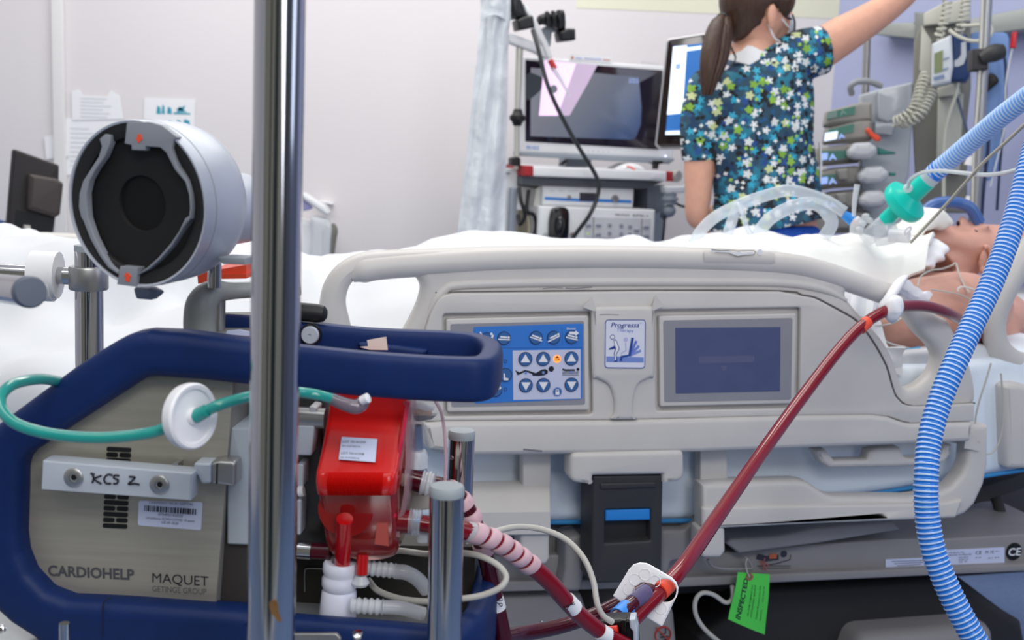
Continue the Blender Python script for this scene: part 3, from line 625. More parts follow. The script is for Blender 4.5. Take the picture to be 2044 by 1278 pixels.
for i in range(NC + 1):
    x = -140 + (1790 + 140) * i / NC
    pk = B.q(x, interp(peak, x), -.52); hg = B.q(x, interp(hang, x), -.085); u = pk.x
    row = []; soft = max(0, min(1, (720 - x) / 220)); uend = max(0, min(1, (x - 1300) / 490))
    RD = .035 + .075 * soft; vt = mt_v + .022
    for k in range(46):
        f = k / 45
        if f < .26:                                                  # the side that hangs down
            g = f / .26; v = hg.y + (vt - RD - hg.y) * g
            n = -.064 + .010 * soft + (.022 + .016 * soft) * math.sin(u * 19 + g * 2.5 + 2 * noise.noise(Vector((u * 4, 0, 5)))) * (1 - g * .6) * (.35 + .65 * soft) + .014 * noise.noise(Vector((u * 9, g * 2, 1)))
            row.append(Vector((u, v, n)))
        elif f < .42:                                                # the rounded edge of the bed
            g = (f - .26) / .16; an = g * math.pi / 2
            w = noise.noise(Vector((u * 7, g * 2, 9))) * .045 * soft + .020 * soft * math.sin(u * 15 + g * 4)
            row.append(Vector((u, vt - RD + (RD + w) * math.sin(an), -.064 + .010 * soft - (RD + .02) * (1 - math.cos(an)) + w * math.cos(an))))
        else:
            g = (f - .42) / .58; n0_ = -.064 + .010 * soft - RD - .02; n = n0_ + (-.995 - n0_) * g
            h = max(pk.y - vt, .02); gc = g; prof = max(0, math.sin(min(1, max(0, gc)) * math.pi)) ** (.62 + .5 * soft)
            w = noise.noise(Vector((u * 6, n * 6, 3))) * .022 + noise.noise(Vector((u * 15 + n * 9, n * 12, 7))) * .010 + .014 * math.sin(u * 10 + n * 16 + 4 * noise.noise(Vector((u * 3, n * 3, 0))))
            e = min(1, g * 4) * (1 - math.exp(-((g - .5) / .13) ** 2) * .85) * (1 + 2.4 * soft)
            row.append(Vector((u - .27 * uend * max(0, 1 - g) ** .8, vt + (h - .002) * prof + w * e, n)))
    if uend > 0:
        for k in range(19): row[k].x -= .27 * uend
    grid.append(row)
mk('blanket', sheet(grid, .004), CLOTH, B, label='white blanket spread over the legs and body on the bed', cat='blanket')
# ================================================================== tall pole close to the camera
px0, py0, px1, py1 = 560, -60, 540, 1330
YP = .72
a_, b_ = P(px0, py0, YP), P(px1, py1, YP)
ax_ = (b_ - a_)
pole = thing('support_pole', 'tall polished steel pole standing in front of the heart-lung console', 'pole', loc=(b_.x + ax_.x * .9, b_.y, 0))
lo = a_ + ax_ * ((a_.z - .02) / -ax_.z)
PR = 49.5 * YP / FPX
mk('pole_tube', tube([lo, a_ + (a_ - b_) * .6], PR, 48, smooth=False), STEEL, None, pole)
mk('pole_base', lathe([(0, 0), (.16, 0), (.16, .012), (.03, .03), (.03, .05)], (lo.x, lo.y, 0), (0, 0, 1)), STEELD, None, pole)
PF = Fr(P(545, 1238, YP - PR), yaw=0)
st = cr(PF.poly([(538, 1203), (552, 1200), (556, 1226), (561, 1240), (556, 1242), (548, 1232), (541, 1222)]), 3)
mk('rust_stain', warp(prism(st, -.001, .0004), lambda v: Vector((v.x, v.y, v.z - (PR - math.sqrt(max(1e-9, PR ** 2 - (v.x + .0005) ** 2)))))), mat('rust', (116, 84, 44), .7), PF, pole)

# ================================================================== heart-lung support console
E = Fr(P(300, 1000, .885), yaw=-3)
eco = thing('life_support_console', 'portable heart-lung console in brushed steel with a navy rubber frame', 'medical device', fr=E)
hp = [(24, 880), (150, 770), (290, 690), (474, 690), (456, 900), (432, 1228), (150, 1228), (60, 1180), (24, 1090)]
mk('housing', prism(E.poly(hp, -.004), -.20, -.004, .003), mat('console_grey', (132, 132, 130), .5), E, eco)
sp = mk('side_panel', prism(E.poly([(26, 880), (150, 772), (290, 692), (471, 692), (454, 900), (430, 1226), (150, 1226), (60, 1178), (26, 1090)], 0), -.004, 0, .001), BRUSH, E, eco)
VENT = []
def slot(x0, x1, y, h=9, sl=.05): 
    p = E.poly([(x0, y), (x1, y + (x1 - x0) * sl), (x1 - .5, y + h + (x1 - x0) * sl), (x0 - .5, y + h)], .0006); VENT.append(prism(rnd(p, .0016), -.001, .0006))
for j in range(4):
    x = 213 - j * .6; y = 892 + j * 11
    if j % 2: slot(x, x + 23, y); slot(x + 26, x + 49, y + 1)
    else: slot(x, x + 49, y)
for j in range(6):
    x = 208 - j * .6; y = 985 + j * 11.6
    if j % 2 == 0: slot(x, x + 23, y + 2); slot(x + 26, x + 49, y + 3)
    else: slot(x, x + 49, y + 2)
for vv_ in (VENT[:6], VENT[6:]): mk('vent', join(*vv_), BLACK, E, sp)
mk('lettering', text('CARDIOHELP', E, (96, 1149), (268, 1158), 21, .0004, bold=.03), mat('grey_lettering', (74, 76, 82), .5), E, sp)
mk('lettering', text('MAQUET', E, (304, 1163), (416, 1170.5), 20, .0004), INK, E, sp)
mk('lettering', text('GETINGE GROUP', E, (304, 1181), (412, 1187.5), 12, .0004), mat('grey_lettering2', (96, 96, 98), .5), E, sp)
lb = mk('barcode_label', prism(rnd(E.poly([(277, 1000), (404, 1003), (401, 1059), (275, 1049)], .0006), .002), 0, .0006), LILAC, E, sp)
BAR = []; random.seed(3); x = 288.0
while x < 392:
    w = random.choice((1.2, 1.2, 2.2, 3.2)); y = 1009 + (x - 288) * .075
    BAR.append(prism(E.poly([(x, y), (x + w, y), (x + w - .4, y + 11.5), (x - .4, y + 11.5)], .0009), .0005, .0009)); x += w + random.choice((1.2, 1.8, 2.4))
mk('barcode', join(*BAR), INK, E, lb)
for s, q0, q1, c in (('UNIWERSYTECKI SZPITAL', (298, 1005.5), (386, 1009), 5), ('0754931/02020', (316, 1029.5), (365, 1033.5), 6), ('Urzadzenie ECMO-COVID 19 panel', (292, 1036), (388, 1043), 4.6), ('UZ-07-2020', (322, 1045), (356, 1048), 5)):
    mk('lettering', text(s, E, q0, q1, c, .0009), mat('label_ink', (70, 74, 96), .6), E, lb)
# mounting bar with handwriting
mbp = Z3((252, 212), (1145, 288), (1132, 452), (243, 386))
MN = .028
mb_ = mk('mounting_bar', prism(rnd(E.poly(mbp, MN), .0008), .010, MN, .0012), ALU, E, eco)
mk('bar_face', prism(E.poly(Z3((258, 222), (1130, 296), (1122, 446), (250, 382)), MN + .0003), MN - .001, MN + .0003), mat('worn_aluminium', (200, 207, 216), .45, .1), E, mb_)
for c in ((436, 315), (946, 357)):
    u = E.uv(*Z3(c)[0], MN + .001)
    bo = mk('bolt', lathe([(0, -.003), (.0078, -.003), (.0078, .0012), (.0066, .0022), (.0032, .0024), (.0030, .0002), (0, .0002)], (u[0], u[1], MN), (0, 0, 1)), STEELD, E, mb_)
    mk('bolt_socket', lathe([(0, 0), (.0024, 0), (.0024, .0008), (0, .0008)], (u[0], u[1], MN), (0, 0, 1), 6), BLACK, E, bo)
HW = [[(548, 292), (556, 318), (548, 345)], [(602, 302), (560, 322), (602, 352)], [(538, 288), (562, 296)], [(668, 300), (640, 296), (618, 320), (628, 346), (660, 350)], [(708, 304), (682, 300), (676, 316), (700, 328), (694, 348), (672, 350)],
      [(766, 308), (800, 312), (786, 330), (762, 352), (800, 350), (828, 356)]]
mk('handwriting', join(*[tube([E.q(*p, MN + .0006) for p in Z3(*h)], .00085, 6, sub=4) for h in HW]), INK, E, mb_)
for s0 in ((300, 330), (1010, 1040)):
    p = E.poly(Z3((s0[0], 240), (s0[1], 242), (s0[1], 380), (s0[0], 378)), MN - .01); mk('standoff', prism(p, 0, .012), STEELD, E, mb_)
mk('bar_clamp', prism(rnd(E.poly(Z3((1150, 228), (1248, 232), (1246, 350), (1195, 352), (1170, 300), (1140, 300)), .02), .002), .0, .02, .002), ALU, E, mb_)
ch = mk('clamp_head', prism(rnd(E.poly(Z3((1245, 225), (1300, 216), (1396, 222), (1394, 372), (1248, 352)), .018), .003), -.002, .018, .003), STEELD, E, mb_)
mk('clamp_slot', prism(E.poly(Z3((1284, 232), (1292, 232), (1288, 352), (1280, 352)), .0185), .0, .0185), BLACK, E, ch)
# navy frame: rear hoop, carrying loop, lower bumper
hoop = [(-60, 900), (0, 846)] + Z2((440, 940), (600, 832), (700, 772), (760, 740), (820, 718), (900, 706), (1100, 714), (1480, 765)) + [(560, 683)] + [(560, 776)] + Z2((1480, 1030), (1200, 1000), (960, 983), (900, 984), (860, 996), (700, 1100), (440, 1270)) + \
       Z3((330, 72), (200, 158), (165, 200), (152, 260), (150, 400), (142, 640), (154, 745), (200, 862), (305, 974), (430, 1022), (620, 1030), (800, 1040), (1280, 1076)) + [(520, 1216), (520, 1330), (110, 1330), (79, 1271), (29, 1239), (0, 1213), (-60, 1150)]
HPN = .020
mk('rubber_hoop', prism(rnd(E.poly(hoop, .0085), .010), -.012, HPN, .011, 4), NAVY, E, eco)
g1 = E.q(205, 1260, HPN)
mk('hoop_joint', tube([E.q(*p, HPN + .0002) for p in Z3((655, 1030), (628, 1040), (614, 1062), (608, 1120), (606, 1260))], .0006, 6), mat('navy_gap', (14, 24, 50), .7), E, eco)
nb = [E.q(540, 728, .004), E.q(596, 732, .004), E.q(680, 741, .004), E.q(741, 747, .004), E.q(842, 754, .004), E.q(909, 757, .004), E.q(950, 757, .002)]
c0 = nb[-1]
bh = (E.uv(842, 709, .012)[1] - E.uv(842, 798, .012)[1]) / 2
loop = nb + [Vector((c0.x + .006, c0.y, -.010)), Vector((c0.x + .008, c0.y, -.036)), Vector((c0.x + .006, c0.y, -.070)), Vector((c0.x - .004, c0.y + .001, -.094)), Vector((c0.x - .03, c0.y + .002, -.104))] + \
       [Vector((nb[2].x, nb[2].y, -.106)), Vector((nb[1].x - .05, nb[1].y + .003, -.106)), Vector((E.uv(430, 640, -.106)[0], nb[1].y + .004, -.106))]
mk('carrying_handle', tube(loop, 1, 28, sub=6, sec=(bh, .0095, 4), up=(0, 1, 0)), NAVY, E, eco)
mk('handle_web', prism(rnd(E.poly([(700, 690), (780, 698), (850, 706), (840, 722), (720, 716)], -.07), .004), -.100, -.088, .003), NAVY, E, eco)
by = E.uv(700, 1224, .012)[1]
lb0 = [E.q(480, 1250, .004), E.q(592, 1253, .004), E.q(760, 1258, .004), E.q(860, 1259, .004), E.q(900, 1256, .004)]
vv = by - .0435
lb0 = [Vector((p.x, vv - i * .001, p.z)) for i, p in enumerate(lb0)]
e0 = lb0[-1]
lowp = lb0 + [Vector((e0.x + .014, vv, -.02)), Vector((e0.x + .018, vv, -.06)), Vector((e0.x + .018, vv + .002, -.13)), Vector((e0.x + .006, vv + .004, -.175)), Vector((e0.x - .03, vv + .006, -.19)), Vector((E.uv(480, 1100, -.19)[0], vv + .006, -.19))]
mk('lower_bumper', tube(lowp, 1, 28, sub=6, sec=(.036, .012, 4), up=(0, 1, 0)), NAVY, E, eco)
bv = B  # (bed frame kept for later)
kb = E.q(596, 618, -.10)
mk('release_knob', lathe([(0, 0), (.0082, 0), (.0082, .052), (.0070, .0575), (.0038, .0600), (0, .0605)], kb + Vector((-.035, 0, 0)), (1, -.05, .0), 28), mat('knob_rubber', (26, 27, 28), .5), E, eco)
dv = E.q(619, 669, -.092)
dd = mk('hinge_disc', lathe([(0, -.004), (.0078, -.004), (.0078, .001), (.0070, .0022), (.0012, .0022), (.0012, .001), (0, .001)], dv, (0, 0, 1), 32), ALU, E, eco)
mk('hinge_washer', lathe([(0, -.005), (.0094, -.005), (.0094, -.001), (0, -.001)], dv, (0, 0, 1), 32), BLACK, E, eco)
mk('paper_slip', prism([E.uv(*q, -.080) for q in Z5((275, 712), (388, 692), (398, 770), (290, 768), (235, 752), (282, 748))], -.081, -.080), mat('slip_paper', (226, 214, 204), .8), E, eco)
mk('top_label', prism(E.poly(Z2((1345, 715), (1420, 708), (1478, 722), (1478, 745), (1340, 735)), -.05), -.052, -.05), LILAC, E, eco)
# front end of the console
mk('front_block', prism(rnd(E.poly(Z3((1368, 20), (1560, 20), (1570, 720), (1345, 712), (1345, 380), (1352, 200)), -.006), .002), -.18, -.006, .002), mat('front_grey', (172, 181, 190), .45), E, eco)
mk('dark_gap', prism(E.poly(Z3((1335, 150), (1372, 60), (1480, 700), (1480, 1080), (1278, 1078), (1300, 700)), -.012), -.16, -.012), mat('console_dark', (58, 54, 52), .6), E, eco)
fp = E.poly([(500, 790), (640, 790), (650, 1090), (500, 1095)], -.05)
mk('pump_drive', prism(fp, -.17, -.05, .004), mat('drive_dark_metal', (84, 84, 84), .4, .6), E, eco)
for pts, n_, m_ in ((K3((60, 340), (235, 345), (205, 640), (60, 635)), -.028, ALU), (K3((60, 722), (130, 720), (125, 945), (60, 950)), -.030, ALU), (K3((60, 1070), (108, 1070), (98, 1420), (60, 1420)), -.030, ALU), (K3((180, 150), (262, 165), (250, 228), (180, 226)), -.03, WHITE)):
    mk('front_plate', prism(rnd(E.poly(pts, n_), .002), n_ - .02, n_, .0015), m_, E, eco)
mk('latch_rod', tube([E.q(*K3((70, 260))[0], -.036), E.q(*K3((345, 275))[0], -.036)], .0088, 16, smooth=False), STEELD, E, eco)
mk('latch_pin', tube([E.q(*K3((80, 990))[0], -.03), E.q(*K3((130, 985))[0], -.03)], .0046, 12, smooth=False), WHITE, E, eco)
mk('base_tray', prism(E.poly([(430, 1082), (948, 1092), (946, 1300), (430, 1300)], -.10), -.13, -.10), mat('tray_olive_dark', (54, 51, 46), .6), E, eco)
mk('tray_outline', tube([E.q(*p, -.099) for p in K4((140, 800), (140, 600), (175, 572), (330, 575))], .0008, 6), STEELD, E, eco)

# ================================================================== oxygenator set (disposable, red)
oxy = thing('oxygenator', 'bright red oxygenator block hanging below the navy handle', 'medical device', fr=E)
def rr(x0, x1, y, nf, nb_, r, seg=5):
    a = E.uv(x0, y, nf); b = E.uv(x1, y, nf); v = (a[1] + b[1]) / 2; q = rnd([(a[0], nf), (b[0], nf), (b[0], nb_), (a[0], nb_)], r, seg)
    return [Vector((u, a[1] + (b[1] - a[1]) * (u - a[0]) / (b[0] - a[0]), n)) for u, n in q]
up = [(770, 664, 826, -.036), (800, 657, 817, -.030), (850, 649, 808, -.018), (900, 640, 799, -.006), (930, 633, 795, .002), (946, 629, 791, .006)]
mk('housing', loft([rr(x0, x1, y, n, -.095, .006) for y, x0, x1, n in up]), RED, E, oxy)
bd = [(944, 629, 791, .007), (952, 627, 790, .011), (966, 626, 789, .013), (980, 627, 788, .012), (990, 629, 788, .008)]
band = []
for y, x0, x1, n in bd:
    s = []
    q = rr(x0, x1, y, n, -.095, .010, 6)
    for i in range(len(q)):                                         # subdivide and corrugate
        a, b = q[i], q[(i + 1) % len(q)]; m = max(1, int((b - a).length / .0007)); m = 84 if (abs(b.x - a.x) > .03 and a.z > -.03) else m
        for k in range(84 if abs(b.x - a.x) > .03 and a.z > -.03 else (6 if (b - a).length > .02 else 1)):
            f = k / (84 if abs(b.x - a.x) > .03 and a.z > -.03 else (6 if (b - a).length > .02 else 1)); p = a.lerp(b, f)
            if abs(b.x - a.x) > .03 and a.z > -.03: p = p + Vector((0, 0, .0010 * math.sin(f * 2 * math.pi * 28)))
            s.append(p)
    band.append(s)
mk('ribbed_band', loft(band), RED, E, oxy)
lowb = [(988, 632, 788, .002), (1010, 636, 791, -.002), (1040, 640, 793, -.006), (1075, 646, 794, -.010), (1100, 652, 794, -.014), (1110, 660, 788, -.020)]
mk('pump_chamber', loft([rr(x0, x1, y, n, -.085, .008) for y, x0, x1, n in lowb]), REDT, E, oxy)
c_ = E.q(738, 1098, -.045)
mk('impeller_ring', lathe([(.019, 0), (.024, 0), (.024, .005), (.021, .009), (.018, .009), (.018, 0)], c_, (0, 1, 0), 40), mat('impeller_pale', (214, 170, 160), .3), E, oxy)
mk('dome_ring', lathe([(.020, -.003), (.0225, -.003), (.0225, 0), (.020, 0)], E.q(690, 1018, -.004), (0, 0, 1), 32), REDT, E, oxy)
mk('window_patch', prism(E.poly(K4((860, 90), (960, 90), (970, 350), (830, 330)), -.0065), -.009, -.0065), mat('chamber_pink', (180, 84, 76), .3), E, oxy)
ecp = K3((1145, 75), (1180, 180), (1175, 700), (1160, 1000), (1130, 1180), (1080, 1340), (1030, 1500), (1018, 1300), (1018, 900), (1050, 700), (1130, 110))
mk('end_cover', prism(rnd(E.poly(ecp, -.012), .003), -.085, -.012, .004), mat('cover_pinkish_clear', (190, 150, 156), .12, coat=.6, alpha=.55), E, oxy)
mk('edge_gasket', tube([E.q(*p, -.008) for p in K3((1150, 110), (1100, 420), (1040, 760), (1010, 1000), (1018, 1240))], .0018, 8), mat('gasket_magenta', (214, 34, 70), .2, coat=.5), E, oxy)
lv = [E.q(*p, z) for p, z in zip(K3((508, 455), (855, 475), (835, 703), (478, 675)), (-.0122, -.0112, .0006, -.0012))]
off = Vector((0, .0004, .0014))
lab = mk('lot_label', loft([[p + off for p in lv], [p + off * 1.8 for p in lv]]), LILAC, E, oxy)
class LabFr:
    pass
def labtext(s, f0, f1, g, cap):
    """lettering on the sloping label: fractions along and down it"""
    V, F = text(s, E, (600, 900), (700, 900), 20, 0)
    if not V: return V, F
    x0 = min(v[0] for v in V); x1 = max(v[0] for v in V); y0 = min(v[1] for v in V); y1 = max(v[1] for v in V)
    out = []
    for v in V:
        fx = f0 + (f1 - f0) * (v[0] - x0) / (x1 - x0); fy = g - cap * (v[1] - y0) / (y1 - y0)
        out.append(lv[0].lerp(lv[1], fx).lerp(lv[3].lerp(lv[2], fx), fy) + off * (2.0 + (.2 if v[2] > 0 else 0)))
    return out, F
for s, f0, f1, g, cap in (('LOT 70141559', .04, .68, .25, .12), ('SN 410105516', .04, .56, .43, .09), ('LOT 70141558', .04, .68, .76, .12), ('SN 410105516', .04, .56, .94, .09)):
    mk('lettering', labtext(s, f0, f1, g, cap), INK, E, lab)
# ports and barbs
qn_ = -.024
ot = tube([E.q(688, 1036, .002), E.q(685, 1080, -.010), E.q(683, 1136, qn_)], .0067, 24, smooth=False)
mk('outlet_tube', ot, mat('red_tube', (190, 16, 22), .15, coat=.7), E, oxy)
col = E.q(678, 1146, .010)
mm_ = E.mm(.01, (678, 1150))
wn = mat('white_nylon', (224, 226, 240), .4); qn = -.026; q0 = E.q(679, 1148, qn); mm_ = E.mm(qn, (679, 1148))
mk('white_collar', lathe([(0, .008), (17 * mm_, .008), (18 * mm_, .0112), (30 * mm_, .0118), (33.5 * mm_, .0095), (33.5 * mm_, .0035), (31 * mm_, .001), (31 * mm_, -.0005), (34 * mm_, -.003), (34 * mm_, -.0085), (31 * mm_, -.0115), (24 * mm_, -.012), (0, -.012)], q0, (0.04, 1, 0), 36), wn, E, oxy)
mk('white_socket', lathe([(0, -.011), (29 * mm_, -.012), (33 * mm_, -.0145), (35 * mm_, -.032), (35 * mm_, -.045), (0, -.045)], q0, (0.04, 1, 0), 36), wn, E, oxy)
mk('drain_stub', tube([E.q(724, 1106, -.02), E.q(722, 1146, -.018)], .0050, 20, smooth=False), mat('red_tube', (190, 16, 22)), E, oxy)
mk('stub_cap', lathe([(0, 0), (.0042, 0), (.0075, -.006), (.006, -.0085), (0, -.009)], E.q(720, 1149, -.018), (0, 1, 0), 24), CLEARW, E, oxy)
def barb(pts, r, n, amp, m=CLEAR, name='ribbed_connector', parent=None, sub=1):
    Q = resample([Vector(p) for p in (cr([tuple(p) for p in pts], 8, False) if len(pts) > 2 else pts)], ((Vector(pts[0]) - Vector(pts[-1])).length) / (n * 4))
    return mk(name, tube(Q, [r + amp * (1 if i % 4 in (0, 1) else 0) for i in range(len(Q))], 20, smooth=False), m, E, parent)
barb([E.q(732, 1134, -.03), E.q(789, 1140, -.03)], .0056, 5, .0010, CLEARW, parent=oxy)
mk('clear_hose', tube([E.q(788, 1141, -.03), E.q(812, 1144, -.03), E.q(835, 1158, -.035), E.q(852, 1178, -.04)], .0062, 18), CLEAR, E, oxy)
barb([E.q(702, 1209, -.012), E.q(764, 1212, -.012)], .0056, 5, .0012, CLEARW, parent=oxy)
mk('clear_hose', tube([E.q(764, 1212, -.012), E.q(800, 1214, -.014), E.q(846, 1226, -.02)], .0058, 18), CLEAR, E, oxy)
mk('port_tube', tube([E.q(816, 955, -.04), E.q(846, 963, -.04)], .0095, 20, smooth=False), BLOODD, E, oxy)
barb([E.q(842, 963, -.04), E.q(866, 968, -.04)], .0092, 2, .0014, CLEARW, parent=oxy)
mk('side_valve', tube([E.q(828, 850, -.05), E.q(830, 905, -.05), E.q(832, 945, -.045)], [.0062, .0068, .0090], 18), mat('blue_grey_clear', (110, 128, 160), .15, coat=.6, alpha=.7), E, oxy)
mk('valve_collar', lathe([(0, 0), (.0095, 0), (.0095, .010), (.0075, .014), (0, .014)], E.q(832, 932, -.045), (0, 1, 0), 24), CLEARW, E, oxy)
mk('lower_port_tube', tube([E.q(788, 1040, -.02), E.q(822, 1042, -.02)], .0098, 20, smooth=False), BLOOD, E, oxy)
barb([E.q(818, 1042, -.02), E.q(842, 1044, -.02)], .0104, 4, .0009, CLEAR, parent=oxy)
mk('lower_port_tube', tube([E.q(840, 1045, -.02), E.q(870, 1050, -.02)], .0070, 20, smooth=False), BLOOD, E, oxy)
mk('port_lug', prism(rnd(E.poly(K4((1240, 220), (1350, 225), (1350, 335), (1245, 328)), -.02), .002), -.03, -.02, .002), CLEARW, E, oxy)
mk('inlet_stub', tube([E.q(596, 1098, -.03), E.q(622, 1100, -.03)], .0075, 18, smooth=False), STEEL, E, oxy)
mk('inlet_stub', tube([E.q(622, 1100, -.03), E.q(660, 1102, -.03)], .0068, 18, smooth=False), BLOODD, E, oxy)
mk('luer_fitting', tube([E.q(814, 806, -.045), E.q(838, 808, -.045), E.q(850, 812, -.045), E.q(866, 815, -.045)], [.0048, .0042, .0036, .0020], 16), CLEARW, E, oxy)
mk('luer_fitting', tube([E.q(812, 818, -.05), E.q(862, 824, -.05)], .0030, 14, smooth=False), mat('clear_amber', (224, 196, 176), .15, coat=.5, alpha=.6), E, oxy)
mk('grey_bracket', prism(E.poly(K3((1205, 245), (1430, 245), (1380, 285), (1210, 310)), -.06), -.07, -.06), GREYP, E, oxy)
mk('flow_sensor', lathe([(0, 0), (.020, 0), (.022, .003), (.022, .014), (.016, .02), (0, .02)], E.q(836, 1000, -.08), (0, 1, .1), 32), mat('sensor_beige', (190, 184, 170), .45), E, oxy)
mk('thin_line', tube([E.q(*p, -.02) for p in ((868, 800), (880, 822), (887, 860), (890, 920), (888, 968))], .0013, 8), mat('pink_line', (214, 176, 184), .25, coat=.4, alpha=.8), E, oxy)

# ================================================================== equipment trolley that carries the console
tro = thing('equipment_trolley', 'steel equipment trolley under the heart-lung console with capped posts', 'trolley', loc=(P(450, 1278, .95).x, .95, 0))
zt = P(500, 1290, .86).z - .012
xl, xr_ = P(-120, 1278, .86).x, P(960, 1278, .86).x
mk('shelf_plate', box(xl, xr_, zt - .012, zt, -.20, .12, .003), mat('trolley_grey', (176, 180, 182), .4, .3), Fr((0, .9, 0)), tro)
mk('front_edge', box(xl, xr_, zt - .004, zt + .004, -.012, .012, .003), STEEL, Fr((0, .80, 0)), tro)
for x in (xl + .05, xr_ - .05):
    for y in (.82, 1.06): mk('trolley_leg', tube([(x, y, .07), (x, y, zt - .01)], .014, 16, smooth=False), STEELD, None, tro); mk('trolley_wheel', lathe([(0, -.014), (.036, -.014), (.04, 0), (.036, .014), (0, .014)], (x, y, .04), (1, 0, 0)), BLACK, None, tro)
def post(x, ytop, xb, Y, rpx, nm='short_post', cap=True, ybot=1300, hole=False):
    a, b = P(x, ytop, Y), P(xb, ybot, Y); r = rpx * Y / FPX; d = (a - b).normalized()
    p = mk(nm, tube([Vector((b.x, b.y, zt - .005)), a - d * .006], r, 40, smooth=False), STEEL, None, tro)
    if cap: mk('post_cap', lathe([(0, 0), (r * .99, 0), (r * 1.02, .002), (r * 1.02, .0065), (r * .93, .0085), (0, .009)], a - d * .007, d, 40), CAPG, None, p)
    if hole: mk('post_hole', lathe([(0, 0), (.0022, 0), (.0022, .0012), (.0012, .0014), (0, .0006)], P(x - 20, ytop + 52, Y - r * .72), (-.68, -.74, 0), 16), STEELD, None, p)
post(892, 973, 888, .83, 36)
post(922, 862, 905, 1.02, 27.5, hole=True)
post(129, 1229, 127, .80, 10.5, 'locating_pin', cap=False)
mk('bracket_plate', prism(rnd(E.poly([(575, 1266), (672, 1266), (680, 1276), (680, 1330), (575, 1330)], .05), .003), .046, .05, .001), STEELD, E, tro)
mk('bracket_screw', lathe([(0, 0), (.004, 0), (.004, .003), (0, .004)], E.q(714, 1270, .045), (0, 1, .5), 16), STEEL, E, tro)
mk('plate_bolt', lathe([(0, 0), (.0036, 0), (.0036, .003), (.002, .004), (0, .004)], P(4, 1256, .87), (.3, -.9, .3), 16), STEEL, None, tro)
# rear post with collar, cross bar, grip
YR = 1.12
a, b = P(178, 502, YR), P(176, 760, YR); rp = 30 * YR / FPX
mk('rear_post', tube([Vector((b.x, b.y, zt - .01)), a], rp * .93, 40, smooth=False), STEEL, None, tro)
mk('post_cap', lathe([(0, 0), (rp * .95, 0), (rp * .95, .006), (0, .007)], a, (0, 0, 1), 32), CAPG, None, tro)
cc = P(177, 555, YR)
mk('post_collar', lathe([(0, -.0115), (rp * 1.22, -.0115), (rp * 1.28, -.010), (rp * 1.28, .010), (rp * 1.22, .0115), (0, .0115)], cc, (0, 0, 1), 40), STEELD, None, tro)
ca, cb2 = P(-70, 540, YR), P(150, 552, YR)
mk('cross_bar', tube([ca, cb2], 17.5 * YR / FPX, 28, smooth=False), STEEL, None, tro)
ga, gb = P(-40, 572, .92), P(59, 583, .80)
gd = (gb - ga).normalized()
mk('grip_tube', tube([ga - gd * .06, gb], 32 * .80 / FPX, 36, smooth=False), STEEL, None, tro)
mk('grip_cap', lathe([(0, -.004), (32.5 * .8 / FPX, -.004), (32.5 * .8 / FPX, .002), (29 * .8 / FPX, .0045), (0, .005)], gb, gd, 36), mat('slate_cap', (98, 106, 120), .5), None, tro)
tr = 47 * YR / FPX
ta, tb = P(64, 547, YR), P(114, 550, YR); td = (tb - ta).normalized()
mk('tape_roll', join(*[lathe([(17.6 * YR / FPX, 0), (tr * f, 0), (tr * f * 1.01, .003), (tr * f, .0255 - k * .004), (17.6 * YR / FPX, .0255 - k * .004)], ta - Vector((0, 0, .004 * k)), td + Vector((0, .5 * .2, 0)), 40) for k, f in enumerate((1.0, .97))]), TAPE, None, label='roll of white tape slid over the horizontal steel bar', cat='tape roll')

# ================================================================== round drive head on its grey arm
C0 = P(271, 408, .86)
H = Fr(C0, yaw=-20, tilt=2)
hd = thing('drive_head', 'round black-faced drive head in a silver housing with red arrows', 'medical device', fr=H)
RH = .0632
mk('housing', lathe([(0, -.012), (RH * .955, -.012), (RH * .965, .0), (RH * .99, .0005), (RH, -.003), (RH, -.030), (RH * .985, -.046), (RH * .94, -.058), (RH * .84, -.066), (.034, -.070), (0, -.070)], (0, 0, 0), (0, 0, 1), 64), SILVER, H, hd)
mk('housing_seam', lathe([(RH * 1.0, -.0135), (RH * 1.004, -.013), (RH * 1.004, -.0122), (RH, -.012)], (0, 0, 0), (0, 0, 1), 64, caps=False), GREYP, H, hd)
mk('motor_neck', lathe([(.028, -.06), (.0305, -.066), (.0305, -.138), (.028, -.142), (0, -.142)], (.0, -.012, 0), (0, 0, 1), 48), SILVER, H, hd)
mk('rim_ring', lathe([(RH * .80, -.010), (RH * .80, -.0030), (RH * .82, -.0020), (RH * .955, -.0010), (RH * .965, -.010)], (0, 0, 0), (0, 0, 1), 64), mat('rim_dark', (30, 30, 31), .6), H, hd)
fc = mk('black_face', lathe([(0, -.022), (.0195, -.022), (.0205, -.010), (.0215, -.0075), (RH * .83, -.0065), (RH * .83, -.010), (0, -.026)], (0, 0, 0), (0, 0, 1), 64), mat('matt_black', (17, 17, 18), .65), H, hd)
GA = mat('arm_grey', (138, 142, 150), .45)
ta_ = Z1((752, 728), (880, 722), (960, 745), (1050, 815), (1030, 832), (1018, 880), (1050, 990), (1110, 1070), (1132, 1150), (1138, 1230), (1130, 1300)) + Z2((1118, 40), (1070, 130), (1020, 210), (950, 290), (880, 350), (815, 385), (815, 378), (875, 338), (940, 280), (1010, 200), (1058, 130), (1100, 45)) + Z1((1120, 1300), (1126, 1230), (1120, 1155), (1098, 1080), (1035, 1005), (985, 905), (950, 875), (862, 868), (858, 893), (780, 890), (778, 860), (738, 852))
mk('upper_arm', prism(H.poly(ta_, .0015), -.005, .0015, .0006), GA, H, hd)
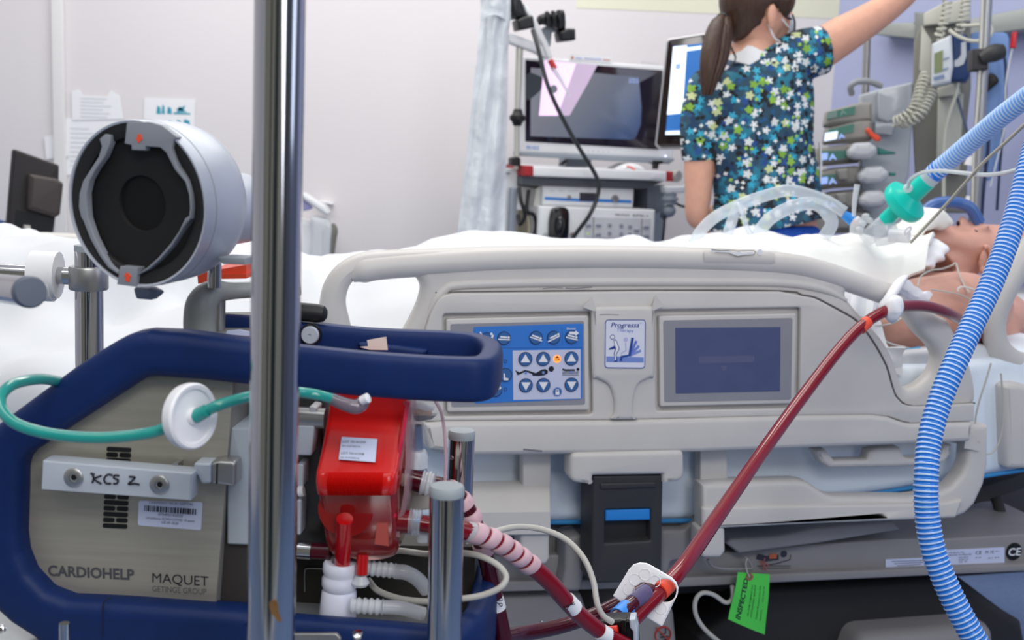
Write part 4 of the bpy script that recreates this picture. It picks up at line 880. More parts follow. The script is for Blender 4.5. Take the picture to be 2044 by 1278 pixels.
la_ = Z1((590, 825), (622, 796), (655, 802), (652, 850), (620, 930), (570, 1000), (530, 1070), (512, 1150), (515, 1230), (520, 1290)) + Z2((525, 60), (560, 160), (610, 260), (660, 330), (700, 362), (700, 380), (640, 340), (590, 270), (535, 170), (492, 60)) + Z1((480, 1290), (466, 1230), (470, 1150), (492, 1075), (540, 1000), (585, 930), (603, 870))
mk('lower_arm', prism(H.poly(la_, .0015), -.005, .0015, .0006), GA, H, hd)
mk('locking_tab', prism(H.poly(Z2((712, 333), (814, 342), (805, 455), (692, 440)), .0025), -.008, .0025, .0006), GA, H, hd)
mk('arrow_mark', prism(H.poly(Z1((815, 798), (836, 796), (838, 818), (845, 822), (822, 850), (806, 822), (814, 818)), .0020), .001, .0020), ORANGE, H, hd)
mk('arrow_mark', prism(H.poly(Z2((752, 366), (778, 392), (770, 396), (768, 424), (742, 420), (744, 394), (734, 390)), .0030), .002, .0030), ORANGE, H, hd)
kn = H.q(*Z2((855, 498))[0], -.03)
mk('lever_knob', prism(rnd(H.poly(Z2((780, 455), (880, 462), (938, 492), (885, 535), (800, 528)), -.03), .003), -.042, -.03, .003), mat('slate_knob', (120, 126, 146), .45), H, hd)
YS = .93
mk('support_arm', tube(T([(405, 790, YS), (400, 680, YS), (398, 640, YS), (403, 605, YS), (425, 584, YS + .01), (460, 581, YS + .02), (520, 578, YS + .03), (600, 574, YS + .04)]), [.0130, .0130, .0130, .0124, .0105, .0075, .0068, .0068], 28), mat('arm_pale_grey', (146, 150, 148), .42), None, hd)
mk('support_rod', tube(T([(429, 505, YS - .005), (428, 574, YS - .005)]), 13.5 * YS / FPX, 20, smooth=False), STEEL, None, hd)
mk('support_post', tube(T([(439, 590, YS + .035), (437, 720, YS + .035)]), 12 * YS / FPX, 20, smooth=False), STEELD, None, hd)
mk('mount_plate', prism(H.poly(K5((430, 75), (735, 90), (735, 165), (478, 158), (425, 100)), -.03), -.05, -.03, .001), GREYP, H, hd)
mk('orange_case', join(prism(E.poly(K5((190, 260), (740, 165), (745, 268), (200, 380)), -.12), -.2, -.12), prism(E.poly(K5((470, 268), (745, 266), (745, 320), (470, 325)), -.115), -.2, -.115)), [ORANGE], E, label='orange case lying behind the support arm of the drive head', cat='case')

# ================================================================== tubes and lines
gl = thing('gas_line', 'teal oxygen tube with a white disc filter looping in front of the console', 'tube', loc=tuple(P(380, 860, .80)))
g1_ = T([(118, 762, .88), (80, 757, .85), (30, 766, .82), (2, 790, .80), (6, 822, .79), (40, 850, .785), (110, 868, .785), (200, 874, .785), (290, 866, .785), (352, 848, .785)])
mk('teal_tube', tube(g1_, .0042, 16), TEAL, None, gl)
g2_ = T([(408, 822, .785), (440, 808, .785), (497, 792, .80), (560, 782, .82), (606, 784, .835), (640, 790, .84), (668, 798, .845)])
mk('teal_tube', tube(g2_, .0041, 16), TEAL, None, gl)
mk('clear_end', tube(T([(662, 796, .845), (690, 808, .84), (712, 812, .84), (724, 804, .845), (728, 800, .85)]), [.0046, .0052, .0056, .0054, .003], 16), mat('smoky_clear', (120, 112, 124), .12, coat=.6, alpha=.8), None, gl)
mk('white_cap', lathe([(0, 0), (.0035, 0), (.0038, .006), (0, .007)], P(722, 800, .838), (.8, -.3, .45), 20), WHITE, None, gl)
fa, fb = P(352, 846, .79), P(412, 820, .78)
fd = Vector((.87, -.47, .10)).normalized(); f0 = P(384, 831, .785)
fl = mk('disc_filter', lathe([(0, -.0075), (.017, -.0070), (.0228, -.0062), (.0236, -.003), (.0236, .0012), (.0222, .0028), (.0195, .0022), (.0188, .0005), (.006, .0003), (.0055, .004), (0, .004)], f0, fd, 48), WHITE, None, gl)
mk('filter_spigot', tube([f0 - fd * .007, P(350, 848, .787)], [.0050, .0045], 16, smooth=False), TEAL, None, fl)
mk('filter_spigot', tube([f0 + fd * .003, P(412, 820, .782)], [.0054, .0048], 16, smooth=False), TEAL, None, fl)

def bands(parent, pts, r, m, name='tape_band'): return mk(name, tube(pts, r, 20, smooth=False), m, None, parent)
# return line: bright blood, from the oxygenator to the clamp, and on to the patient
arl = thing('blood_return_tube', 'bright red blood tube with spiral pale tape running from the oxygenator to the clamp', 'tube', loc=tuple(P(1100, 1180, 1.0)))
A1 = T([(862, 1049, .90), (900, 1055, .905), (946, 1064, .915), (1000, 1086, .93), (1050, 1122, .95), (1095, 1160, .965), (1130, 1200, .98), (1165, 1235, .995), (1210, 1268, 1.01), (1250, 1290, 1.02)])
mk('tube_wall', tube(A1, .0078, 24), BLOOD, None, arl)
Q = resample(cr([tuple(p) for p in A1], 10, False), .002)
sel = [p for p in Q if 0.0165 < (p - Q[0]).length < .118]
start = next(i for i, p in enumerate(Q) if (p - Q[0]).length > .034)
per = 8.0; i = start
for k in range(6):
    seg_ = Q[i:i + 7]; 
    d0 = (seg_[-1] - seg_[0]).normalized()
    V, F = tube(seg_, [.0090, .0094, .0096, .0096, .0095, .0094, .0089], 24, smooth=False)
    axis_pt = seg_[3]
    V = [tuple(Vector(v) + d0 * (.30 * (Vector(v) - axis_pt).dot(UPV))) for v in V]
    mk('spiral_tape', (V, F), PINK, None, arl); i += 7
mk('label_band', tube(T([(1131, 1199, .9800), (1146, 1215, .9865)]), .0081, 24, smooth=False), TAPE, None, arl)
mk('tape_ring', tube(T([(930, 1061, .912), (945, 1064, .915)]), .0086, 20, smooth=False), CLEARW, None, arl)
mk('end_tape', tube(T([(1196, 1260, 1.005), (1212, 1270, 1.011)]), .0082, 24, smooth=False), TAPE, None, arl)
def scissors(parent, pts, rr_):
    mk('scissors_mark', join(*[tube(T(s), .0004, 5) for s in pts]), INK, None, parent)
scissors(arl, [[(1127, 1211, .972), (1134, 1209, .972), (1132, 1217, .972), (1126, 1216, .972), (1127, 1211, .972)], [(1134, 1212, .972), (1146, 1202, .972)], [(1130, 1209, .972), (1148, 1206, .972)]], 1)
# drain line: dark blood
drl = thing('blood_drain_tube', 'dark red blood tube dropping behind the blue console bumper', 'tube', loc=tuple(P(980, 1180, .97)))
D1 = T([(845, 965, .93), (885, 972, .94), (915, 992, .95), (940, 1030, .955), (958, 1075, .96), (972, 1120, .965), (985, 1180, .97), (1000, 1250, .975), (1012, 1310, .98)])
mk('tube_wall', tube(D1, .0076, 24), BLOODD, None, drl)
Q = resample(cr([tuple(p) for p in D1], 10, False), .002)
i = next(i for i, p in enumerate(Q) if (p - Q[0]).length > .024)
for k in range(5):
    mk('spiral_tape', tube(Q[i:i + 6], [.0088, .0093, .0094, .0093, .0092, .0088], 24, smooth=False), PINK, None, drl); i += 8 if k < 3 else 9
mk('label_band', tube(T([(987, 1192, .9705), (993, 1215, .9725)]), .0079, 24, smooth=False), TAPE, None, drl)
scissors(drl, [[(981, 1202, .961), (996, 1199, .961)], [(982, 1197, .961), (996, 1206, .961)], [(995, 1198, .961), (1001, 1194, .961), (1002, 1199, .961), (996, 1200, .961)], [(996, 1206, .961), (1002, 1205, .961), (1001, 1211, .961), (996, 1207, .961)]], 1)
dr2 = thing('blood_drain_tube', 'dark red blood tube passing low behind the clamp towards the white plate', 'tube', loc=tuple(P(1150, 1240, 1.15)))
mk('tube_wall', tube(T([(985, 1275, 1.05), (1040, 1266, 1.10), (1120, 1250, 1.14), (1190, 1226, 1.17), (1240, 1202, 1.18), (1290, 1176, 1.19)]), .0080, 20), BLOODD, None, dr2)
dr3 = thing('blood_drain_tube', 'dark blood tube with a blue band entering the white foam plate', 'tube', loc=tuple(P(1250, 1215, 1.08)))
mk('tube_wall', tube(T([(1215, 1255, 1.055), (1240, 1226, 1.07), (1265, 1203, 1.09), (1290, 1184, 1.115), (1315, 1165, 1.15)]), .0084, 22), BLOODD, None, dr3)
mk('blue_band', tube(T([(1233, 1231, 1.066), (1252, 1214, 1.080)]), .0090, 22, smooth=False), mat('band_blue', (52, 140, 228), .4), None, dr3)
mk('clear_sheath', tube(T([(1262, 1204, 1.087), (1288, 1184, 1.112)]), [.0085, .0092], 22, smooth=False), mat('violet_clear', (130, 140, 200), .15, coat=.6, alpha=.3), None, dr3)
arm_ = thing('blood_return_tube', 'bright red blood tube climbing from the white foam plate to the bed rail', 'tube', loc=tuple(P(1500, 950, 1.5)))
A2 = T([(1205, 1290, 1.05), (1240, 1257, 1.07), (1290, 1208, 1.105), (1330, 1170, 1.135), (1370, 1122, 1.18), (1430, 1035, 1.29), (1520, 905, 1.45), (1600, 795, 1.57), (1680, 692, 1.67), (1730, 643, 1.72), (1775, 618, 1.755), (1810, 611, 1.79), (1850, 612, 1.83), (1890, 624, 1.88), (1925, 644, 1.96), (1950, 668, 2.06), (1972, 702, 2.14), (1985, 725, 2.18)])
mk('tube_wall', tube(A2, .0089, 24), BLOOD, None, arm_)
mk('orange_band', tube(T([(1716, 656.5, 1.708), (1731, 642.5, 1.7205)]), .0097, 22, smooth=False), ORANGE, None, arm_)
mk('orange_band', tube(T([(1316, 1183, 1.1225), (1333, 1167, 1.1375)]), .0094, 22, smooth=False), ORANGE, None, arm_)
# foam plate
PFr = Fr(P(1290, 1185, 1.12), yaw=-12, tilt=-14)
pl = K7((497, 545), (690, 225), (745, 165), (820, 143), (900, 150), (960, 178), (1210, 325), (1262, 380), (1287, 450), (1275, 530), (1090, 915), (925, 815), (800, 730), (640, 640))
pr_ = rnd(PFr.poly(pl), .002)
fp_ = thing('foam_plate', 'white foam tube holder plate with round holes around the two blood tubes', 'tube holder', fr=PFr)
holes = [circ(PFr.uv(*K7((1125, 480))[0]), .0118, 20), circ(PFr.uv(*K7((870, 520))[0]), .0115, 20)]
mk('plate', prism([pr_] + holes, -.006, .0, .0015), FOAM, PFr, fp_)
for c in ((690, 460), (765, 345), (885, 285), (1005, 365), (1075, 690)):
    u = PFr.uv(*K7(c)[0]); mk('punched_ring', prism([circ(u, .0062, 24), circ(u, .0054, 24)], -.0005, .0004), mat('foam_shade', (230, 228, 231), .7), PFr, fp_)
# clamp
CF = Fr(P(1240, 1258, 1.03), yaw=-10)
cl = thing('tube_clamp', 'black tube clamp with a silver lever holding the blood tubes', 'clamp', fr=CF)
mk('clamp_body', prism(rnd(CF.poly(K7((335, 850), (600, 830), (690, 830), (790, 880), (810, 1200), (300, 1200), (360, 1000)), 0), .004), -.022, 0, .003), mat('gloss_black', (12, 12, 13), .3), CF, cl)
mk('clamp_rib', prism(CF.poly(K7((600, 835), (660, 835), (670, 1200), (610, 1200)), .004), -.01, .004, .001), mat('gloss_black', (14, 14, 16)), CF, cl)
mk('clamp_lever', prism(rnd(CF.poly(K7((695, 825), (770, 818), (780, 900), (795, 950), (800, 1200), (745, 1200), (740, 970), (705, 930)), .006), .001), -.012, .006, .0015), ALU, CF, cl)
mk('clamp_tip', tube([CF.q(*K7((420, 960))[0], .010), CF.q(*K7((560, 945))[0], .010)], [.0042, .0040], 16, smooth=False), mat('tip_red', (220, 52, 40), .4), CF, cl)
# cables
mk('pressure_cable', tube(T([(1222, 1242, 1.015), (1204, 1230, 1.01), (1192, 1205, 1.01), (1184, 1160, 1.02), (1165, 1115, 1.03), (1130, 1078, 1.04), (1085, 1058, 1.04), (1040, 1052, 1.03), (1000, 1058, 1.01), (960, 1074, .99), (930, 1092, .98), (885, 1110, .98)]), .0029, 12), CABLEG, None, label='grey cable arching from the clamp over the taped blood tube', cat='cable')
mk('sensor_cable', tube(T([(735, 1158, .93), (755, 1180, .92), (800, 1196, .91), (855, 1201, .905), (920, 1196, .90), (965, 1188, .90), (1000, 1172, .90), (1010, 1150, .905), (990, 1126, .91), (950, 1108, .92), (900, 1104, .94), (850, 1106, .96), (800, 1100, .97), (780, 1104, .97)]), .0027, 12), CABLEG, None, label='cream cable looping around the capped post beside the oxygenator', cat='cable')
tag = thing('inspection_tag', 'bright green INSPECTED tag hanging from the bed frame', 'tag', fr=(TG := Fr(P(1495, 1200, B.w(*B.uv(1495, 1150, -.07), -.07).y - .01), yaw=15)))
tg = TG.poly(K2((178, 272), (230, 268), (380, 284), (350, 680), (112, 580)), .0)
gt = warp(prism(tg, -.0008, 0), lambda v: v)
secs = []
def tagpt(fx, fy):
    a, b, c, d = [Vector(TG.uv(*p)) for p in K2((172, 270), (380, 284), (350, 680), (112, 580))]
    q = a.lerp(b, fx).lerp(d.lerp(c, fx), fy); return Vector((q.x, q.y, .004 * math.sin(fx * 3) * fy + .002 * math.sin(fy * 5)))
tgm = mk('tag_sheet', sheet([[tagpt(i / 8, j / 10) for i in range(9)] for j in range(11)], .0006), mat('neon_green', (84, 214, 84), .6, emit=0), TG, tag)
def tagtext(s, fy0, fy1, fx, cap):
    V, F = text(s, TG, (1450, 1200), (1550, 1200), 20, 0, bold=.03 if cap > .1 else .01)
    x0 = min(v[0] for v in V); x1 = max(v[0] for v in V); y0 = min(v[1] for v in V); y1 = max(v[1] for v in V)
    out = []
    for v in V:
        fy = fy1 + (fy0 - fy1) * (v[0] - x0) / (x1 - x0); f = fx - cap * (v[1] - y0) / (y1 - y0); out.append(tagpt(f, fy) + Vector((0, 0, .0018 if v[2] > 0 else .0008)))
    return out, F
mk('lettering', tagtext('INSPECTED', .10, .92, .33, .17), INK, TG, tgm)
for s, f, c in (('HILL-ROM COMPANY INC.', .50, .055), ('AUTHORIZED SERVICE', .59, .055), ('Preventive Maintenance Due Date', .74, .055), ('Inspected by            Work Order No.', .86, .055)):
    mk('lettering', tagtext(s, .20, .80 if c < .06 else .9, f, c), INK, TG, tgm)
mk('tag_eyelet', prism([circ(TG.uv(*K2((250, 302))[0], .003), .0068, 20), circ(TG.uv(*K2((250, 302))[0], .003), .0025, 12)], -.001, .0035), mat('eyelet_brown', (150, 104, 84), .6), TG, tag)
mk('tag_string', tube([TG.q(*K2(p)[0], .004) for p in ((250, 302), (235, 270), (225, 215), (235, 180))], .0012, 8), CABLEG, TG, tag)
mk('bed_lead', tube([B.q(*p, -.07) for p in ((1462, 1170), (1462, 1195), (1448, 1203), (1425, 1188), (1402, 1184), (1388, 1200), (1390, 1230), (1412, 1262), (1460, 1300))], .0040, 12), CABLEG, B, label='grey cable hanging in a loop below the bed frame by the green tag', cat='cable')
# ================================================================== patient lying on the bed
pat = thing('person', 'bare-shouldered patient lying face up on the bed with a white pad over the mouth', 'person', fr=B)
NH = -.50
def hsec(xz, top, bot, half, up_=2.2, seg=22):
    """One slice of the head across its length: Z11 pixels for crown line and jaw line."""
    t, b = B.q(*Z11((xz, top))[0], NH), B.q(*Z11((xz, bot))[0], NH); c = (t + b) / 2; h = (t.y - b.y) / 2; s = []
    for k in range(seg):
        a = 2 * math.pi * k / seg; ca, sa = math.cos(a), math.sin(a)
        w = half * (1.0 - .16 * max(0, sa))
        s.append(Vector((c.x, c.y + h * math.copysign(abs(sa) ** .9, sa), NH + w * math.copysign(abs(ca) ** .85, ca))))
    return s
head = loft([hsec(x, t, b, w) for x, t, b, w in ((985, 812, 850, .012), (1010, 780, 880, .026), (1060, 758, 910, .040), (1130, 744, 950, .050), (1220, 736, 990, .057), (1310, 738, 1020, .064), (1400, 728, 1045, .068),
      (1480, 742, 1062, .070), (1540, 728, 1078, .073), (1640, 716, 1090, .077), (1760, 724, 1090, .078), (1870, 770, 1070, .072), (1950, 830, 1030, .055), (1985, 890, 980, .028))])
nose = ellipsoid(B.q(*Z11((1378, 712))[0], NH), .011, .019, .012, Matrix.Rotation(R(28), 3, 'Z'), 16, 10)
bridge = ellipsoid(B.q(*Z11((1440, 735))[0], NH), .022, .010, .008, Matrix.Rotation(R(-16), 3, 'Z'), 16, 10)
nost = [ellipsoid(B.q(*Z11((1350, 722))[0], NH + s * .009), .008, .009, .006, None, 12, 8) for s in (1, -1)]
lips = ellipsoid(B.q(*Z11((1235, 748))[0], NH), .014, .010, .024, None, 16, 10)
brow = [ellipsoid(B.q(*Z11((1545, 735))[0], NH + s * .026), .009, .007, .020, None, 14, 8) for s in (1, -1)]
lids = [ellipsoid(B.q(*Z11((1485, 756))[0], NH + s * .028), .011, .008, .014, None, 14, 8) for s in (1, -1)]
neck = tube([B.q(*Z11((1420, 960))[0], NH), B.q(*Z11((1300, 990))[0], NH), B.q(*Z11((1180, 1080))[0], NH)], [.056, .056, .064], 20)
def bq(x, y, n): return B.q(x, y, n)
chest = [ellipsoid(bq(1860, 630, -.44), .20, .092, .20, Matrix.Rotation(R(2), 3, 'Z')), ellipsoid(bq(1740, 660, -.48), .26, .085, .17, None)]
tr_ = tube([bq(1780, 645, -.5), bq(1600, 640, -.5), bq(1300, 650, -.5), bq(1150, 655, -.5)], [.12, .125, .12, .12], 20, sec=(.75, 1.25, 2), up=(0, 1, 0))
sh = ellipsoid(bq(1910, 615, -.26), .115, .072, .085, None)
armN = tube([bq(1905, 622, -.25), bq(1840, 628, -.225), bq(1770, 642, -.22), bq(1690, 670, -.225), bq(1600, 690, -.24), bq(1450, 690, -.28), bq(1370, 692, -.29)], [.074, .072, .064, .054, .044, .034, .028], 18)
hand = ellipsoid(bq(1345, 694, -.30), .045, .018, .038, None, 16, 10)
fing = [tube([bq(1330 - 2 * j, 694, -.275 - j * .018), bq(1300, 696, -.272 - j * .019), bq(1275 - (2 - abs(j - 1.5)) * 8, 702, -.272 - j * .020)], [.009, .0085, .007], 10) for j in range(4)] + [tube([bq(1345, 692, -.262), bq(1318, 700, -.25), bq(1300, 706, -.252)], [.010, .0095, .008], 10)]
armF = tube([bq(1900, 590, -.70), bq(1800, 620, -.74), bq(1680, 650, -.75), bq(1500, 650, -.74)], [.062, .056, .048, .036], 16)
legs = [tube([bq(1180, 650, -.5 + s * .08), bq(900, 610, -.5 + s * .1), bq(600, 640, -.5 + s * .1), bq(480, 630, -.5 + s * .1), bq(470, 590, -.5 + s * .1)], [.085, .062, .042, .038, .028], 16) for s in (1, -1)]
mk('body', remesh(join(head, nose, bridge, lips, neck, tr_, sh, armN, hand, armF, *(nost + brow + lids + chest + fing + legs)), .0055, 3), SKINP, B, pat, ang=180)
mk('nostril', ellipsoid(B.q(*Z11((1332, 706))[0], NH + .0125), .0042, .0052, .004, None, 12, 8), mat('nostril_dark', (62, 26, 26), .7), B, pat)
ec = B.q(*Z11((1552, 1015))[0], NH + .068)
mk('ear', join(tube([ec + Vector((.010 * math.sin(a) - .002 * math.cos(a), .028 * math.cos(a), .006 + .004 * math.sin(a))) for a in [k * .62 - .4 for k in range(9)]], .0052, 10), ellipsoid(ec, .012, .022, .006, None, 14, 8), ellipsoid(ec + Vector((-.006, -.022, .006)), .007, .009, .006, None, 12, 8)), SKINP, B, pat)
mk('eyelid', tube([B.q(*Z11((1472, 762))[0], NH + .036), B.q(*Z11((1488, 772))[0], NH + .042), B.q(*Z11((1506, 768))[0], NH + .036)], .0013, 8), mat('lash_brown', (70, 44, 36), .7), B, pat)
hs = []
for xz, t, b, w in ((1660, 900, 1092, .0805), (1740, 760, 1100, .0835), (1860, 764, 1082, .078), (1955, 824, 1042, .061), (1996, 886, 988, .030)): hs.append(hsec(xz, t, b, w))
mk('hair', loft(hs), mat('patient_hair', (92, 78, 70), .7, bump=(300, .5, .002)), B, pat)
# pad on the mouth, tube holder, clear parts
pd = [B.q(*Z11(p)[0], NH + .06) for p in ((962, 800), (985, 780), (1040, 700), (1110, 640), (1165, 592), (1215, 590), (1262, 628), (1310, 690), (1305, 720), (1262, 748), (1215, 770), (1165, 750), (1120, 768), (1050, 782), (985, 820), (962, 815))]
mk('mouth_pad', prism(cr([(p.x, p.y) for p in pd], 3), NH - .030, NH + .062, .014, 4), mat('pad_white', (242, 240, 232), .85, bump=(200, .3, .001)), B, label='folded white gauze pad resting over the mouth of the patient', cat='gauze pad')
# white linen folded over the chest
cg = []
toprow = [(1372, 492), (1450, 470), (1540, 474), (1600, 480), (1650, 478), (1700, 470), (1740, 472), (1790, 478), (1830, 478), (1866, 484)]
botrow = [(1372, 500), (1450, 500), (1540, 500), (1600, 504), (1650, 512), (1700, 522), (1740, 534), (1772, 540), (1800, 536), (1850, 500)]
for i in range(61):
    f = i / 60 * 9; k = min(8, int(f)); g = f - k
    tq = [toprow[k][j] * (1 - g) + toprow[k + 1][j] * g for j in (0, 1)]; bq_ = [botrow[k][j] * (1 - g) + botrow[k + 1][j] * g for j in (0, 1)]
    a, b = B.q(*tq, -.50), B.q(*bq_, -.26); row = []
    for j in range(25):
        h = j / 24; p = a.lerp(b, h); p.y += .030 * math.sin(h * math.pi) * (.4 + .6 * i / 60) + .006 * noise.noise(p * 22) + .004 * math.sin(p.x * 60 + h * 8)
        if j > 20: p.y -= .008 * (j - 20); 
        row.append(p)
    a2 = [Vector((a.x, a.y - .02 * m, a.z - .07 * m)) for m in (3, 2, 1)]
    cg.append(a2 + row)
mk('chest_linen', sheet(cg, .007), mat('cream_linen', (244, 243, 238), .85, bump=(160, .25, .001)), B, label='crumpled white linen folded over the chest of the patient', cat='cloth')
mk('rolled_towel', warp(remesh(join(ellipsoid(B.q(1842, 491, -.42), .034, .017, .085, None, 24, 14), ellipsoid(B.q(1828, 508, -.38), .045, .018, .08, None, 24, 14), ellipsoid(B.q(1808, 524, -.34), .050, .016, .07, None, 24, 14)), .005, 4), lambda v: v + .006 * noise.noise_vector(v * 30)), mat('towel_white', (236, 236, 238), .9, bump=(260, .3, .001)), B, label='crumpled white towel beneath the chin of the patient', cat='towel')
mk('folded_sheet', prism(cr([B.uv(*p, -.100) for p in ((1740, 712), (1800, 705), (1880, 698), (1980, 690), (1990, 740), (1880, 780), (1800, 805), (1745, 795))], 3), -.135, -.100, .010), CLOTH, B, label='white folded sheet under the bare arm seen through the rail opening', cat='sheet')
mk('pillow', warp(ellipsoid(bq(2010, 640, -.50), .20, .075, .30, None, 32, 18), lambda v: v), CLOTH, B, label='white pillow under the head of the patient', cat='pillow')
mk('arm_dressing', sheet([[B.q(1702 + 62 * i / 8 - 8 * j / 8, 563 + 22 * i / 8 + (75 - 4 * i) * j / 8 + 4 * math.sin(i * 1.7), -.115 - .05 * (1 - j / 8) + .008 * math.sin(i * 1.3)) for j in range(9)] for i in range(9)], .004), CLOTH, B, label='white cloth hanging inside the rail opening beside the arm', cat='cloth')
# gauze tie that holds the blood tube on the rail
gz = thing('gauze_tie', 'white gauze strip tied round the rail and the red blood tube', 'tie', fr=B)
mk('wrap', tube([B.q(*p) for p in ((1806, 553, .0), (1797, 562, .010), (1785, 580, .018), (1772, 598, .024), (1758, 612, .022), (1752, 618, .014))], [.006, .009, .010, .009, .007, .004], 16, sec=(1, .55, 2.4)), TAPE, B, gz)
mk('wrap', sheet([[B.q(1800 + 62 * i / 10 - 12 * j / 8, 556 + 32 * i / 10 + 30 * j / 8 - 3 * math.sin(i * .8) + 2 * math.sin(i * 2 + j), .008 + .008 * math.sin(j / 8 * 3.1) - .012 * i / 10 + .003 * noise.noise(Vector((i * .6, j * .6, 3)))) for j in range(9)] for i in range(11)], .003), TAPE, B, gz)
kc = P(1784, 617, 1.748)
kM = B.I @ kc
mk('knot', warp(ellipsoid(kM, .0150, .0215, .0150, None, 20, 14), lambda v: v + .004 * noise.noise_vector(v * 70)), TAPE, B, gz)
# leads and lines on the patient
def lead(name, pts, r, m, label): return mk(name, tube([B.q(*p) for p in pts], r, 8), m, B, label=label, cat='line')
lead('monitor_lead', [(1832, 572, -.17), (1838, 552, -.19), (1858, 540, -.21), (1880, 537, -.22), (1900, 530, -.24), (1908, 526, -.25), (1914, 545, -.22), (1925, 570, -.19), (1935, 585, -.17)], .0016, CABLEG, 'thin grey monitor lead looping across the bare shoulder')
lead('monitor_lead', [(1858, 578, -.16), (1885, 582, -.16), (1915, 588, -.155), (1940, 600, -.15)], .0015, CABLEG, 'straight grey lead lying below the shoulder crease')
lead('monitor_lead', [(1912, 582, -.155), (1914, 575, -.155), (1925, 573, -.155), (1950, 580, -.155)], .0016, CABLEW, 'short white lead hooked near the blue breathing hose')
lead('monitor_lead', [(1812, 630, -.155), (1816, 650, -.155), (1830, 668, -.15), (1862, 686, -.14)], .0018, CABLEW, 'white lead curving down the arm inside the rail opening')
lead('monitor_lead', [(1752, 668, -.15), (1775, 685, -.15), (1820, 697, -.145)], .0018, CABLEW, 'white lead running towards the blue connector on the arm')
lead('monitor_lead', [(1745, 652, -.15), (1780, 646, -.15), (1808, 630, -.15)], .0018, CABLEG, 'grey lead crossing the arm below the red tube')
lead('infusion_line', [(1780, 768, -.10), (1820, 762, -.10), (1870, 752, -.10)], .003, CABLEG, 'grey lead lying on the sheet at the bottom of the rail opening')
cn_ = thing('line_connector', 'blue and clear line connector lying along the arm of the patient', 'connector', fr=B)
mk('blue_sleeve', tube([B.q(1808, 702, -.135), B.q(1835, 697, -.135)], .0052, 14, smooth=False), mat('sky_sleeve', (74, 170, 222), .35), B, cn_)
mk('clear_sleeve', tube([B.q(1835, 697, -.135), B.q(1862, 694, -.135)], .0042, 14, smooth=False), CLEARW, B, cn_)
mk('orange_tip', tube([B.q(1860, 694, -.135), B.q(1876, 691, -.135)], .0030, 12, smooth=False), ORANGE, B, cn_)
lead('drip_line', [(1978, 725, -.02), (1968, 760, -.02), (1955, 800, -.02), (1947, 840, -.02), (1948, 880, -.02), (1962, 905, -.02), (1985, 900, -.02), (2000, 860, -.02), (2002, 800, -.02), (1998, 745, -.02)], .0016, CABLEG, 'thin grey line hanging in a loop beside the end of the rail')

# ================================================================== nurse seen from behind
NY = 3.0
Nf = Fr((P(1510, 300, NY).x, NY, 0))
nur = thing('person', 'nurse in a flowered blue top seen from behind reaching up with one bare arm', 'person', fr=Nf)
def nq(x, y, n=0): return Nf.q(x, y, n)
MPX = NY / FPX
# bare body: head, neck, arms, hips, legs
hc = nq(1513, 4, 0)
hrot = Matrix.Rotation(R(-52), 3, 'Y')
skull = ellipsoid(hc, .074, .112, .094, hrot, 28, 18)
face_ = ellipsoid(hc + Vector((.042, -.040, -.034)), .052, .074, .050, hrot, 22, 14)
jaw = ellipsoid(hc + Vector((.046, -.075, -.030)), .040, .040, .042, hrot, 18, 12)
nose_ = ellipsoid(hc + Vector((.098, -.026, -.066)), .011, .018, .014, hrot, 12, 8)
neck_ = tube([nq(1512, 30, .0), nq(1508, 75, .004), nq(1500, 125, .01)], [.055, .052, .070], 20)
ear_ = [ellipsoid(nq(1541, 30, .082), .015, .030, .010, Matrix.Rotation(R(38), 3, 'Y'), 16, 10), ellipsoid(nq(1541, 52, .080), .008, .010, .008, None, 12, 8)]
torso = tube([nq(1502, 138, -.01), nq(1510, 200, -.01), nq(1515, 300, -.01), nq(1525, 400, -.01), nq(1528, 480, -.01)], [.72, .92, .86, .86, .98], 24, sec=(.10, .145, 2.3), up=(0, 0, 1))
armL = tube([nq(1420, 200, .01), nq(1402, 250, .02), nq(1396, 320, .025), nq(1394, 385, .02), nq(1391, 425, .005), nq(1402, 436, -.04), nq(1440, 430, -.13), nq(1490, 420, -.20)], [.036, .040, .040, .035, .031, .032, .032, .025], 18)
handL = join(ellipsoid(nq(1512, 416, -.235), .036, .022, .046, Matrix.Rotation(R(40), 3, 'Y'), 16, 10), *[tube([nq(1520 + j * 4, 408 + j * 5, -.26), nq(1534 + j * 3, 410 + j * 5, -.295), nq(1538 + j * 2, 420 + j * 4, -.32)], [.009, .008, .0065], 10) for j in range(4)], tube([nq(1500, 404, -.24), nq(1506, 396, -.275), nq(1514, 398, -.295)], [.010, .009, .007], 10))
armR = tube([nq(1590, 120, 0), nq(1630, 102, 0), nq(1680, 72, .0), nq(1730, 42, -.01), nq(1775, 12, -.02), nq(1812, -22, -.03), nq(1846, -80, -.08), nq(1868, -140, -.12)], [.054, .054, .050, .043, .037, .034, .031, .023], 20)
handR = join(ellipsoid(nq(1876, -168, -.135), .034, .046, .018, None, 16, 10), *[tube([nq(1860 + j * 11, -192, -.135), nq(1862 + j * 12, -222 - (8 if j in (1, 2) else 0), -.15), nq(1863 + j * 12, -240 - (12 if j in (1, 2) else 0), -.17)], [.009, .008, .0065], 10) for j in range(4)], tube([nq(1852, -160, -.13), nq(1838, -182, -.14), nq(1834, -198, -.15)], [.010, .009, .0075], 10))
legs_ = [tube([nq(1525 + s * 45, 470, -.01), nq(1525 + s * 48, 640, .0), nq(1525 + s * 46, 820, .01), nq(1525 + s * 46, 1040, .02), nq(1527 + s * 46, 1195, .02)], [.10, .085, .062, .055, .042], 18) for s in (1, -1)]
mk('body', remesh(join(skull, face_, jaw, nose_, neck_, torso, armL, handL, armR, handR, *(ear_ + legs_)), .006, 3), SKIN, Nf, nur, ang=180)
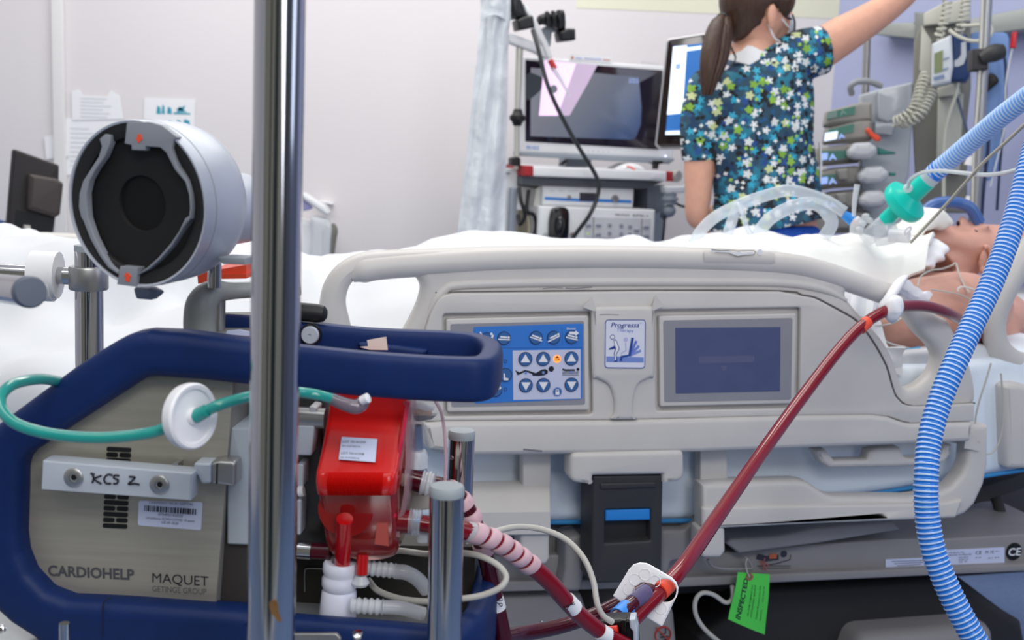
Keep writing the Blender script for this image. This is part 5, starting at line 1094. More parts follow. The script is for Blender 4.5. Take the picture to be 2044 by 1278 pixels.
# flowered top
def fabric():
    m = bpy.data.materials.new('flowered_fabric'); m.use_nodes = True; nt = m.node_tree; b = nt.nodes['Principled BSDF']; b.inputs['Roughness'].default_value = .8
    L = nt.links.new; tc = nt.nodes.new('ShaderNodeTexCoord')
    def N_(t, **k):
        n = nt.nodes.new(t)
        for a, v in k.items(): setattr(n, a, v)
        return n
    def math_(op, a, c=None):
        n = N_('ShaderNodeMath', operation=op)
        for i, v in enumerate((a, c)):
            if v is None: continue
            if isinstance(v, (int, float)): n.inputs[i].default_value = v
            else: L(v, n.inputs[i])
        return n.outputs[0]
    base = None
    def layer(prev, scale, off, rad, colors, petals, prob, lobes=.28):
        mp = N_('ShaderNodeMapping'); mp.inputs['Location'].default_value = off; L(tc.outputs['Object'], mp.inputs[0])
        vo = N_('ShaderNodeTexVoronoi', voronoi_dimensions='2D'); vo.inputs['Scale'].default_value = scale; vo.inputs['Randomness'].default_value = .85; L(mp.outputs[0], vo.inputs['Vector'])
        sc = N_('ShaderNodeVectorMath', operation='SCALE'); sc.inputs['Scale'].default_value = scale; L(mp.outputs[0], sc.inputs[0])
        po = N_('ShaderNodeVectorMath', operation='SCALE'); po.inputs['Scale'].default_value = scale; L(vo.outputs['Position'], po.inputs[0])
        df = N_('ShaderNodeVectorMath', operation='SUBTRACT'); L(sc.outputs[0], df.inputs[0]); L(po.outputs[0], df.inputs[1])
        sp = N_('ShaderNodeSeparateXYZ'); L(df.outputs[0], sp.inputs[0])
        ang = math_('ARCTAN2', sp.outputs[1], sp.outputs[0])
        cs = N_('ShaderNodeSeparateColor'); L(vo.outputs['Color'], cs.inputs[0])
        ph = math_('MULTIPLY', cs.outputs[1], 6.28)
        w = math_('COSINE', math_('ADD', math_('MULTIPLY', ang, petals), ph))
        r = math_('MULTIPLY', math_('ADD', math_('MULTIPLY', w, lobes), 1 - lobes), rad)
        inside = math_('LESS_THAN', vo.outputs['Distance'], r)
        keep = math_('LESS_THAN', cs.outputs[0], prob)
        f = math_('MULTIPLY', inside, keep)
        ramp = N_('ShaderNodeValToRGB'); ramp.color_ramp.interpolation = 'CONSTANT'
        el = ramp.color_ramp.elements
        while len(el) < len(colors): el.new(.5)
        for i, c in enumerate(colors): el[i].position = i / len(colors); el[i].color = lin(c)
        L(cs.outputs[2], ramp.inputs[0])
        mx = N_('ShaderNodeMix', data_type='RGBA'); L(f, mx.inputs[0]); L(ramp.outputs[0], mx.inputs[7])
        if isinstance(prev, tuple): mx.inputs[6].default_value = prev
        else: L(prev, mx.inputs[6])
        return mx.outputs[2]
    o = layer(lin((40, 72, 92)), 30, (0, 0, 0), .62, [(30, 98, 124), (26, 58, 92), (44, 92, 112), (18, 26, 34), (38, 116, 140)], 3, .9, .3)
    o = layer(o, 40, (.3, .7, 0), .50, [(14, 18, 24), (34, 118, 146), (14, 18, 24), (30, 84, 130)], 2, .70, .45)
    o = layer(o, 38, (1.3, 2.7, 0), .40, [(44, 160, 190), (226, 230, 230), (30, 74, 140), (60, 170, 200)], 5, .55)
    o = layer(o, 36, (5.3, 1.7, 0), .42, [(214, 218, 218), (136, 180, 66), (210, 216, 214), (122, 166, 60), (196, 206, 150)], 5, .46, .2)
    o = layer(o, 72, (2.3, 9.7, 0), .38, [(228, 232, 230), (16, 20, 26), (228, 232, 230), (150, 196, 80)], 4, .24, .2)
    L(o, b.inputs['Base Color'])
    n = N_('ShaderNodeTexNoise'); n.inputs['Scale'].default_value = 14; n.inputs['Detail'].default_value = 3; bp = N_('ShaderNodeBump'); bp.inputs['Strength'].default_value = .6; bp.inputs['Distance'].default_value = .02
    L(tc.outputs['Object'], n.inputs['Vector']); L(n.outputs[0], bp.inputs['Height']); L(bp.outputs[0], b.inputs['Normal'])
    return m
def tsec(y, xl, xr, d, seg=40, e=2.3):
    a, b = nq(xl, y), nq(xr, y); c = (a + b) / 2; w = (b - a).length / 2; s = []
    for k in range(seg):
        t = 2 * math.pi * k / seg; ca, sa = math.cos(t), math.sin(t)
        p = c + (b - a).normalized() * w * math.copysign(abs(ca) ** (2 / e), ca) + Vector((0, 0, d * math.copysign(abs(sa) ** (2 / e), sa)))
        s.append(p)
    return s
top = loft([[Vector((p.x, p.y + tl * (p.x - nq(1500, 100).x), p.z)) for p in tsec(y, l, r, d)] for y, l, r, d, tl in ((110, 1462, 1560, .066, .5), (116, 1456, 1572, .078, .45), (128, 1446, 1592, .090, .3), (150, 1424, 1612, .104, .1), (180, 1396, 1622, .114, 0), (220, 1388, 1622, .120, 0), (280, 1406, 1620, .118, 0), (340, 1422, 1630, .116, 0), (400, 1427, 1640, .120, 0), (430, 1422, 1646, .126, 0), (462, 1418, 1650, .130, .20))])
slL = tube([nq(1432, 170, 0), nq(1408, 205, .010), nq(1398, 250, .02), nq(1396, 290, .025), nq(1396, 322, .026)], [.050, .056, .053, .048, .045], 24)
slR = tube([nq(1560, 125, .005), nq(1596, 112, .004), nq(1625, 104, .002), nq(1648, 99, 0)], [.058, .066, .064, .061], 24)
shR = join(ellipsoid(nq(1592, 92, 0), .05, .035, .05, None), ellipsoid(nq(1418, 178, .01), .060, .058, .066, None))
mk('flowered_top', remesh(join(top, slL, slR, shR), .006, 4), fabric(), Nf, nur, ang=180)
US = mat('undershirt_white', (226, 226, 228), .8)
mk('undershirt', loft([[Vector((p.x, p.y - .35 * (p.x - nq(1500, 100).x), p.z)) for p in tsec(y, l, r, d, 30)] for y, l, r, d in ((94, 1470, 1536, .062), (104, 1464, 1546, .072), (122, 1452, 1572, .086), (140, 1440, 1590, .09))]), US, Nf, nur, ang=80)
TR = mat('royal_blue_trousers', (22, 76, 172), .75, bump=(24, .5, .01))
mk('trousers', remesh(join(loft([tsec(y, l, r, d, 32) for y, l, r, d in ((448, 1428, 1628, .116), (474, 1420, 1640, .124), (520, 1412, 1650, .134), (600, 1410, 1652, .134))]), *[tube([nq(1527 + s * 56, 560, -.01), nq(1527 + s * 56, 700, 0), nq(1527 + s * 54, 900, .01), nq(1527 + s * 52, 1170, .02)], [.105, .098, .085, .075], 20) for s in (1, -1)]), .010, 3), TR, Nf, nur, ang=180)
for s in (1, -1): mk('shoe', ellipsoid(Vector((nq(1528 + s * 50, 1190).x, .05, -.04)), .048, .05, .125, None, 20, 12), WHITE, Nf, nur)
# hair: cap, pony tail
HAIR = mat('brown_hair', (66, 44, 32), .42, noise_=(120, .35, (1, .06, 1)), bump=(260, .6, .003, (1, .05, 1)))
cap = ellipsoid(hc + Vector((-.012, .008, .012)), .081, .116, .100, hrot, 30, 20)
cap2 = ellipsoid(nq(1478, 40, .028), .050, .058, .055, None, 24, 14)
front = ellipsoid(nq(1560, 2, .012), .034, .044, .060, None, 20, 12)
Vc, Fc = remesh(join(cap, cap2, front), .006, 3)
hl_ = [(1420, 70), (1455, 80), (1478, 78), (1500, 62), (1522, 46), (1532, 14), (1546, 6), (1562, 22), (1590, 40)]
hl_ = [(nq(x, y, .08).x, nq(x, y, .08).y) for x, y in hl_]
def hairline(v):
    t = interp(hl_, v.x)
    if v.z < -.02: t = hc.y - .07
    if v.y > t: return v
    q = Vector((hc.x + (v.x - hc.x) * .45, max(v.y, t - .012), hc.z + (v.z - hc.z) * .40)); return q
mk('hair_cap', warp((Vc, Fc), hairline), HAIR, Nf, nur, ang=180)
pt = [nq(1448, 36, .055), nq(1437, 52, .085), nq(1430, 85, .105), nq(1424, 120, .120), nq(1417, 155, .130), nq(1412, 190, .135)]
strands = [tube([p + Vector((math.cos(k * 2.1) * .014 * f, 0, math.sin(k * 2.1) * .012 * f)) for p, f in zip(pt, (.4, .9, 1.25, 1.2, .8, .35))], [.012, .020, .021, .019, .014, .004], 12) for k in range(9)] + [tube([p + Vector((math.cos(k * 1.7) * .020 * f, 0, math.sin(k * 1.7) * .017 * f)) for p, f in zip(pt, (.5, .95, 1.3, 1.3, .95, .4 + .1 * (k % 3)))], [.006, .009, .0085, .0075, .006, .002], 8) for k in range(15)]
mk('ponytail', join(*strands), HAIR, Nf, nur, ang=60)
mk('hair_tie', lathe([(.013, -.006), (.019, -.004), (.020, 0), (.019, .004), (.013, .006)], nq(1444, 40, .066), (-.45, -.55, .7), 20), BLACK, Nf, nur)
mk('loose_strand', tube([nq(1448, 70, .08), nq(1462, 100, .105), nq(1468, 118, .11), nq(1455, 140, .118)], [.003, .0028, .002, .001], 6), HAIR, Nf, nur)
MK = mat('mask_blue_white', (206, 218, 230), .8)
mk('face_mask', warp(ellipsoid(hc + Vector((.076, -.060, -.052)), .034, .050, .040, hrot, 22, 14), lambda v: v), MK, Nf, nur)
mk('mask_strap', tube([nq(1542, 18, .058), nq(1556, 32, .045), nq(1570, 50, .018), nq(1577, 58, -.005)], .0026, 8), WHITE, Nf, nur)
mk('mask_strap', tube([nq(1534, 48, .066), nq(1540, 64, .062), nq(1548, 78, .050), nq(1562, 84, .024)], .0026, 8), WHITE, Nf, nur)
mk('glasses', join(tube([nq(1544, 22, .055), nq(1562, 32, .036), nq(1580, 38, -.002)], .0028, 8), tube([nq(1582, 30, -.004), nq(1586, 42, -.02), nq(1586, 60, -.02), nq(1582, 64, -.008)], .0026, 8)), BLACK, Nf, nur)
mk('gown_tie', tube([nq(1636, 285, .0), nq(1638, 330, .01), nq(1634, 380, .01), nq(1631, 410, .005)], [.006, .009, .008, .003], 12, sec=(1, .4, 2)), TAPE, Nf, nur)
# ================================================================== endoscopy cart and its equipment
TW = Fr((P(1190, 350, 3.45).x, 3.45, 0), yaw=18)
def tq(x, y, n=0): return TW.q(x, y, n)
def tp_(pts, n=0): return TW.poly(pts, n)
CW = mat('cart_white', (226, 228, 230), .45); CG = mat('cart_dark_grey', (84, 88, 94), .5); CS = mat('cart_steel_grey', (140, 148, 158), .45)
cart = thing('endoscopy_cart', 'white equipment cart with red-ended shelf against the back wall', 'cart', fr=TW)
sh_ = mk('shelf', prism(rnd(tp_(Z7((550, 268), (1668, 312), (1668, 384), (545, 345))), .003), -.42, 0, .004), CW, TW, cart)
mk('end_cap', prism(rnd(tp_(Z7((546, 265), (620, 268), (620, 346), (546, 344)), .004), .002), -.43, .004, .003), mat('cap_red', (160, 24, 32), .4), TW, sh_)
mk('end_cap', prism(rnd(tp_(Z7((1620, 310), (1670, 312), (1668, 386), (1620, 384)), .004), .002), -.43, .004, .003), mat('cap_red', (160, 24, 32)), TW, sh_)
mk('shelf_label', prism(tp_(Z7((1510, 325), (1586, 328), (1586, 360), (1510, 357)), .002), 0, .002), PAPER, TW, sh_)
mk('under_shelf', prism(tp_(Z7((530, 348), (1600, 386), (1440, 440), (530, 405)), -.02), -.40, -.02), CG, TW, cart)
def wpost(name, x0, x1, ytop, ybot, n0, n1, m):
    a = TW.uv(x0, ytop, n1); b = TW.uv(x1, ytop, n1); return mk(name, box(a[0], b[0], .12, a[1], n0, n1, .004), m, TW, cart)
wpost('side_post', 1001, 1034, 336, 480, -.12, -.06, CW)
wpost('side_post', 1021, 1034, 375, 480, -.055, -.03, CS)
wpost('side_post', 1295, 1330, 370, 480, -.36, -.28, CS)
mk('back_panel', box(TW.uv(1034, 370, -.38)[0], TW.uv(1330, 370, -.38)[0], .15, TW.uv(1200, 370, -.38)[1], -.40, -.38), mat('cart_black', (36, 38, 42), .6), TW, cart)
mk('lower_shelf', box(TW.uv(1010, 480, 0)[0], TW.uv(1330, 480, 0)[0], .60, .62, -.42, 0, .004), CW, TW, cart)
mk('lower_shelf', box(TW.uv(1010, 480, 0)[0], TW.uv(1330, 480, 0)[0], .12, .16, -.42, 0, .004), CW, TW, cart)
for x in (1030, 1310):
    for n in (-.06, -.36): mk('caster', lathe([(0, -.015), (.055, -.015), (.06, 0), (.055, .015), (0, .015)], (TW.uv(x, 480, n)[0], .06, n), (1, 0, 0), 20), BLACK, TW, cart)
mk('hook_rod', tube([tq(1003, 352, -.05), tq(1004, 347, -.05), tq(1018, 345, -.05)], .004, 8), CS, TW, cart)
mk('pole_foot', prism(rnd(tp_(Z7((460, 210), (500, 198), (525, 212), (525, 266), (458, 266)), -.02), .003), -.06, -.02, .003), BLACK, TW, cart)
# endoscope hanger: pole, arm with yokes
hp_ = [tq(1031, 338, -.04), tq(1032, 250, -.04), tq(1035, 165, -.04), tq(1037, 95, -.04)]
mk('hanger_pole', tube(hp_, [.008, .008, .011, .011], 16, smooth=False), mat('pole_cream', (200, 200, 190), .35, .5), TW, cart)
mk('pole_knob', lathe([(0, -.024), (.012, -.022), (.016, -.012), (.024, -.004), (.024, .006), (.016, .012), (.012, .026), (0, .028)], tq(1033, 236, -.04), (0, 1, 0), 20), BLACK, TW, cart)
mk('hanger_arm', prism(rnd(tp_(Z6((420, 160), (440, 245), (620, 310), (690, 345), (750, 420), (720, 440), (650, 395), (445, 320), (410, 200)), -.02), .004), -.06, -.02, .004), CW, TW, cart)
mk('hanger_arm', prism(rnd(tp_(Z6((540, 10), (590, 60), (660, 180), (730, 320), (765, 430), (735, 445), (690, 330), (620, 200), (560, 80)), -.01), .004), -.04, -.01, .004), CW, TW, cart)
mk('hanger_yoke', prism(rnd(tp_(Z6((690, 215), (720, 195), (800, 205), (845, 232), (835, 240), (760, 240), (750, 345), (735, 350), (700, 260)), -.03), .003), -.06, -.03, .003), CS, TW, cart)
mk('hanger_yoke', prism(rnd(tp_(Z6((440, 95), (520, 122), (525, 140), (440, 150), (415, 160)), -.03), .003), -.05, -.03, .003), CS, TW, cart)
GLB = mat('scope_black', (24, 25, 27), .35, bump=(120, .3, .002))
for lab_, hb, cube, cab in (('black endoscope handle hooked at the top of the hanger pole', ((460, -40), (530, -20), (560, 60), (580, 130), (510, 140), (455, 80)), ((500, 150), (560, 120), (620, 115), (632, 205), (515, 228)), True),
                            ('black ribbed endoscope handle on the lower hanger yoke beside the wall', ((668, 150), (680, 110), (750, 88), (760, 100), (858, 72), (872, 210), (840, 228), (720, 180), (680, 185)), ((820, 240), (880, 212), (938, 215), (940, 300), (835, 312)), False)):
    es = thing('endoscope', lab_, 'endoscope', fr=TW, group='endoscopes on the hanger')
    mk('grip_body', prism(cr(tp_(Z6(*hb), -.0), 3), -.045, .0, .016, 4), GLB, TW, es)
    mk('control_box', prism(rnd(tp_(Z6(*cube), .01), .004), -.05, .01, .006), GLB, TW, es)
    if not cab: mk('grip_ribs', join(*[tube([tq(*Z6((x - 8, 92 - (x - 700) * .12))[0], .004), tq(*Z6((x + 4, 140))[0], .008), tq(*Z6((x + 10, 186 + (x - 700) * .2))[0], .004)], .006, 8) for x in (725, 770, 815)]), GLB, TW, es)
    if cab:
        mk('insertion_tube', tube([tq(*p) for p in ((1063, 60, .02), (1075, 100, .05), (1090, 160, .07), (1110, 210, .08), (1140, 268, .08), (1165, 310, .08), (1188, 348, .08), (1195, 372, .08), (1190, 400, .08), (1175, 432, .08), (1150, 466, .06), (1140, 482, .05))], .0062, 12), mat('scope_dark_green', (34, 40, 42), .3, coat=.3), TW, es)
        mk('clear_end_tube', tube([tq(1103, 134, .04), tq(1120, 160, .04), tq(1136, 190, .04)], [.008, .006, .003], 12), CLEARW, TW, es)
        mk('red_collar', tube([tq(1098, 120, .04), tq(1107, 137, .04)], .0085, 12, smooth=False), mat('collar_red', (196, 58, 50), .4), TW, es)
# plastic drape on the hanger
dg_ = []
for j in range(26):
    f = j / 25; y = -30 + 560 * f; xl_ = 968 - 56 * min(1, f * 1.1); xr_ = 1016 - 10 * f if f > .12 else 1018
    row = []
    for i in range(19):
        g = i / 18; x = xl_ + (xr_ - xl_) * g
        row.append(tq(x, y, .02 + .035 * math.sin(g * math.pi) + .014 * noise.noise(Vector((g * 3, f * 6, 2))) + .008 * math.sin(g * 15 + f * 5)))
    dg_.append(row)
drp = thing('plastic_drape', 'long translucent white plastic cover hanging beside the endoscopy cart', 'plastic cover', fr=TW)
PLD = mat('drape_plastic', (226, 231, 236), .3, coat=.3, alpha=.86, bump=(18, .7, .02, (1, .6, 1)))
mk('cover_sheet', sheet(dg_, .002), PLD, TW, drp)
mk('cover_hood', sheet([[tq(960 + 50 * i / 10, -20 + 62 * j / 8 - 12 * math.sin(i / 10 * 3.1), .05 + .03 * math.sin(i / 10 * 3.1) + .008 * noise.noise(Vector((i * .5, j * .5, 4)))) for i in range(11)] for j in range(9)], .002), PLD, TW, drp)
# big monitor
mon = thing('monitor', 'wide white-framed monitor on the cart showing a dim grey-blue picture', 'monitor', fr=TW)
MN_ = -.10
mo = Z6((548, 388), (1620, 490), (1600, 1100), (1688, 1200), (1640, 1228), (510, 1165), (520, 1140))
mk('frame', prism(rnd(tp_([(1045, 112), (1338, 133), (1344, 318), (1036, 305)], MN_), .006), MN_ - .07, MN_, .006), mat('monitor_white', (224, 225, 228), .4), TW, mon)
chin = mk('chin', prism(rnd(tp_(Z6((515, 1140), (1600, 1180), (1692, 1192), (1640, 1232), (520, 1172)), MN_ + .01), .004), MN_ - .06, MN_ + .01, .004), CS, TW, mon)
gp = mk('glass', prism(rnd(tp_(Z6((562, 450), (1590, 528), (1562, 1122), (560, 1062)), MN_ + .003), .002), MN_ - .002, MN_ + .003, .001), mat('glass_black', (30, 22, 36), .08, coat=.6), TW, mon)
SCRN = bpy.data.materials.new('monitor_picture'); SCRN.use_nodes = True
def picture_mat(m, stops, axis, strength, frf):
    nt = m.node_tree; b = nt.nodes['Principled BSDF']; tc = nt.nodes.new('ShaderNodeTexCoord'); mp = nt.nodes.new('ShaderNodeMapping'); mp.inputs['Rotation'].default_value = (0, 0, axis)
    gr = nt.nodes.new('ShaderNodeValToRGB'); se = nt.nodes.new('ShaderNodeSeparateXYZ'); nt.links.new(tc.outputs['Generated'], mp.inputs[0]); nt.links.new(mp.outputs[0], se.inputs[0]); nt.links.new(se.outputs[0], gr.inputs[0])
    el = gr.color_ramp.elements
    while len(el) < len(stops): el.new(.5)
    for e, (p, c) in zip(el, stops): e.position = p; e.color = lin(c)
    b.inputs['Base Color'].default_value = (0, 0, 0, 1); b.inputs['Roughness'].default_value = .12
    nt.links.new(gr.outputs[0], b.inputs['Emission Color']); b.inputs['Emission Strength'].default_value = strength
picture_mat(SCRN, [(.0, (132, 134, 146)), (.35, (112, 120, 140)), (.7, (62, 82, 124)), (1.0, (44, 58, 100))], .5, .85, TW)
ps = mk('picture', prism(rnd(tp_(Z6((600, 508), (1090, 548), (1410, 580), (1430, 800), (1425, 940), (1380, 1050), (598, 1022)), MN_ + .0045), [.001, .001, .001, .02, .02, .02, .001]), MN_ + .002, MN_ + .0045), SCRN, TW, gp)
mk('picture_shade', prism(cr(tp_(Z6((570, 560), (640, 560), (720, 610), (700, 650), (600, 740), (566, 730)), MN_ + .0052), 3), MN_ + .004, MN_ + .0052), mat('picture_dark', (54, 60, 66), .3, emit=.2), TW, ps)
mk('picture_spot', prism(circ(TW.uv(*Z6((772, 668))[0], MN_ + .0058), .012), MN_ + .004, MN_ + .0058), mat('picture_spot', (110, 112, 124), .3, emit=.4), TW, ps)
mk('bright_area', prism(tp_(Z6((700, 455), (940, 478), (800, 868), (662, 868)), MN_ + .0054), MN_ + .003, MN_ + .0054), mat('picture_pink', (238, 206, 240), .2, emit=.75), TW, ps)
mk('bright_area', prism(tp_(Z6((940, 478), (1098, 490), (1030, 620), (890, 868), (800, 868)), MN_ + .0050), MN_ + .003, MN_ + .0050), mat('picture_mauve', (176, 158, 182), .2, emit=.7), TW, ps)
mk('time_display', join(text('0:00:0', TW, Z6((1338, 600))[0], Z6((1405, 604))[0], 3.6, MN_ + .0052), text('00 00 00', TW, Z6((1335, 620))[0], Z6((1408, 624))[0], 4, MN_ + .0052)), mat('picture_text', (150, 170, 230), .3, emit=.8), TW, ps)
mk('lettering', text('NDS', TW, Z6((606, 1121))[0], Z6((662, 1124))[0], 7.5, MN_ + .0008, bold=.02), mat('logo_blue', (120, 150, 206), .5), TW, mon)
mk('logo_block', prism(tp_(Z6((567, 1092), (600, 1094), (599, 1120), (566, 1118)), MN_ + .0008), MN_ - .001, MN_ + .0008), mat('logo_pale_blue', (160, 176, 214), .5), TW, mon)
mk('model_script', text('EndoVue', TW, Z6((1430, 474))[0], Z6((1560, 486))[0], 4, MN_ + .0008, shear=.3), mat('script_grey', (176, 186, 188), .5), TW, mon)
mk('top_sticker', prism(tp_(Z6((890, 408), (1210, 428), (1206, 468), (888, 448)), MN_ + .001), MN_ - .001, MN_ + .001), PAPER, TW, mon)
mk('sticker_print', join(*[stroke(TW, Z6(a, b), .0028, MN_ + .0018) for a, b in (((935, 436), (985, 440)), ((1000, 440), (1130, 446)))]), mat('print_blue', (150, 160, 214), .6), TW, mon)
mk('sticker_print', join(disc(TW, Z6((912, 433))[0], 3, MN_ + .0018), stroke(TW, Z6((1142, 448), (1196, 452)), .003, MN_ + .0018)), mat('print_rust', (200, 130, 110), .6), TW, mon)
mk('power_light', prism(circ(TW.uv(*Z6((1612, 1172))[0], MN_ + .0112), .0024), MN_ + .009, MN_ + .0112), mat('led_white', (210, 214, 255), .3, emit=3), TW, mon)
mk('key_marks', join(*[disc(TW, Z6((x, 1132 + (x - 1030) * .05))[0], 1.3, MN_ + .0006) for x in range(1030, 1200, 38)]), mat('key_grey', (176, 178, 184), .5), TW, mon)
mk('stand', prism(tp_([(1132, 308), (1180, 311), (1180, 334), (1130, 333)], MN_ - .05), MN_ - .12, MN_ - .05), CS, TW, mon)
mk('stand_hook', prism(tp_(Z6((870, 1200), (882, 1204), (845, 1238), (820, 1236)), MN_), MN_ - .02, MN_), BLACK, TW, mon)
mk('joint_block', prism(rnd(tp_(Z6((1515, 1205), (1590, 1208), (1592, 1228), (1560, 1234), (1555, 1270), (1540, 1270), (1542, 1234), (1515, 1228)), MN_ + .012), .002), MN_ - .02, MN_ + .012), BLACK, TW, mon)
rr_ = thing('tape_reel', 'white reel with an orange stripe lying on the cart shelf', 'reel', fr=TW)
mk('reel_body', prism([p for p in cr(tp_(Z7((1268, 300), (1300, 266), (1360, 250), (1420, 262), (1462, 306)), -.06), 4)], -.16, -.06, .01), WHITE, TW, rr_)
mk('stripe', stroke(TW, Z7((1318, 272), (1345, 276), (1385, 298)), .005, -.0595), ORANGE, TW, rr_)
# light source
ls = thing('light_source', 'slim white light source box with a blue stripe on the video processor', 'medical device', fr=TW)
LN = -.03
mk('case', prism(rnd(tp_(Z7((690, 412), (1376, 436), (1368, 586), (685, 568)), LN), .004), LN - .34, LN, .005), CW, TW, ls)
mk('side_case', prism(tp_(Z7((640, 440), (690, 412), (690, 565), (620, 575)), LN - .02), LN - .30, LN - .02), mat('case_cream', (206, 206, 200), .5), TW, ls)
mk('blue_stripe', prism(tp_(Z7((704, 500), (960, 514), (1110, 516), (1355, 526), (1355, 548), (1110, 540), (960, 536), (704, 522)), LN + .001), LN - .001, LN + .001), mat('stripe_blue', (52, 128, 208), .4), TW, ls)
mk('small_window', prism(tp_(Z7((966, 468), (1108, 472), (1106, 534), (966, 532)), LN + .002), LN, LN + .002), mat('window_dark', (56, 56, 70), .25), TW, ls)
mk('dial', lathe([(0, 0), (.0115, 0), (.0115, .008), (.009, .012), (0, .012)], tq(*Z7((1228, 514))[0], LN), (0, 0, 1), 24), STEELD, TW, ls)
mk('small_dial', lathe([(0, 0), (.006, 0), (.006, .005), (0, .006)], tq(*Z7((884, 502))[0], LN), (0, 0, 1), 18), STEELD, TW, ls)
mk('front_print', join(*[stroke(TW, Z7((x, 455), (x + 38, 456)), .0018, LN + .0008) for x in (740, 810, 880, 920)]), GP, TW, ls)
# video processor
vp = thing('video_processor', 'white video processor with rows of grey keys behind the bed rail', 'medical device', fr=TW)
VN = .0
mk('case', prism(rnd(tp_(Z7((662, 570), (1535, 598), (1524, 905), (650, 905)), VN), .004), VN - .36, VN, .005), CW, TW, vp)
mk('plug_plate', prism(cr(tp_(Z7((760, 600), (800, 578), (860, 580), (890, 610), (892, 700), (886, 800), (860, 840), (780, 842), (746, 820), (742, 700)), VN + .02), 3), VN, VN + .02, .006), mat('plug_black', (22, 22, 24), .15, coat=.6), TW, vp)
mk('plug', ellipsoid(tq(*Z7((818, 715))[0], VN + .028), .013, .030, .014, None, 18, 12), mat('plug_black', (22, 22, 24)), TW, vp)
mk('plug_ring', lathe([(0, 0), (.0055, 0), (.0055, .012), (0, .012)], tq(*Z7((905, 778))[0], VN), (0, 0, 1), 16), STEEL, TW, vp)
mk('port_cover', prism(circ(TW.uv(*Z7((712, 800))[0], VN + .002), .012), VN, VN + .002), mat('port_grey', (190, 190, 194), .5), TW, vp)
KF = mat('key_field', (212, 213, 216), .4); KY = mat('key_blue_grey', (150, 156, 168), .4)
kf = mk('key_field', prism(rnd(tp_(Z7((1004, 650), (1500, 664), (1496, 812), (1002, 800)), VN + .002), .003), VN - .001, VN + .002), KF, TW, vp)
for c in ((1035, 715), (1110, 714), (1108, 784), (1194, 712), (1192, 774), (1282, 716), (1280, 778), (1346, 722), (1344, 780), (1396, 752), (1468, 728), (1466, 796)):
    x, y = Z7(c)[0]; w, h = (3.4, 3.6) if c[0] in (1194, 1192, 1282, 1280, 1346, 1344) else (5.4, 2.8)
    mk('key', prism(rnd(tp_([(x - w, y - h), (x + w, y - h), (x + w, y + h), (x - w, y + h)], VN + .006), .002), VN + .001, VN + .006, .0015), KY, TW, kf)
mk('green_light', prism(circ(TW.uv(*Z7((1028, 776))[0], VN + .003), .0028), VN + .001, VN + .003), mat('led_green', (150, 190, 60), .4, emit=.8), TW, kf)
mk('field_rule', join(stroke(TW, Z7((1072, 652), (1068, 804)), .0015, VN + .003), stroke(TW, Z7((1434, 664), (1430, 812)), .0015, VN + .003)), INK, TW, kf)
mk('lettering', join(text('PENTAX', TW, Z7((1232, 641))[0], Z7((1342, 645))[0], 4, VN + .001, bold=.02), text('EPK-i', TW, Z7((1366, 646))[0], Z7((1480, 650))[0], 4, VN + .001, bold=.02)), mat('lettering_grey', (112, 114, 122), .5), TW, vp)
for i, (pts, m_, l_) in enumerate(((((1036, 375, -.02), (1040, 400, -.0), (1048, 430, .0), (1038, 448, -.01), (1034, 430, -.03)), CABLEK, 'black cable bunched behind the cart post beside the video processor'), (((1055, 380, -.04), (1052, 420, -.02), (1066, 430, -.02), (1070, 455, -.02), (1062, 482, -.02)), CABLEK, 'black cable dropping beside the light source'), (((1044, 450, -.03), (1050, 425, -.03), (1056, 455, -.02), (1052, 484, -.02)), mat('cable_khaki', (150, 142, 122), .5), 'khaki cable hanging behind the cart post'))):
    mk('power_cable', tube([tq(*p) for p in pts], .006, 10), m_, TW, label=l_, cat='cable', group='cables behind the cart post')
mk('power_strip', prism(rnd(tp_(Z7((510, 600), (625, 610), (640, 700), (620, 900), (505, 900)), -.10), .004), -.16, -.10, .004), mat('strip_khaki', (172, 164, 142), .5), TW, label='khaki power strip standing in the gap behind the cart post', cat='power strip')
# tilted computer display and its arm
DS = Fr((P(1370, 190, 3.2).x, 3.2, 0), yaw=-8)
dsp = thing('computer_display', 'black-framed computer display with blue and white windows beside the nurse', 'display', fr=DS)
dp = lambda pts, n=0: DS.poly(pts, n)
mk('metal_edge', prism(rnd(dp(Z6((1620, 292), (2010, 232), (2010, 1116), (1560, 1122), (1530, 1090))), .012), -.035, 0, .004), mat('display_edge', (190, 190, 192), .3, .6), DS, dsp)
sf = mk('front_glass', prism(rnd(dp(Z6((1632, 300), (2010, 240), (2010, 1100), (1575, 1108), (1545, 1080)), .002), .010), -.002, .002, .0008), mat('display_black', (34, 22, 24), .12, coat=.5), DS, dsp)
DB = mat('desktop_blue', (48, 104, 172), .3, emit=.75); DW = mat('window_white', (226, 240, 255), .3, emit=1.0)
pc = mk('desktop', prism(dp(Z6((1670, 348), (2008, 312), (2008, 1005), (1610, 1012)), .003), .001, .003), DB, DS, sf)
mk('white_window', prism(dp(Z6((1668, 350), (1772, 340), (1738, 850), (1622, 862)), .0036), .002, .0036), DW, DS, pc)
mk('title_strip', prism(dp(Z6((1770, 358), (2008, 326), (2008, 350), (1772, 384)), .0036), .002, .0036), DW, DS, pc)
mk('task_bar', prism(dp(Z6((1612, 985), (2008, 968), (2008, 1005), (1610, 1012)), .0036), .002, .0036), DW, DS, pc)
mk('window_print', join(*[prism(dp(Z6((x, y), (x + 36, y - 3), (x + 33, y + 38), (x - 3, y + 40)), .0042), .003, .0042) for x, y in ((1688, 480),)]), mat('print_pale', (150, 176, 226), .3, emit=.6), DS, pc)
mk('arm_bar', prism(rnd(tp_(Z7((1615, 420), (1760, 420), (1760, 470), (1625, 475)), .02), .004), -.03, .02, .004), CW, TW, dsp)
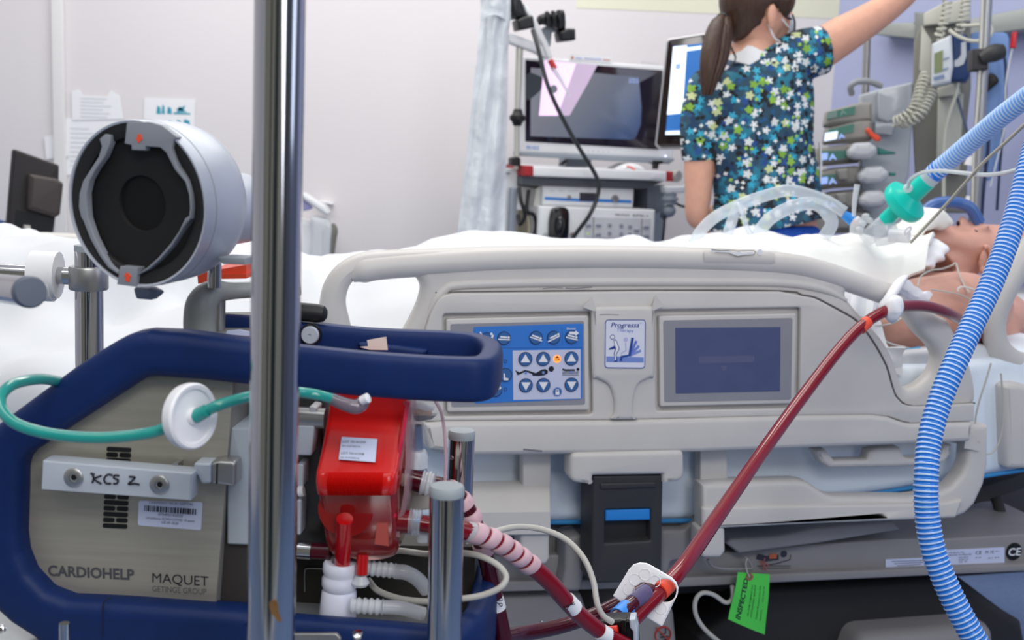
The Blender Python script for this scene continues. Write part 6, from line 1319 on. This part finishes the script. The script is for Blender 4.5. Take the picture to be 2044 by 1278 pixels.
mk('arm_joint', lathe([(0, 0), (.020, 0), (.021, .012), (.026, .014), (.026, .022), (.020, .024), (.020, .05), (0, .05)], tq(*Z7((1640, 560))[0], .0), (0, 1, 0), 24), CS, TW, dsp)
mk('arm_joint', ellipsoid(tq(*Z7((1640, 605))[0], .0), .020, .020, .020, None, 20, 12), CS, TW, dsp)
mk('arm_post', tube([tq(*Z7((1640, 600))[0], 0), tq(*Z7((1600, 640))[0], -.1)], .014, 12, smooth=False), CS, TW, dsp)
mk('display_arm', tube([tq(1372, 376, .02), tq(1385, 340, -.04), DS.I and TW.I @ DS.w(*DS.uv(1400, 220, -.06), -.06)], .014, 12), CW, TW, dsp)
mk('round_knob', lathe([(0, -.02), (.019, -.02), (.019, 0), (.016, .004), (0, .005)], tq(*Z7((1703, 345))[0], .0), (.4, 0, 1), 24), mat('knob_grey', (172, 170, 166), .5), TW, cart)
lead_ = [mk('display_cable', tube([tq(*Z7(p)[0], .0) for p in pts], .004, 8), CABLEK, TW, label=l_, cat='cable') for pts, l_ in ((((1668, 535), (1720, 565), (1770, 578)), 'dark cable running from the display arm behind the elbow of the nurse'), (((1605, 640), (1600, 740), (1582, 880)), 'dark cable dropping straight down from the display arm joint'))]
mk('arm_plate', prism(tp_(Z7((1475, 420), (1600, 410), (1600, 600), (1475, 655)), -.08), -.30, -.08), CS, TW, cart)

# ================================================================== wall things by the pole and dark screen at the far end
bs = Fr((P(70, 390, 3.0).x, 3.0, 0), yaw=38)
bm_ = thing('computer_screen', 'back of a black computer screen beyond the foot of the bed', 'screen', fr=bs)
mz = zz(0, 280, 3.363)
mk('shell', prism(rnd(bs.poly(mz((96, 58), (400, 168), (398, 268), (375, 520), (356, 652), (46, 640))), .006), -.03, 0, .006), mat('screen_shell_black', (40, 36, 36), .55), bs, bm_)
mk('rear_bulge', prism(rnd(bs.poly(mz((200, 225), (385, 258), (432, 290), (410, 500), (380, 520), (190, 465)), .03), .008), -.005, .03, .01), mat('screen_bulge', (66, 58, 56), .55), bs, bm_)
mk('port_bay', prism(bs.poly(mz((110, 470), (360, 520), (352, 640), (100, 636)), .002), -.01, .002), BLACK, bs, bm_)
mk('port_plug', prism(bs.poly(mz((166, 570), (208, 574), (206, 622), (164, 618)), .02), .0, .02, .003), CABLEG, bs, bm_)
mk('screen_foot', box(bs.uv(70, 470)[0] - .03, bs.uv(70, 470)[0] + .05, bs.uv(70, 520)[1] - .25, bs.uv(70, 470)[1] + .02, -.05, -.01, .004), BLACK, bs, bm_)
dk_t = bs.uv(70, 520)[1] - .25
mk('side_desk', box(-.35, .35, dk_t - .03, dk_t, -.3, .25, .004), CW, bs, label='white desk that carries the black computer screen', cat='desk')
for i in range(2): mk('blue_box_strip', prism(bs.poly(mz((-20, 540 + i * 30), (45, 545 + i * 30), (45, 570 + i * 30), (-20, 566 + i * 30)), -.1), -.2, -.1), mat('folder_blue', (70, 100, 150), .6), bs, label='blue folder %s beside the black computer screen' % ('standing upper' if i == 0 else 'lying lower'), cat='folder')
# plastic-wrapped dispenser on the wall
dw = thing('wall_dispenser', 'white dispenser in clear plastic fixed to the wall behind the steel pole', 'dispenser', fr=bf)
WN = .10
mk('back_plate', prism(rnd(onwall([(560, 430), (652, 452), (655, 600), (560, 600)], WN), .01), .0, WN, .015), mat('dispenser_white', (226, 228, 230), .5), bf, dw)
mk('lever', prism(rnd(onwall(M2((150, 20), (330, 130), (480, 230), (540, 320), (520, 370), (420, 300), (150, 120)), WN + .05), .006), WN - .02, WN + .05, .008), mat('dispenser_white', (226, 228, 230)), bf, dw)
mk('violet_liquid', prism(onwall(M2((160, 120), (300, 235), (290, 270), (170, 300)), WN + .03), WN, WN + .03, .006), mat('violet_plastic', (176, 172, 222), .2, coat=.4), bf, dw)
mk('bottle', prism(rnd(onwall(M2((270, 360), (530, 400), (590, 520), (560, 1000), (600, 1200), (240, 1200), (280, 700)), WN + .04), .012), WN - .02, WN + .04, .014), CLEARW, bf, dw)
mk('grey_strap', tube([bf.q(*M2(p)[0], WN + .03) for p in ((600, 470), (630, 560), (610, 700), (592, 900))], [.006, .010, .010, .008], 10), mat('strap_olive', (120, 120, 112), .6), bf, dw)
mk('pull_tab', prism(onwall(M2((390, 140), (590, 185), (600, 205), (440, 195)), .03), 0, .03, .004), WHITE, bf, dw)

# ================================================================== infusion pumps and head-wall equipment
PK = Fr((P(1720, 300, 3.25).x, 3.25, 0), yaw=-10)
pq = lambda x, y, n=0: PK.q(x, y, n)
pp = lambda pts, n=0: PK.poly(pts, n)
rk = thing('pump_rack', 'grey-white pump rack with a clear holder standing behind the breathing filter', 'rack', fr=PK)
RKM = mat('rack_grey_white', (186, 192, 198), .5)
bz = TW.I
mk('back_plate', prism(rnd(pp(M1((330, 40), (500, -10), (780, -70), (770, 300), (740, 740), (715, 770), (705, 1330), (330, 1330)), -.10), .006), -.16, -.10, .006), RKM, PK, rk)
mk('clear_holder', prism(rnd(pp(M1((480, 20), (540, -20), (775, -70), (770, 120), (640, 240), (560, 270), (475, 240)), -.05), .006), -.10, -.05, .006), mat('holder_clear', (206, 212, 220), .2, coat=.4, alpha=.6), PK, rk)
mk('holder_lip', prism(rnd(pp(M1((450, 260), (560, 275), (640, 260), (600, 385), (450, 370)), -.06), .003), -.10, -.06, .004), mat('holder_clear', (206, 212, 220)), PK, rk)
mk('carry_handle', tube([pq(1700, 188, -.08), pq(1698, 172, -.06), pq(1712, 163, -.06), pq(1735, 163, -.06), pq(1760, 172, -.07)], .009, 12), GREYP, PK, rk)
mk('rack_pole', tube([pq(1731, 60, -.20), pq(1724, 300, -.20)], .011, 14, smooth=False), STEELD, PK, rk)
mk('rack_foot', box(PK.uv(1720, 480, -.12)[0] - .03, PK.uv(1720, 480, -.12)[0] + .05, 0, PK.uv(1720, 480, -.12)[1] + .05, -.15, -.11, .004), CS, PK, rk)
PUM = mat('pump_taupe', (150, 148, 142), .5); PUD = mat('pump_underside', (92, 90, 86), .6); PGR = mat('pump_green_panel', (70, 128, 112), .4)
LCD = mat('pump_lcd', (214, 230, 250), .3, emit=1.0); LCB = mat('pump_digits', (150, 176, 240), .3, emit=.7)
NB = mat('syringe_head_white', (202, 205, 209), .5)
rows = [(75, 330, 125, 200, 0, 0), (70, 320, 275, 200, 1, 0), (-10, 210, 460, 200, 2, 1), (-10, 120, 665, 200, 2, 1), (-10, 110, 870, 200, 2, 1), (-10, 100, 1050, 190, 3, 1)]
names = ['top infusion pump with an unlit green panel in the rack', 'second infusion pump from the top with a glowing white screen', 'syringe pump with a teal tip below the glowing pump', 'syringe pump level with the green filter, second below the glowing pump', 'syringe pump behind the thin upright clear tube', 'lowest dark pump of the rack just above the linen']
for (xa, xb, yt, hh, kind_, nob), nm in zip(rows, names):
    pm = thing('infusion_pump', nm, 'pump', fr=PK, group='pumps stacked in the rack')
    xe = 430 if kind_ < 2 else (330 if kind_ == 2 else 420)
    mk('case', prism(rnd(pp(M1((xa - 20, yt + 30 - (0 if kind_ > 1 else -20)), (xb, yt - (20 if kind_ < 2 else 0)), (xe, yt - 20), (xe, yt + 130), (xb + 20, yt + 135), (xa - 40, yt + 175)), .0), .006), -.12, .0, .008), PUM, PK, pm)
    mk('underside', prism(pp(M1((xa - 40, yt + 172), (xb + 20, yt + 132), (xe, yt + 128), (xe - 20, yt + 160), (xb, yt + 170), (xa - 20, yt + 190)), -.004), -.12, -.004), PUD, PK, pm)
    if kind_ < 2:
        gpn = mk('green_panel', prism(pp(M1((xa - 10, yt + 60), (xb - 45, yt + 10), (xb - 50, yt + 80), (xa - 30, yt + 125)), .003), -.002, .003), PGR, PK, pm)
        if kind_ == 1:
            mk('lit_screen', prism(rnd(pp(M1((32, yt + 90), (140, yt + 72), (128, yt + 140), (22, yt + 160)), .005), .002), .001, .005), LCD, PK, pm)
            mk('digits', text('A', PK, M1((145, yt + 142))[0], M1((200, yt + 130))[0], 10, .005, bold=.02), LCB, PK, pm)
        else:
            mk('screen', prism(pp(M1((48, yt + 70), (135, yt + 48), (128, yt + 105), (38, yt + 122)), .005), .001, .005), mat('lcd_off', (120, 146, 138), .3), PK, pm)
            mk('panel_mark', text('A', PK, M1((160, yt + 92))[0], M1((215, yt + 76))[0], 10, .005), mat('pump_mark', (140, 180, 166), .5), PK, pm)
    elif kind_ == 2:
        mk('green_panel', prism(pp(M1((-10, yt + 60), (xb, yt + 50), (xb, yt + 120), (-10, yt + 140)), .003), -.002, .003), PGR, PK, pm)
        mk('digits', join(text('A', PK, M1((60, yt + 135))[0], M1((130, yt + 128))[0], 12, .005, bold=.03), prism(rnd(pp(M1((-5, yt + 78), (55, yt + 72), (50, yt + 130), (-8, yt + 138)), .005), .002), .003, .005)), LCB, PK, pm)
        mk('syringe_clip', prism(rnd(pp(M1((xb + 10, yt + 10), (xb + 110, yt), (xb + 110, yt + 100), (xb + 30, yt + 100)), .03), .006), .0, .03, .006), PUM, PK, pm)
        cx = {460: (230, 475), 665: (320, 572), 870: (330, 565)}[yt]
        mk('syringe_head', prism(rnd(pp(M1((cx[0], yt + 50), (cx[0] + 60, yt - 12), (cx[1] - 60, yt - 18), (cx[1], yt + 30), (cx[1], yt + 80), (cx[1] - 60, yt + 130), (cx[0] + 60, yt + 132), (cx[0], yt + 110)), .06), .012), -.05, .06, .016), NB, PK, pm)
        if yt < 800:
            tl = M1((478, 485), (560, 515), (630, 528), (630, 545), (480, 552)) if yt == 460 else M1((580, 700), (632, 703), (630, 728), (578, 730))
            mk('teal_tip', prism(pp(tl, .0), -.02, .0, .004), mat('teal_tip', (22, 122, 112), .4), PK, pm)
mk('orange_clip', prism(rnd(pp(M1((380, 325), (410, 322), (440, 360), (500, 395), (505, 425), (470, 438), (430, 405), (380, 350)), .02), .004), .0, .02, .004), ORANGE, PK, label='orange clip stuck on the end of the glowing pump', cat='clip')
# rail beam, blue box, poles
WRf = Fr((cnx, YW, 0), yaw=-51.1)
wp = lambda pts, n=0: WRf.poly(pts, n)
RL = mat('beam_grey', (164, 168, 164), .4, .2)
rb = thing('equipment_rail', 'grey horizontal equipment beam on the lilac wall above the patient', 'rail', fr=WRf)
mk('beam', prism(wp(Z10((430, 200), (780, 190), (800, 240), (1255, 160), (1721, 70), (1900, 30), (1900, 210), (1721, 250), (1250, 310), (830, 330), (430, 290)), .10), .0, .10, .004), RL, WRf, rb)
mk('beam_joint', prism(wp(Z10((785, 105), (870, 105), (870, 325), (785, 320)), .12), .0, .12, .004), mat('joint_grey', (138, 142, 138), .4, .2), WRf, rb)
YK = 3.15
KFr = Fr((P(1890, 120, YK).x, YK, 0), yaw=-22)
kq = lambda x, y, n=0: KFr.q(x, y, n); kp = lambda pts, n=0: KFr.poly(pts, n)
col_ = thing('supply_tower', 'cream supply tower behind the blue-sided monitor box', 'supply tower', fr=KFr)
CRM = mat('column_cream', (200, 200, 188), .5)
a = KFr.uv(1842, 40, -.15)
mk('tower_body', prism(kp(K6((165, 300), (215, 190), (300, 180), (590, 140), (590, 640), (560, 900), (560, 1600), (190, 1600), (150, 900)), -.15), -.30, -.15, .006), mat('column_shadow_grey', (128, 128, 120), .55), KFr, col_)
mk('tower_front', prism(kp(K6((225, 190), (300, 300), (300, 640), (205, 520)), -.14), -.16, -.14, .003), CRM, KFr, col_)
mk('tower_side', prism(kp(K6((340, 660), (500, 620), (520, 710), (350, 730)), -.10), -.16, -.10, .004), CRM, KFr, col_)
mk('tower_channel', prism(kp(K6((345, 740), (540, 700), (510, 1300), (330, 1300)), -.13), -.16, -.13, .004), mat('channel_cream', (184, 186, 176), .5), KFr, col_)
mk('tower_head', prism(kp(K6((240, 100), (370, 30), (590, -20), (590, 160), (240, 190)), -.12), -.30, -.12, .004), CRM, KFr, col_)
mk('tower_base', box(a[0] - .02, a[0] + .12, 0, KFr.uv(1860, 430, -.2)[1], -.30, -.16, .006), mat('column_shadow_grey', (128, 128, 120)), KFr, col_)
bb = thing('monitor_box', 'small white and navy device box with a green screen on the tower', 'medical device', fr=KFr)
NVY = mat('box_navy', (32, 62, 112), .45)
mk('side_case', prism(rnd(kp(K6((445, 255), (560, 258), (590, 300), (582, 560), (555, 606), (440, 610)), .0), .004), -.10, .0, .006), NVY, KFr, bb)
mk('front_case', prism(rnd(kp(K6((300, 330), (448, 258), (455, 400), (460, 500), (440, 615), (296, 645)), .03), .004), -.06, .03, .006), mat('box_white', (214, 220, 226), .4), KFr, bb)
mk('green_screen', prism(kp(K6((320, 400), (385, 375), (382, 535), (318, 552)), .033), .02, .033), mat('lcd_olive', (132, 142, 104), .35), KFr, bb)
mk('side_arc', prism(kp(K6((520, 320), (558, 312), (560, 420), (540, 480), (500, 500), (470, 500), (470, 455), (500, 440), (520, 410)), .003), -.002, .003), mat('arc_white', (214, 218, 224), .4), KFr, bb)
mk('box_print', join(stroke(KFr, K6((388, 446), (432, 432)), .004, .0335), stroke(KFr, K6((384, 524), (425, 510)), .004, .0335), stroke(KFr, K6((314, 592), (395, 572)), .010, .0335)), mat('print_slate', (120, 140, 170), .5), KFr, bb)
# coiled cords
def coil(pts, r, turns, rc, m, label):
    Q = cr([tuple(kq(*p)) for p in pts], 12, False); L = sum((b - a).length for a, b in zip(Q, Q[1:])); n = turns * 10; S = resample(Q, L / n); out = []
    for i, (p, (t, N, Bn)) in enumerate(zip(S, frames(S))):
        a_ = i / 10 * 2 * math.pi; out.append(p + N * math.cos(a_) * r + Bn * math.sin(a_) * r)
    return mk('coiled_cord', tube(out, rc, 6, smooth=False), m, KFr, label=label, cat='cord')
CC = mat('cord_cream', (206, 206, 192), .5)
coil([(1892, -12, -.06), (1888, 30, -.05), (1878, 62, -.05), (1872, 76, -.06)], .011, 9, .0032, CC, 'coiled cream cord dropping to the joint of the tower, nearer the white box')
coil([(1930, -14, -.06), (1926, 20, -.05), (1918, 52, -.05), (1912, 66, -.06)], .011, 9, .0032, CC, 'coiled cream cord beside the first one, nearer the drip pole')
coil([(1848, 150, -.02), (1838, 175, 0), (1826, 215, .02), (1806, 235, .02), (1785, 244, .0)], .014, 15, .0032, CC, 'coiled cream cord sweeping from the tower to the clear holder, outer one')
coil([(1862, 178, -.02), (1852, 200, 0), (1838, 226, .02), (1818, 240, .02), (1800, 246, .0)], .014, 13, .0032, CC, 'coiled cream cord sweeping to the clear holder, inner one')
mk('cream_cable', tube([kq(*p) for p in ((1895, 60, .02), (1912, 72, .03), (1940, 82, .04), (1968, 78, .04), (1980, 62, .04), (1972, 50, .04), (1950, 50, .02), (1920, 52, .0))], .005, 10), CC, KFr, label='cream cable looping out from the tower across the drip pole', cat='cable')
mk('cream_cable', tube([kq(*p) for p in ((1913, 165, -.02), (1908, 190, -.02), (1896, 225, -.02), (1887, 260, -.02), (1884, 300, -.02), (1884, 420, -.02))], .005, 10), CC, KFr, label='cream cable hanging straight below the white and navy box', cat='cable')
mk('slate_cable', tube([kq(*p) for p in ((1911, 195, -.04), (1922, 232, -.04), (1932, 268, -.04))], .004, 8), mat('slate_cable', (86, 98, 122), .5), KFr, label='short slate cable crossing the tower towards the breathing hose', cat='cable')
# drip pole
dpn = thing('drip_pole', 'steel drip pole with a dark clamp in front of the lilac wall', 'pole', loc=tuple(Vector((P(1948, 400, 2.95).x, 2.95, 0))))
pa, pb = P(1972, -40, 2.95), P(1946, 420, 2.95)
mk('pole_tube', tube([Vector((pb.x + (pb.x - pa.x) * .0, pb.y, .0)), pb, pa], .0135, 20, smooth=False), STEELD, None, dpn)
cq_ = [P(x, y, 2.92) for x, y in ((1944, 92), (1974, 92), (1974, 142), (1942, 140))]
DCF = Fr((P(1958, 117, 2.93).x, 2.93, 0), yaw=-10)
mk('clamp_block', prism(rnd(DCF.poly(K6((608, 365), (728, 362), (726, 525), (606, 528)), .02), .004), -.05, .02, .005), CHAR, DCF, dpn)
mk('clamp_handle', tube([DCF.q(*K6((670, 440))[0], .03), DCF.q(*K6((760, 400))[0], .035), DCF.q(*K6((835, 385))[0], .03)], [.014, .022, .018], 16), CHAR, DCF, dpn)
mk('pole_line', tube([P(1962, -20, 2.92), P(1958, 100, 2.92), P(1952, 200, 2.92), P(1944, 300, 2.92), P(1940, 420, 2.92)], .0032, 8), CC, None, label='cream infusion line running down along the drip pole', cat='line')
# blue hanging panel with holes behind the pole
mk('hanging_screen', prism(cr(KFr.poly(K6((600, 250), (740, 246), (868, 255), (874, 400), (860, 720), (840, 960), (790, 1300), (690, 1300), (700, 700), (730, 540), (590, 400)), -.22), 3), -.24, -.22, .004), mat('panel_blue', (126, 160, 214), .5), KFr, label='pale blue plastic apron-like panel hanging behind the drip pole', cat='panel')
mk('dark_hose', tube([kq(*p) for p in ((1990, 100, -.18), (2005, 115, -.17), (2008, 170, -.17), (2004, 240, -.17), (1996, 330, -.17), (1990, 420, -.17))], .004, 8), mat('dark_blue_hose', (40, 52, 84), .5), KFr, label='thin dark blue hose hanging along the blue panel', cat='hose')
mk('dark_pouch', prism(cr(KFr.poly(K6((705, 570), (730, 550), (770, 555), (805, 605), (760, 650), (705, 690)), -.19), 3), -.215, -.19, .006), BLACK, KFr, label='small black pouch beside the drip pole below its clamp', cat='pouch')
il = thing('infusion_line', 'clear infusion line with a red connector near the edge of the lilac wall', 'line', fr=KFr)
mk('red_connector', prism(rnd(kp(K6((900, 240), (945, 236), (932, 362), (885, 360)), .0), .003), -.012, .0, .003), mat('connector_red', (196, 22, 40), .35), KFr, il)
mk('line_tube', tube([kq(*K6(p)[0], -.006) for p in ((905, 360), (880, 480), (855, 650), (850, 900), (820, 1080), (780, 1240), (740, 1400))], .0024, 8), CLEARW, KFr, il)
mk('blue_line', tube([kq(*p) for p in ((1974, 240, -.1), (1972, 300, -.1), (1966, 350, -.1), (1960, 420, -.1), (1958, 480, -.1))], .005, 8), mat('dark_blue_hose', (40, 52, 84)), KFr, label='dark blue hose below the breathing hose beside the drip pole', cat='hose')
mk('white_stopcock', tube([kq(1940, 312, .0), kq(1936, 330, .0)], [.012, .016], 14, smooth=False), WHITE, KFr, label='white stopcock on the cream line under the breathing hose', cat='stopcock')
mk('drip_chamber', tube([kq(1938, 392, .0), kq(1934, 412, .0)], [.012, .018], 14, smooth=False), WHITE, KFr, label='white drip chamber behind the gauze pad on the line', cat='drip chamber')

# ================================================================== breathing circuit
HB = mat('hose_blue', (34, 124, 218), .3, coat=.2); HR = mat('hose_ridge', (190, 212, 246), .25, coat=.4)
HB2 = mat('hose_light_blue', (112, 166, 232), .35, coat=.3); HR2 = mat('hose_light_ridge', (196, 216, 244), .3, coat=.4)
def hose(name, pts, r, period, amp, m1, m2, label):
    Q = resample(cr([tuple(p) for p in T(pts)], 14, False), period / 6); rs = []; seg = 20
    for i in range(len(Q)):
        k = i % 6; rs.append(r + amp * (0, .15, .8, 1, .8, .15)[k])
    V, F = tube(Q, rs, seg, smooth=False); ids = []
    for i in range(len(Q) - 1): ids += [1 if i % 6 in (2, 3) else 0] * seg
    ids += [0, 0]
    return mk(name, (V, F), [m1, m2], None, label=label, cat='hose', mids=ids, ang=80)
hose('breathing_hose', [(2110, 150, 1.72), (2080, 240, 1.68), (2050, 345, 1.64), (2034, 405, 1.62), (2008, 490, 1.59), (1975, 575, 1.56), (1938, 655, 1.53), (1902, 735, 1.50), (1873, 810, 1.48), (1855, 880, 1.46), (1849, 950, 1.44), (1850, 1020, 1.43), (1862, 1095, 1.42), (1888, 1165, 1.41), (1922, 1235, 1.40), (1965, 1310, 1.39)], .0148, .0066, .0016, HB, HR, 'large blue corrugated breathing hose curving down past the bed rail')
hose('breathing_hose', [(1862, 348, 2.16), (1900, 316, 2.13), (1950, 274, 2.08), (2000, 232, 2.02), (2060, 186, 1.96), (2120, 140, 1.9)], .0165, .0072, .0016, HB2, HR2, 'light blue corrugated breathing hose rising from the green filter')
fx, fy = P(1770, 440, 2.22), P(1864, 350, 2.16)
fdir = (fy - fx).normalized()
flt = thing('breathing_filter', 'turquoise breathing filter between the clear elbow and the light blue hose', 'filter', loc=tuple(P(1805, 405, 2.2)))
TQ = mat('turquoise_plastic', (8, 206, 186), .3, coat=.2, spec=.3)
fc_ = P(1805, 404, 2.195); tilt_ = (fdir * .98 + Vector((.05, -.12, -.04))).normalized()
mk('filter_disc', lathe([(.010, -.030), (.016, -.022), (.028, -.016), (.041, -.011), (.0440, -.006), (.0445, .004), (.043, .009), (.034, .013), (.018, .022), (.011, .028)], fc_, tilt_, 40), TQ, None, flt)
mk('outlet_neck', tube([fc_ + fdir * .012, fc_ + fdir * .060], .0185, 24, smooth=False), TQ, None, flt)
mk('inlet_neck', tube([fc_ - fdir * .012, fc_ - fdir * .052], .0150, 24, smooth=False), TQ, None, flt)
mk('clear_adapter', tube([fc_ + fdir * .058, fc_ + fdir * .074], .0178, 24, smooth=False), CLEARW, None, flt)
mk('blue_cuff', tube([fc_ + fdir * .072, fc_ + fdir * .094], [.0168, .0185], 24, smooth=False), mat('cuff_blue', (22, 118, 222), .35), None, flt)
mk('luer_port', ellipsoid(P(1812, 376, 2.16), .009, .009, .009, None, 16, 10), CLEARW, None, flt)
mk('gas_sampling_line', tube(T([(1812, 374, 2.15), (1818, 358, 2.12), (1840, 345, 2.06), (1875, 341, 1.98), (1920, 345, 1.88), (1970, 349, 1.78), (2010, 344, 1.70), (2040, 336, 1.66)]), .0034, 10), mat('sampling_line', (208, 216, 220), .25, coat=.4), None, label='thin clear sampling line from the filter to the large blue hose', cat='line')
mk('drainage_line', tube(T([(1818, 484, 2.0), (1850, 450, 1.96), (1900, 396, 1.88), (1960, 328, 1.8), (2010, 282, 1.74), (2070, 225, 1.68)]), .0026, 10), mat('beige_line', (186, 180, 164), .35), None, label='thin beige line slanting up across the mouth pad of the patient', cat='line')
el_ = thing('tube_elbow', 'clear plastic elbow and suction port below the turquoise filter', 'connector', loc=tuple(P(1750, 460, 2.22)))
mk('elbow', tube(T([(1776, 434, 2.215), (1758, 450, 2.225), (1742, 466, 2.23), (1725, 480, 2.23)]), [.0135, .0160, .0170, .0150], 22), CLEAR, None, el_)
mk('elbow_skirt', tube(T([(1766, 446, 2.2), (1768, 465, 2.2), (1772, 486, 2.2)]), [.020, .024, .022], 20), CLEAR, None, el_)
mk('suction_hub', tube(T([(1720, 436, 2.22), (1712, 450, 2.22), (1708, 468, 2.22)]), [.010, .014, .012], 16), CLEARW, None, el_)
mk('hub_wing', join(*[ellipsoid(P(x, y, 2.2), .008, .005, .006, None, 12, 8) for x, y in ((1728, 432), (1735, 440), (1722, 446), (1716, 458))]), CLEARW, None, el_)
mk('blue_hub', tube(T([(1684, 428, 2.24), (1702, 440, 2.235)]), [.0085, .0115], 18, smooth=False), mat('hub_blue', (40, 138, 226), .35), None, el_)
mk('red_ring', tube(T([(1702, 440, 2.235), (1708, 445, 2.233)]), .0065, 14, smooth=False), mat('ring_red', (220, 110, 100), .4), None, el_)
mk('clear_clip', tube(T([(1806, 470, 2.1), (1818, 458, 2.1), (1816, 453, 2.1), (1808, 458, 2.1), (1804, 470, 2.1)]), .0022, 8), WHITE, None, el_)
mk('connector_block', tube(T([(1776, 470, 2.15), (1815, 472, 2.13)]), .013, 14, smooth=False), CLEARW, None, el_)
mk('upright_tube', tube(T([(1704, 432, 2.2), (1706, 400, 2.2), (1711, 368, 2.2)]), [.0035, .0048, .0056], 12), CLEARW, None, label='thin upright clear plastic tube standing by the blue suction hub', cat='tube')
mk('blue_ring_tube', tube(T([(1838, 470, 2.5), (1842, 430, 2.5), (1866, 408, 2.5), (1900, 404, 2.5), (1935, 414, 2.5), (1955, 445, 2.5)]), .013, 16), mat('mask_blue_clear', (70, 110, 178), .25, coat=.5, alpha=.8), None, label='blue translucent curved tube behind the face of the patient', cat='tube')
# suction catheter sleeve: loops of limp clear film
SL = mat('clear_film', (226, 234, 242), .18, coat=.6, alpha=.42, bump=(40, .6, .006))
sl = thing('catheter_sleeve', 'limp clear plastic catheter sleeve looping over the linen before the nurse', 'sleeve', loc=tuple(P(1520, 440, 2.3)))
for pts, w_ in (([(1384, 488, 2.3), (1400, 460, 2.3), (1430, 432, 2.3), (1478, 408, 2.3), (1530, 390, 2.3), (1575, 380, 2.28), (1620, 390, 2.26), (1655, 404, 2.25), (1686, 424, 2.24)], 1.0),
                ([(1508, 486, 2.26), (1515, 465, 2.26), (1540, 434, 2.26), (1590, 410, 2.26), (1630, 408, 2.26), (1654, 430, 2.26), (1660, 448, 2.26), (1645, 474, 2.26)], 1.1),
                ([(1446, 484, 2.28), (1458, 450, 2.28), (1472, 412, 2.28), (1480, 420, 2.27), (1490, 452, 2.27), (1504, 476, 2.26)], .9)):
    mk('sleeve_film', tube(T(pts), [.012 * w_] * len(pts), 16, sec=(1, .45, 2.2), sub=8), SL, None, sl, ang=60)
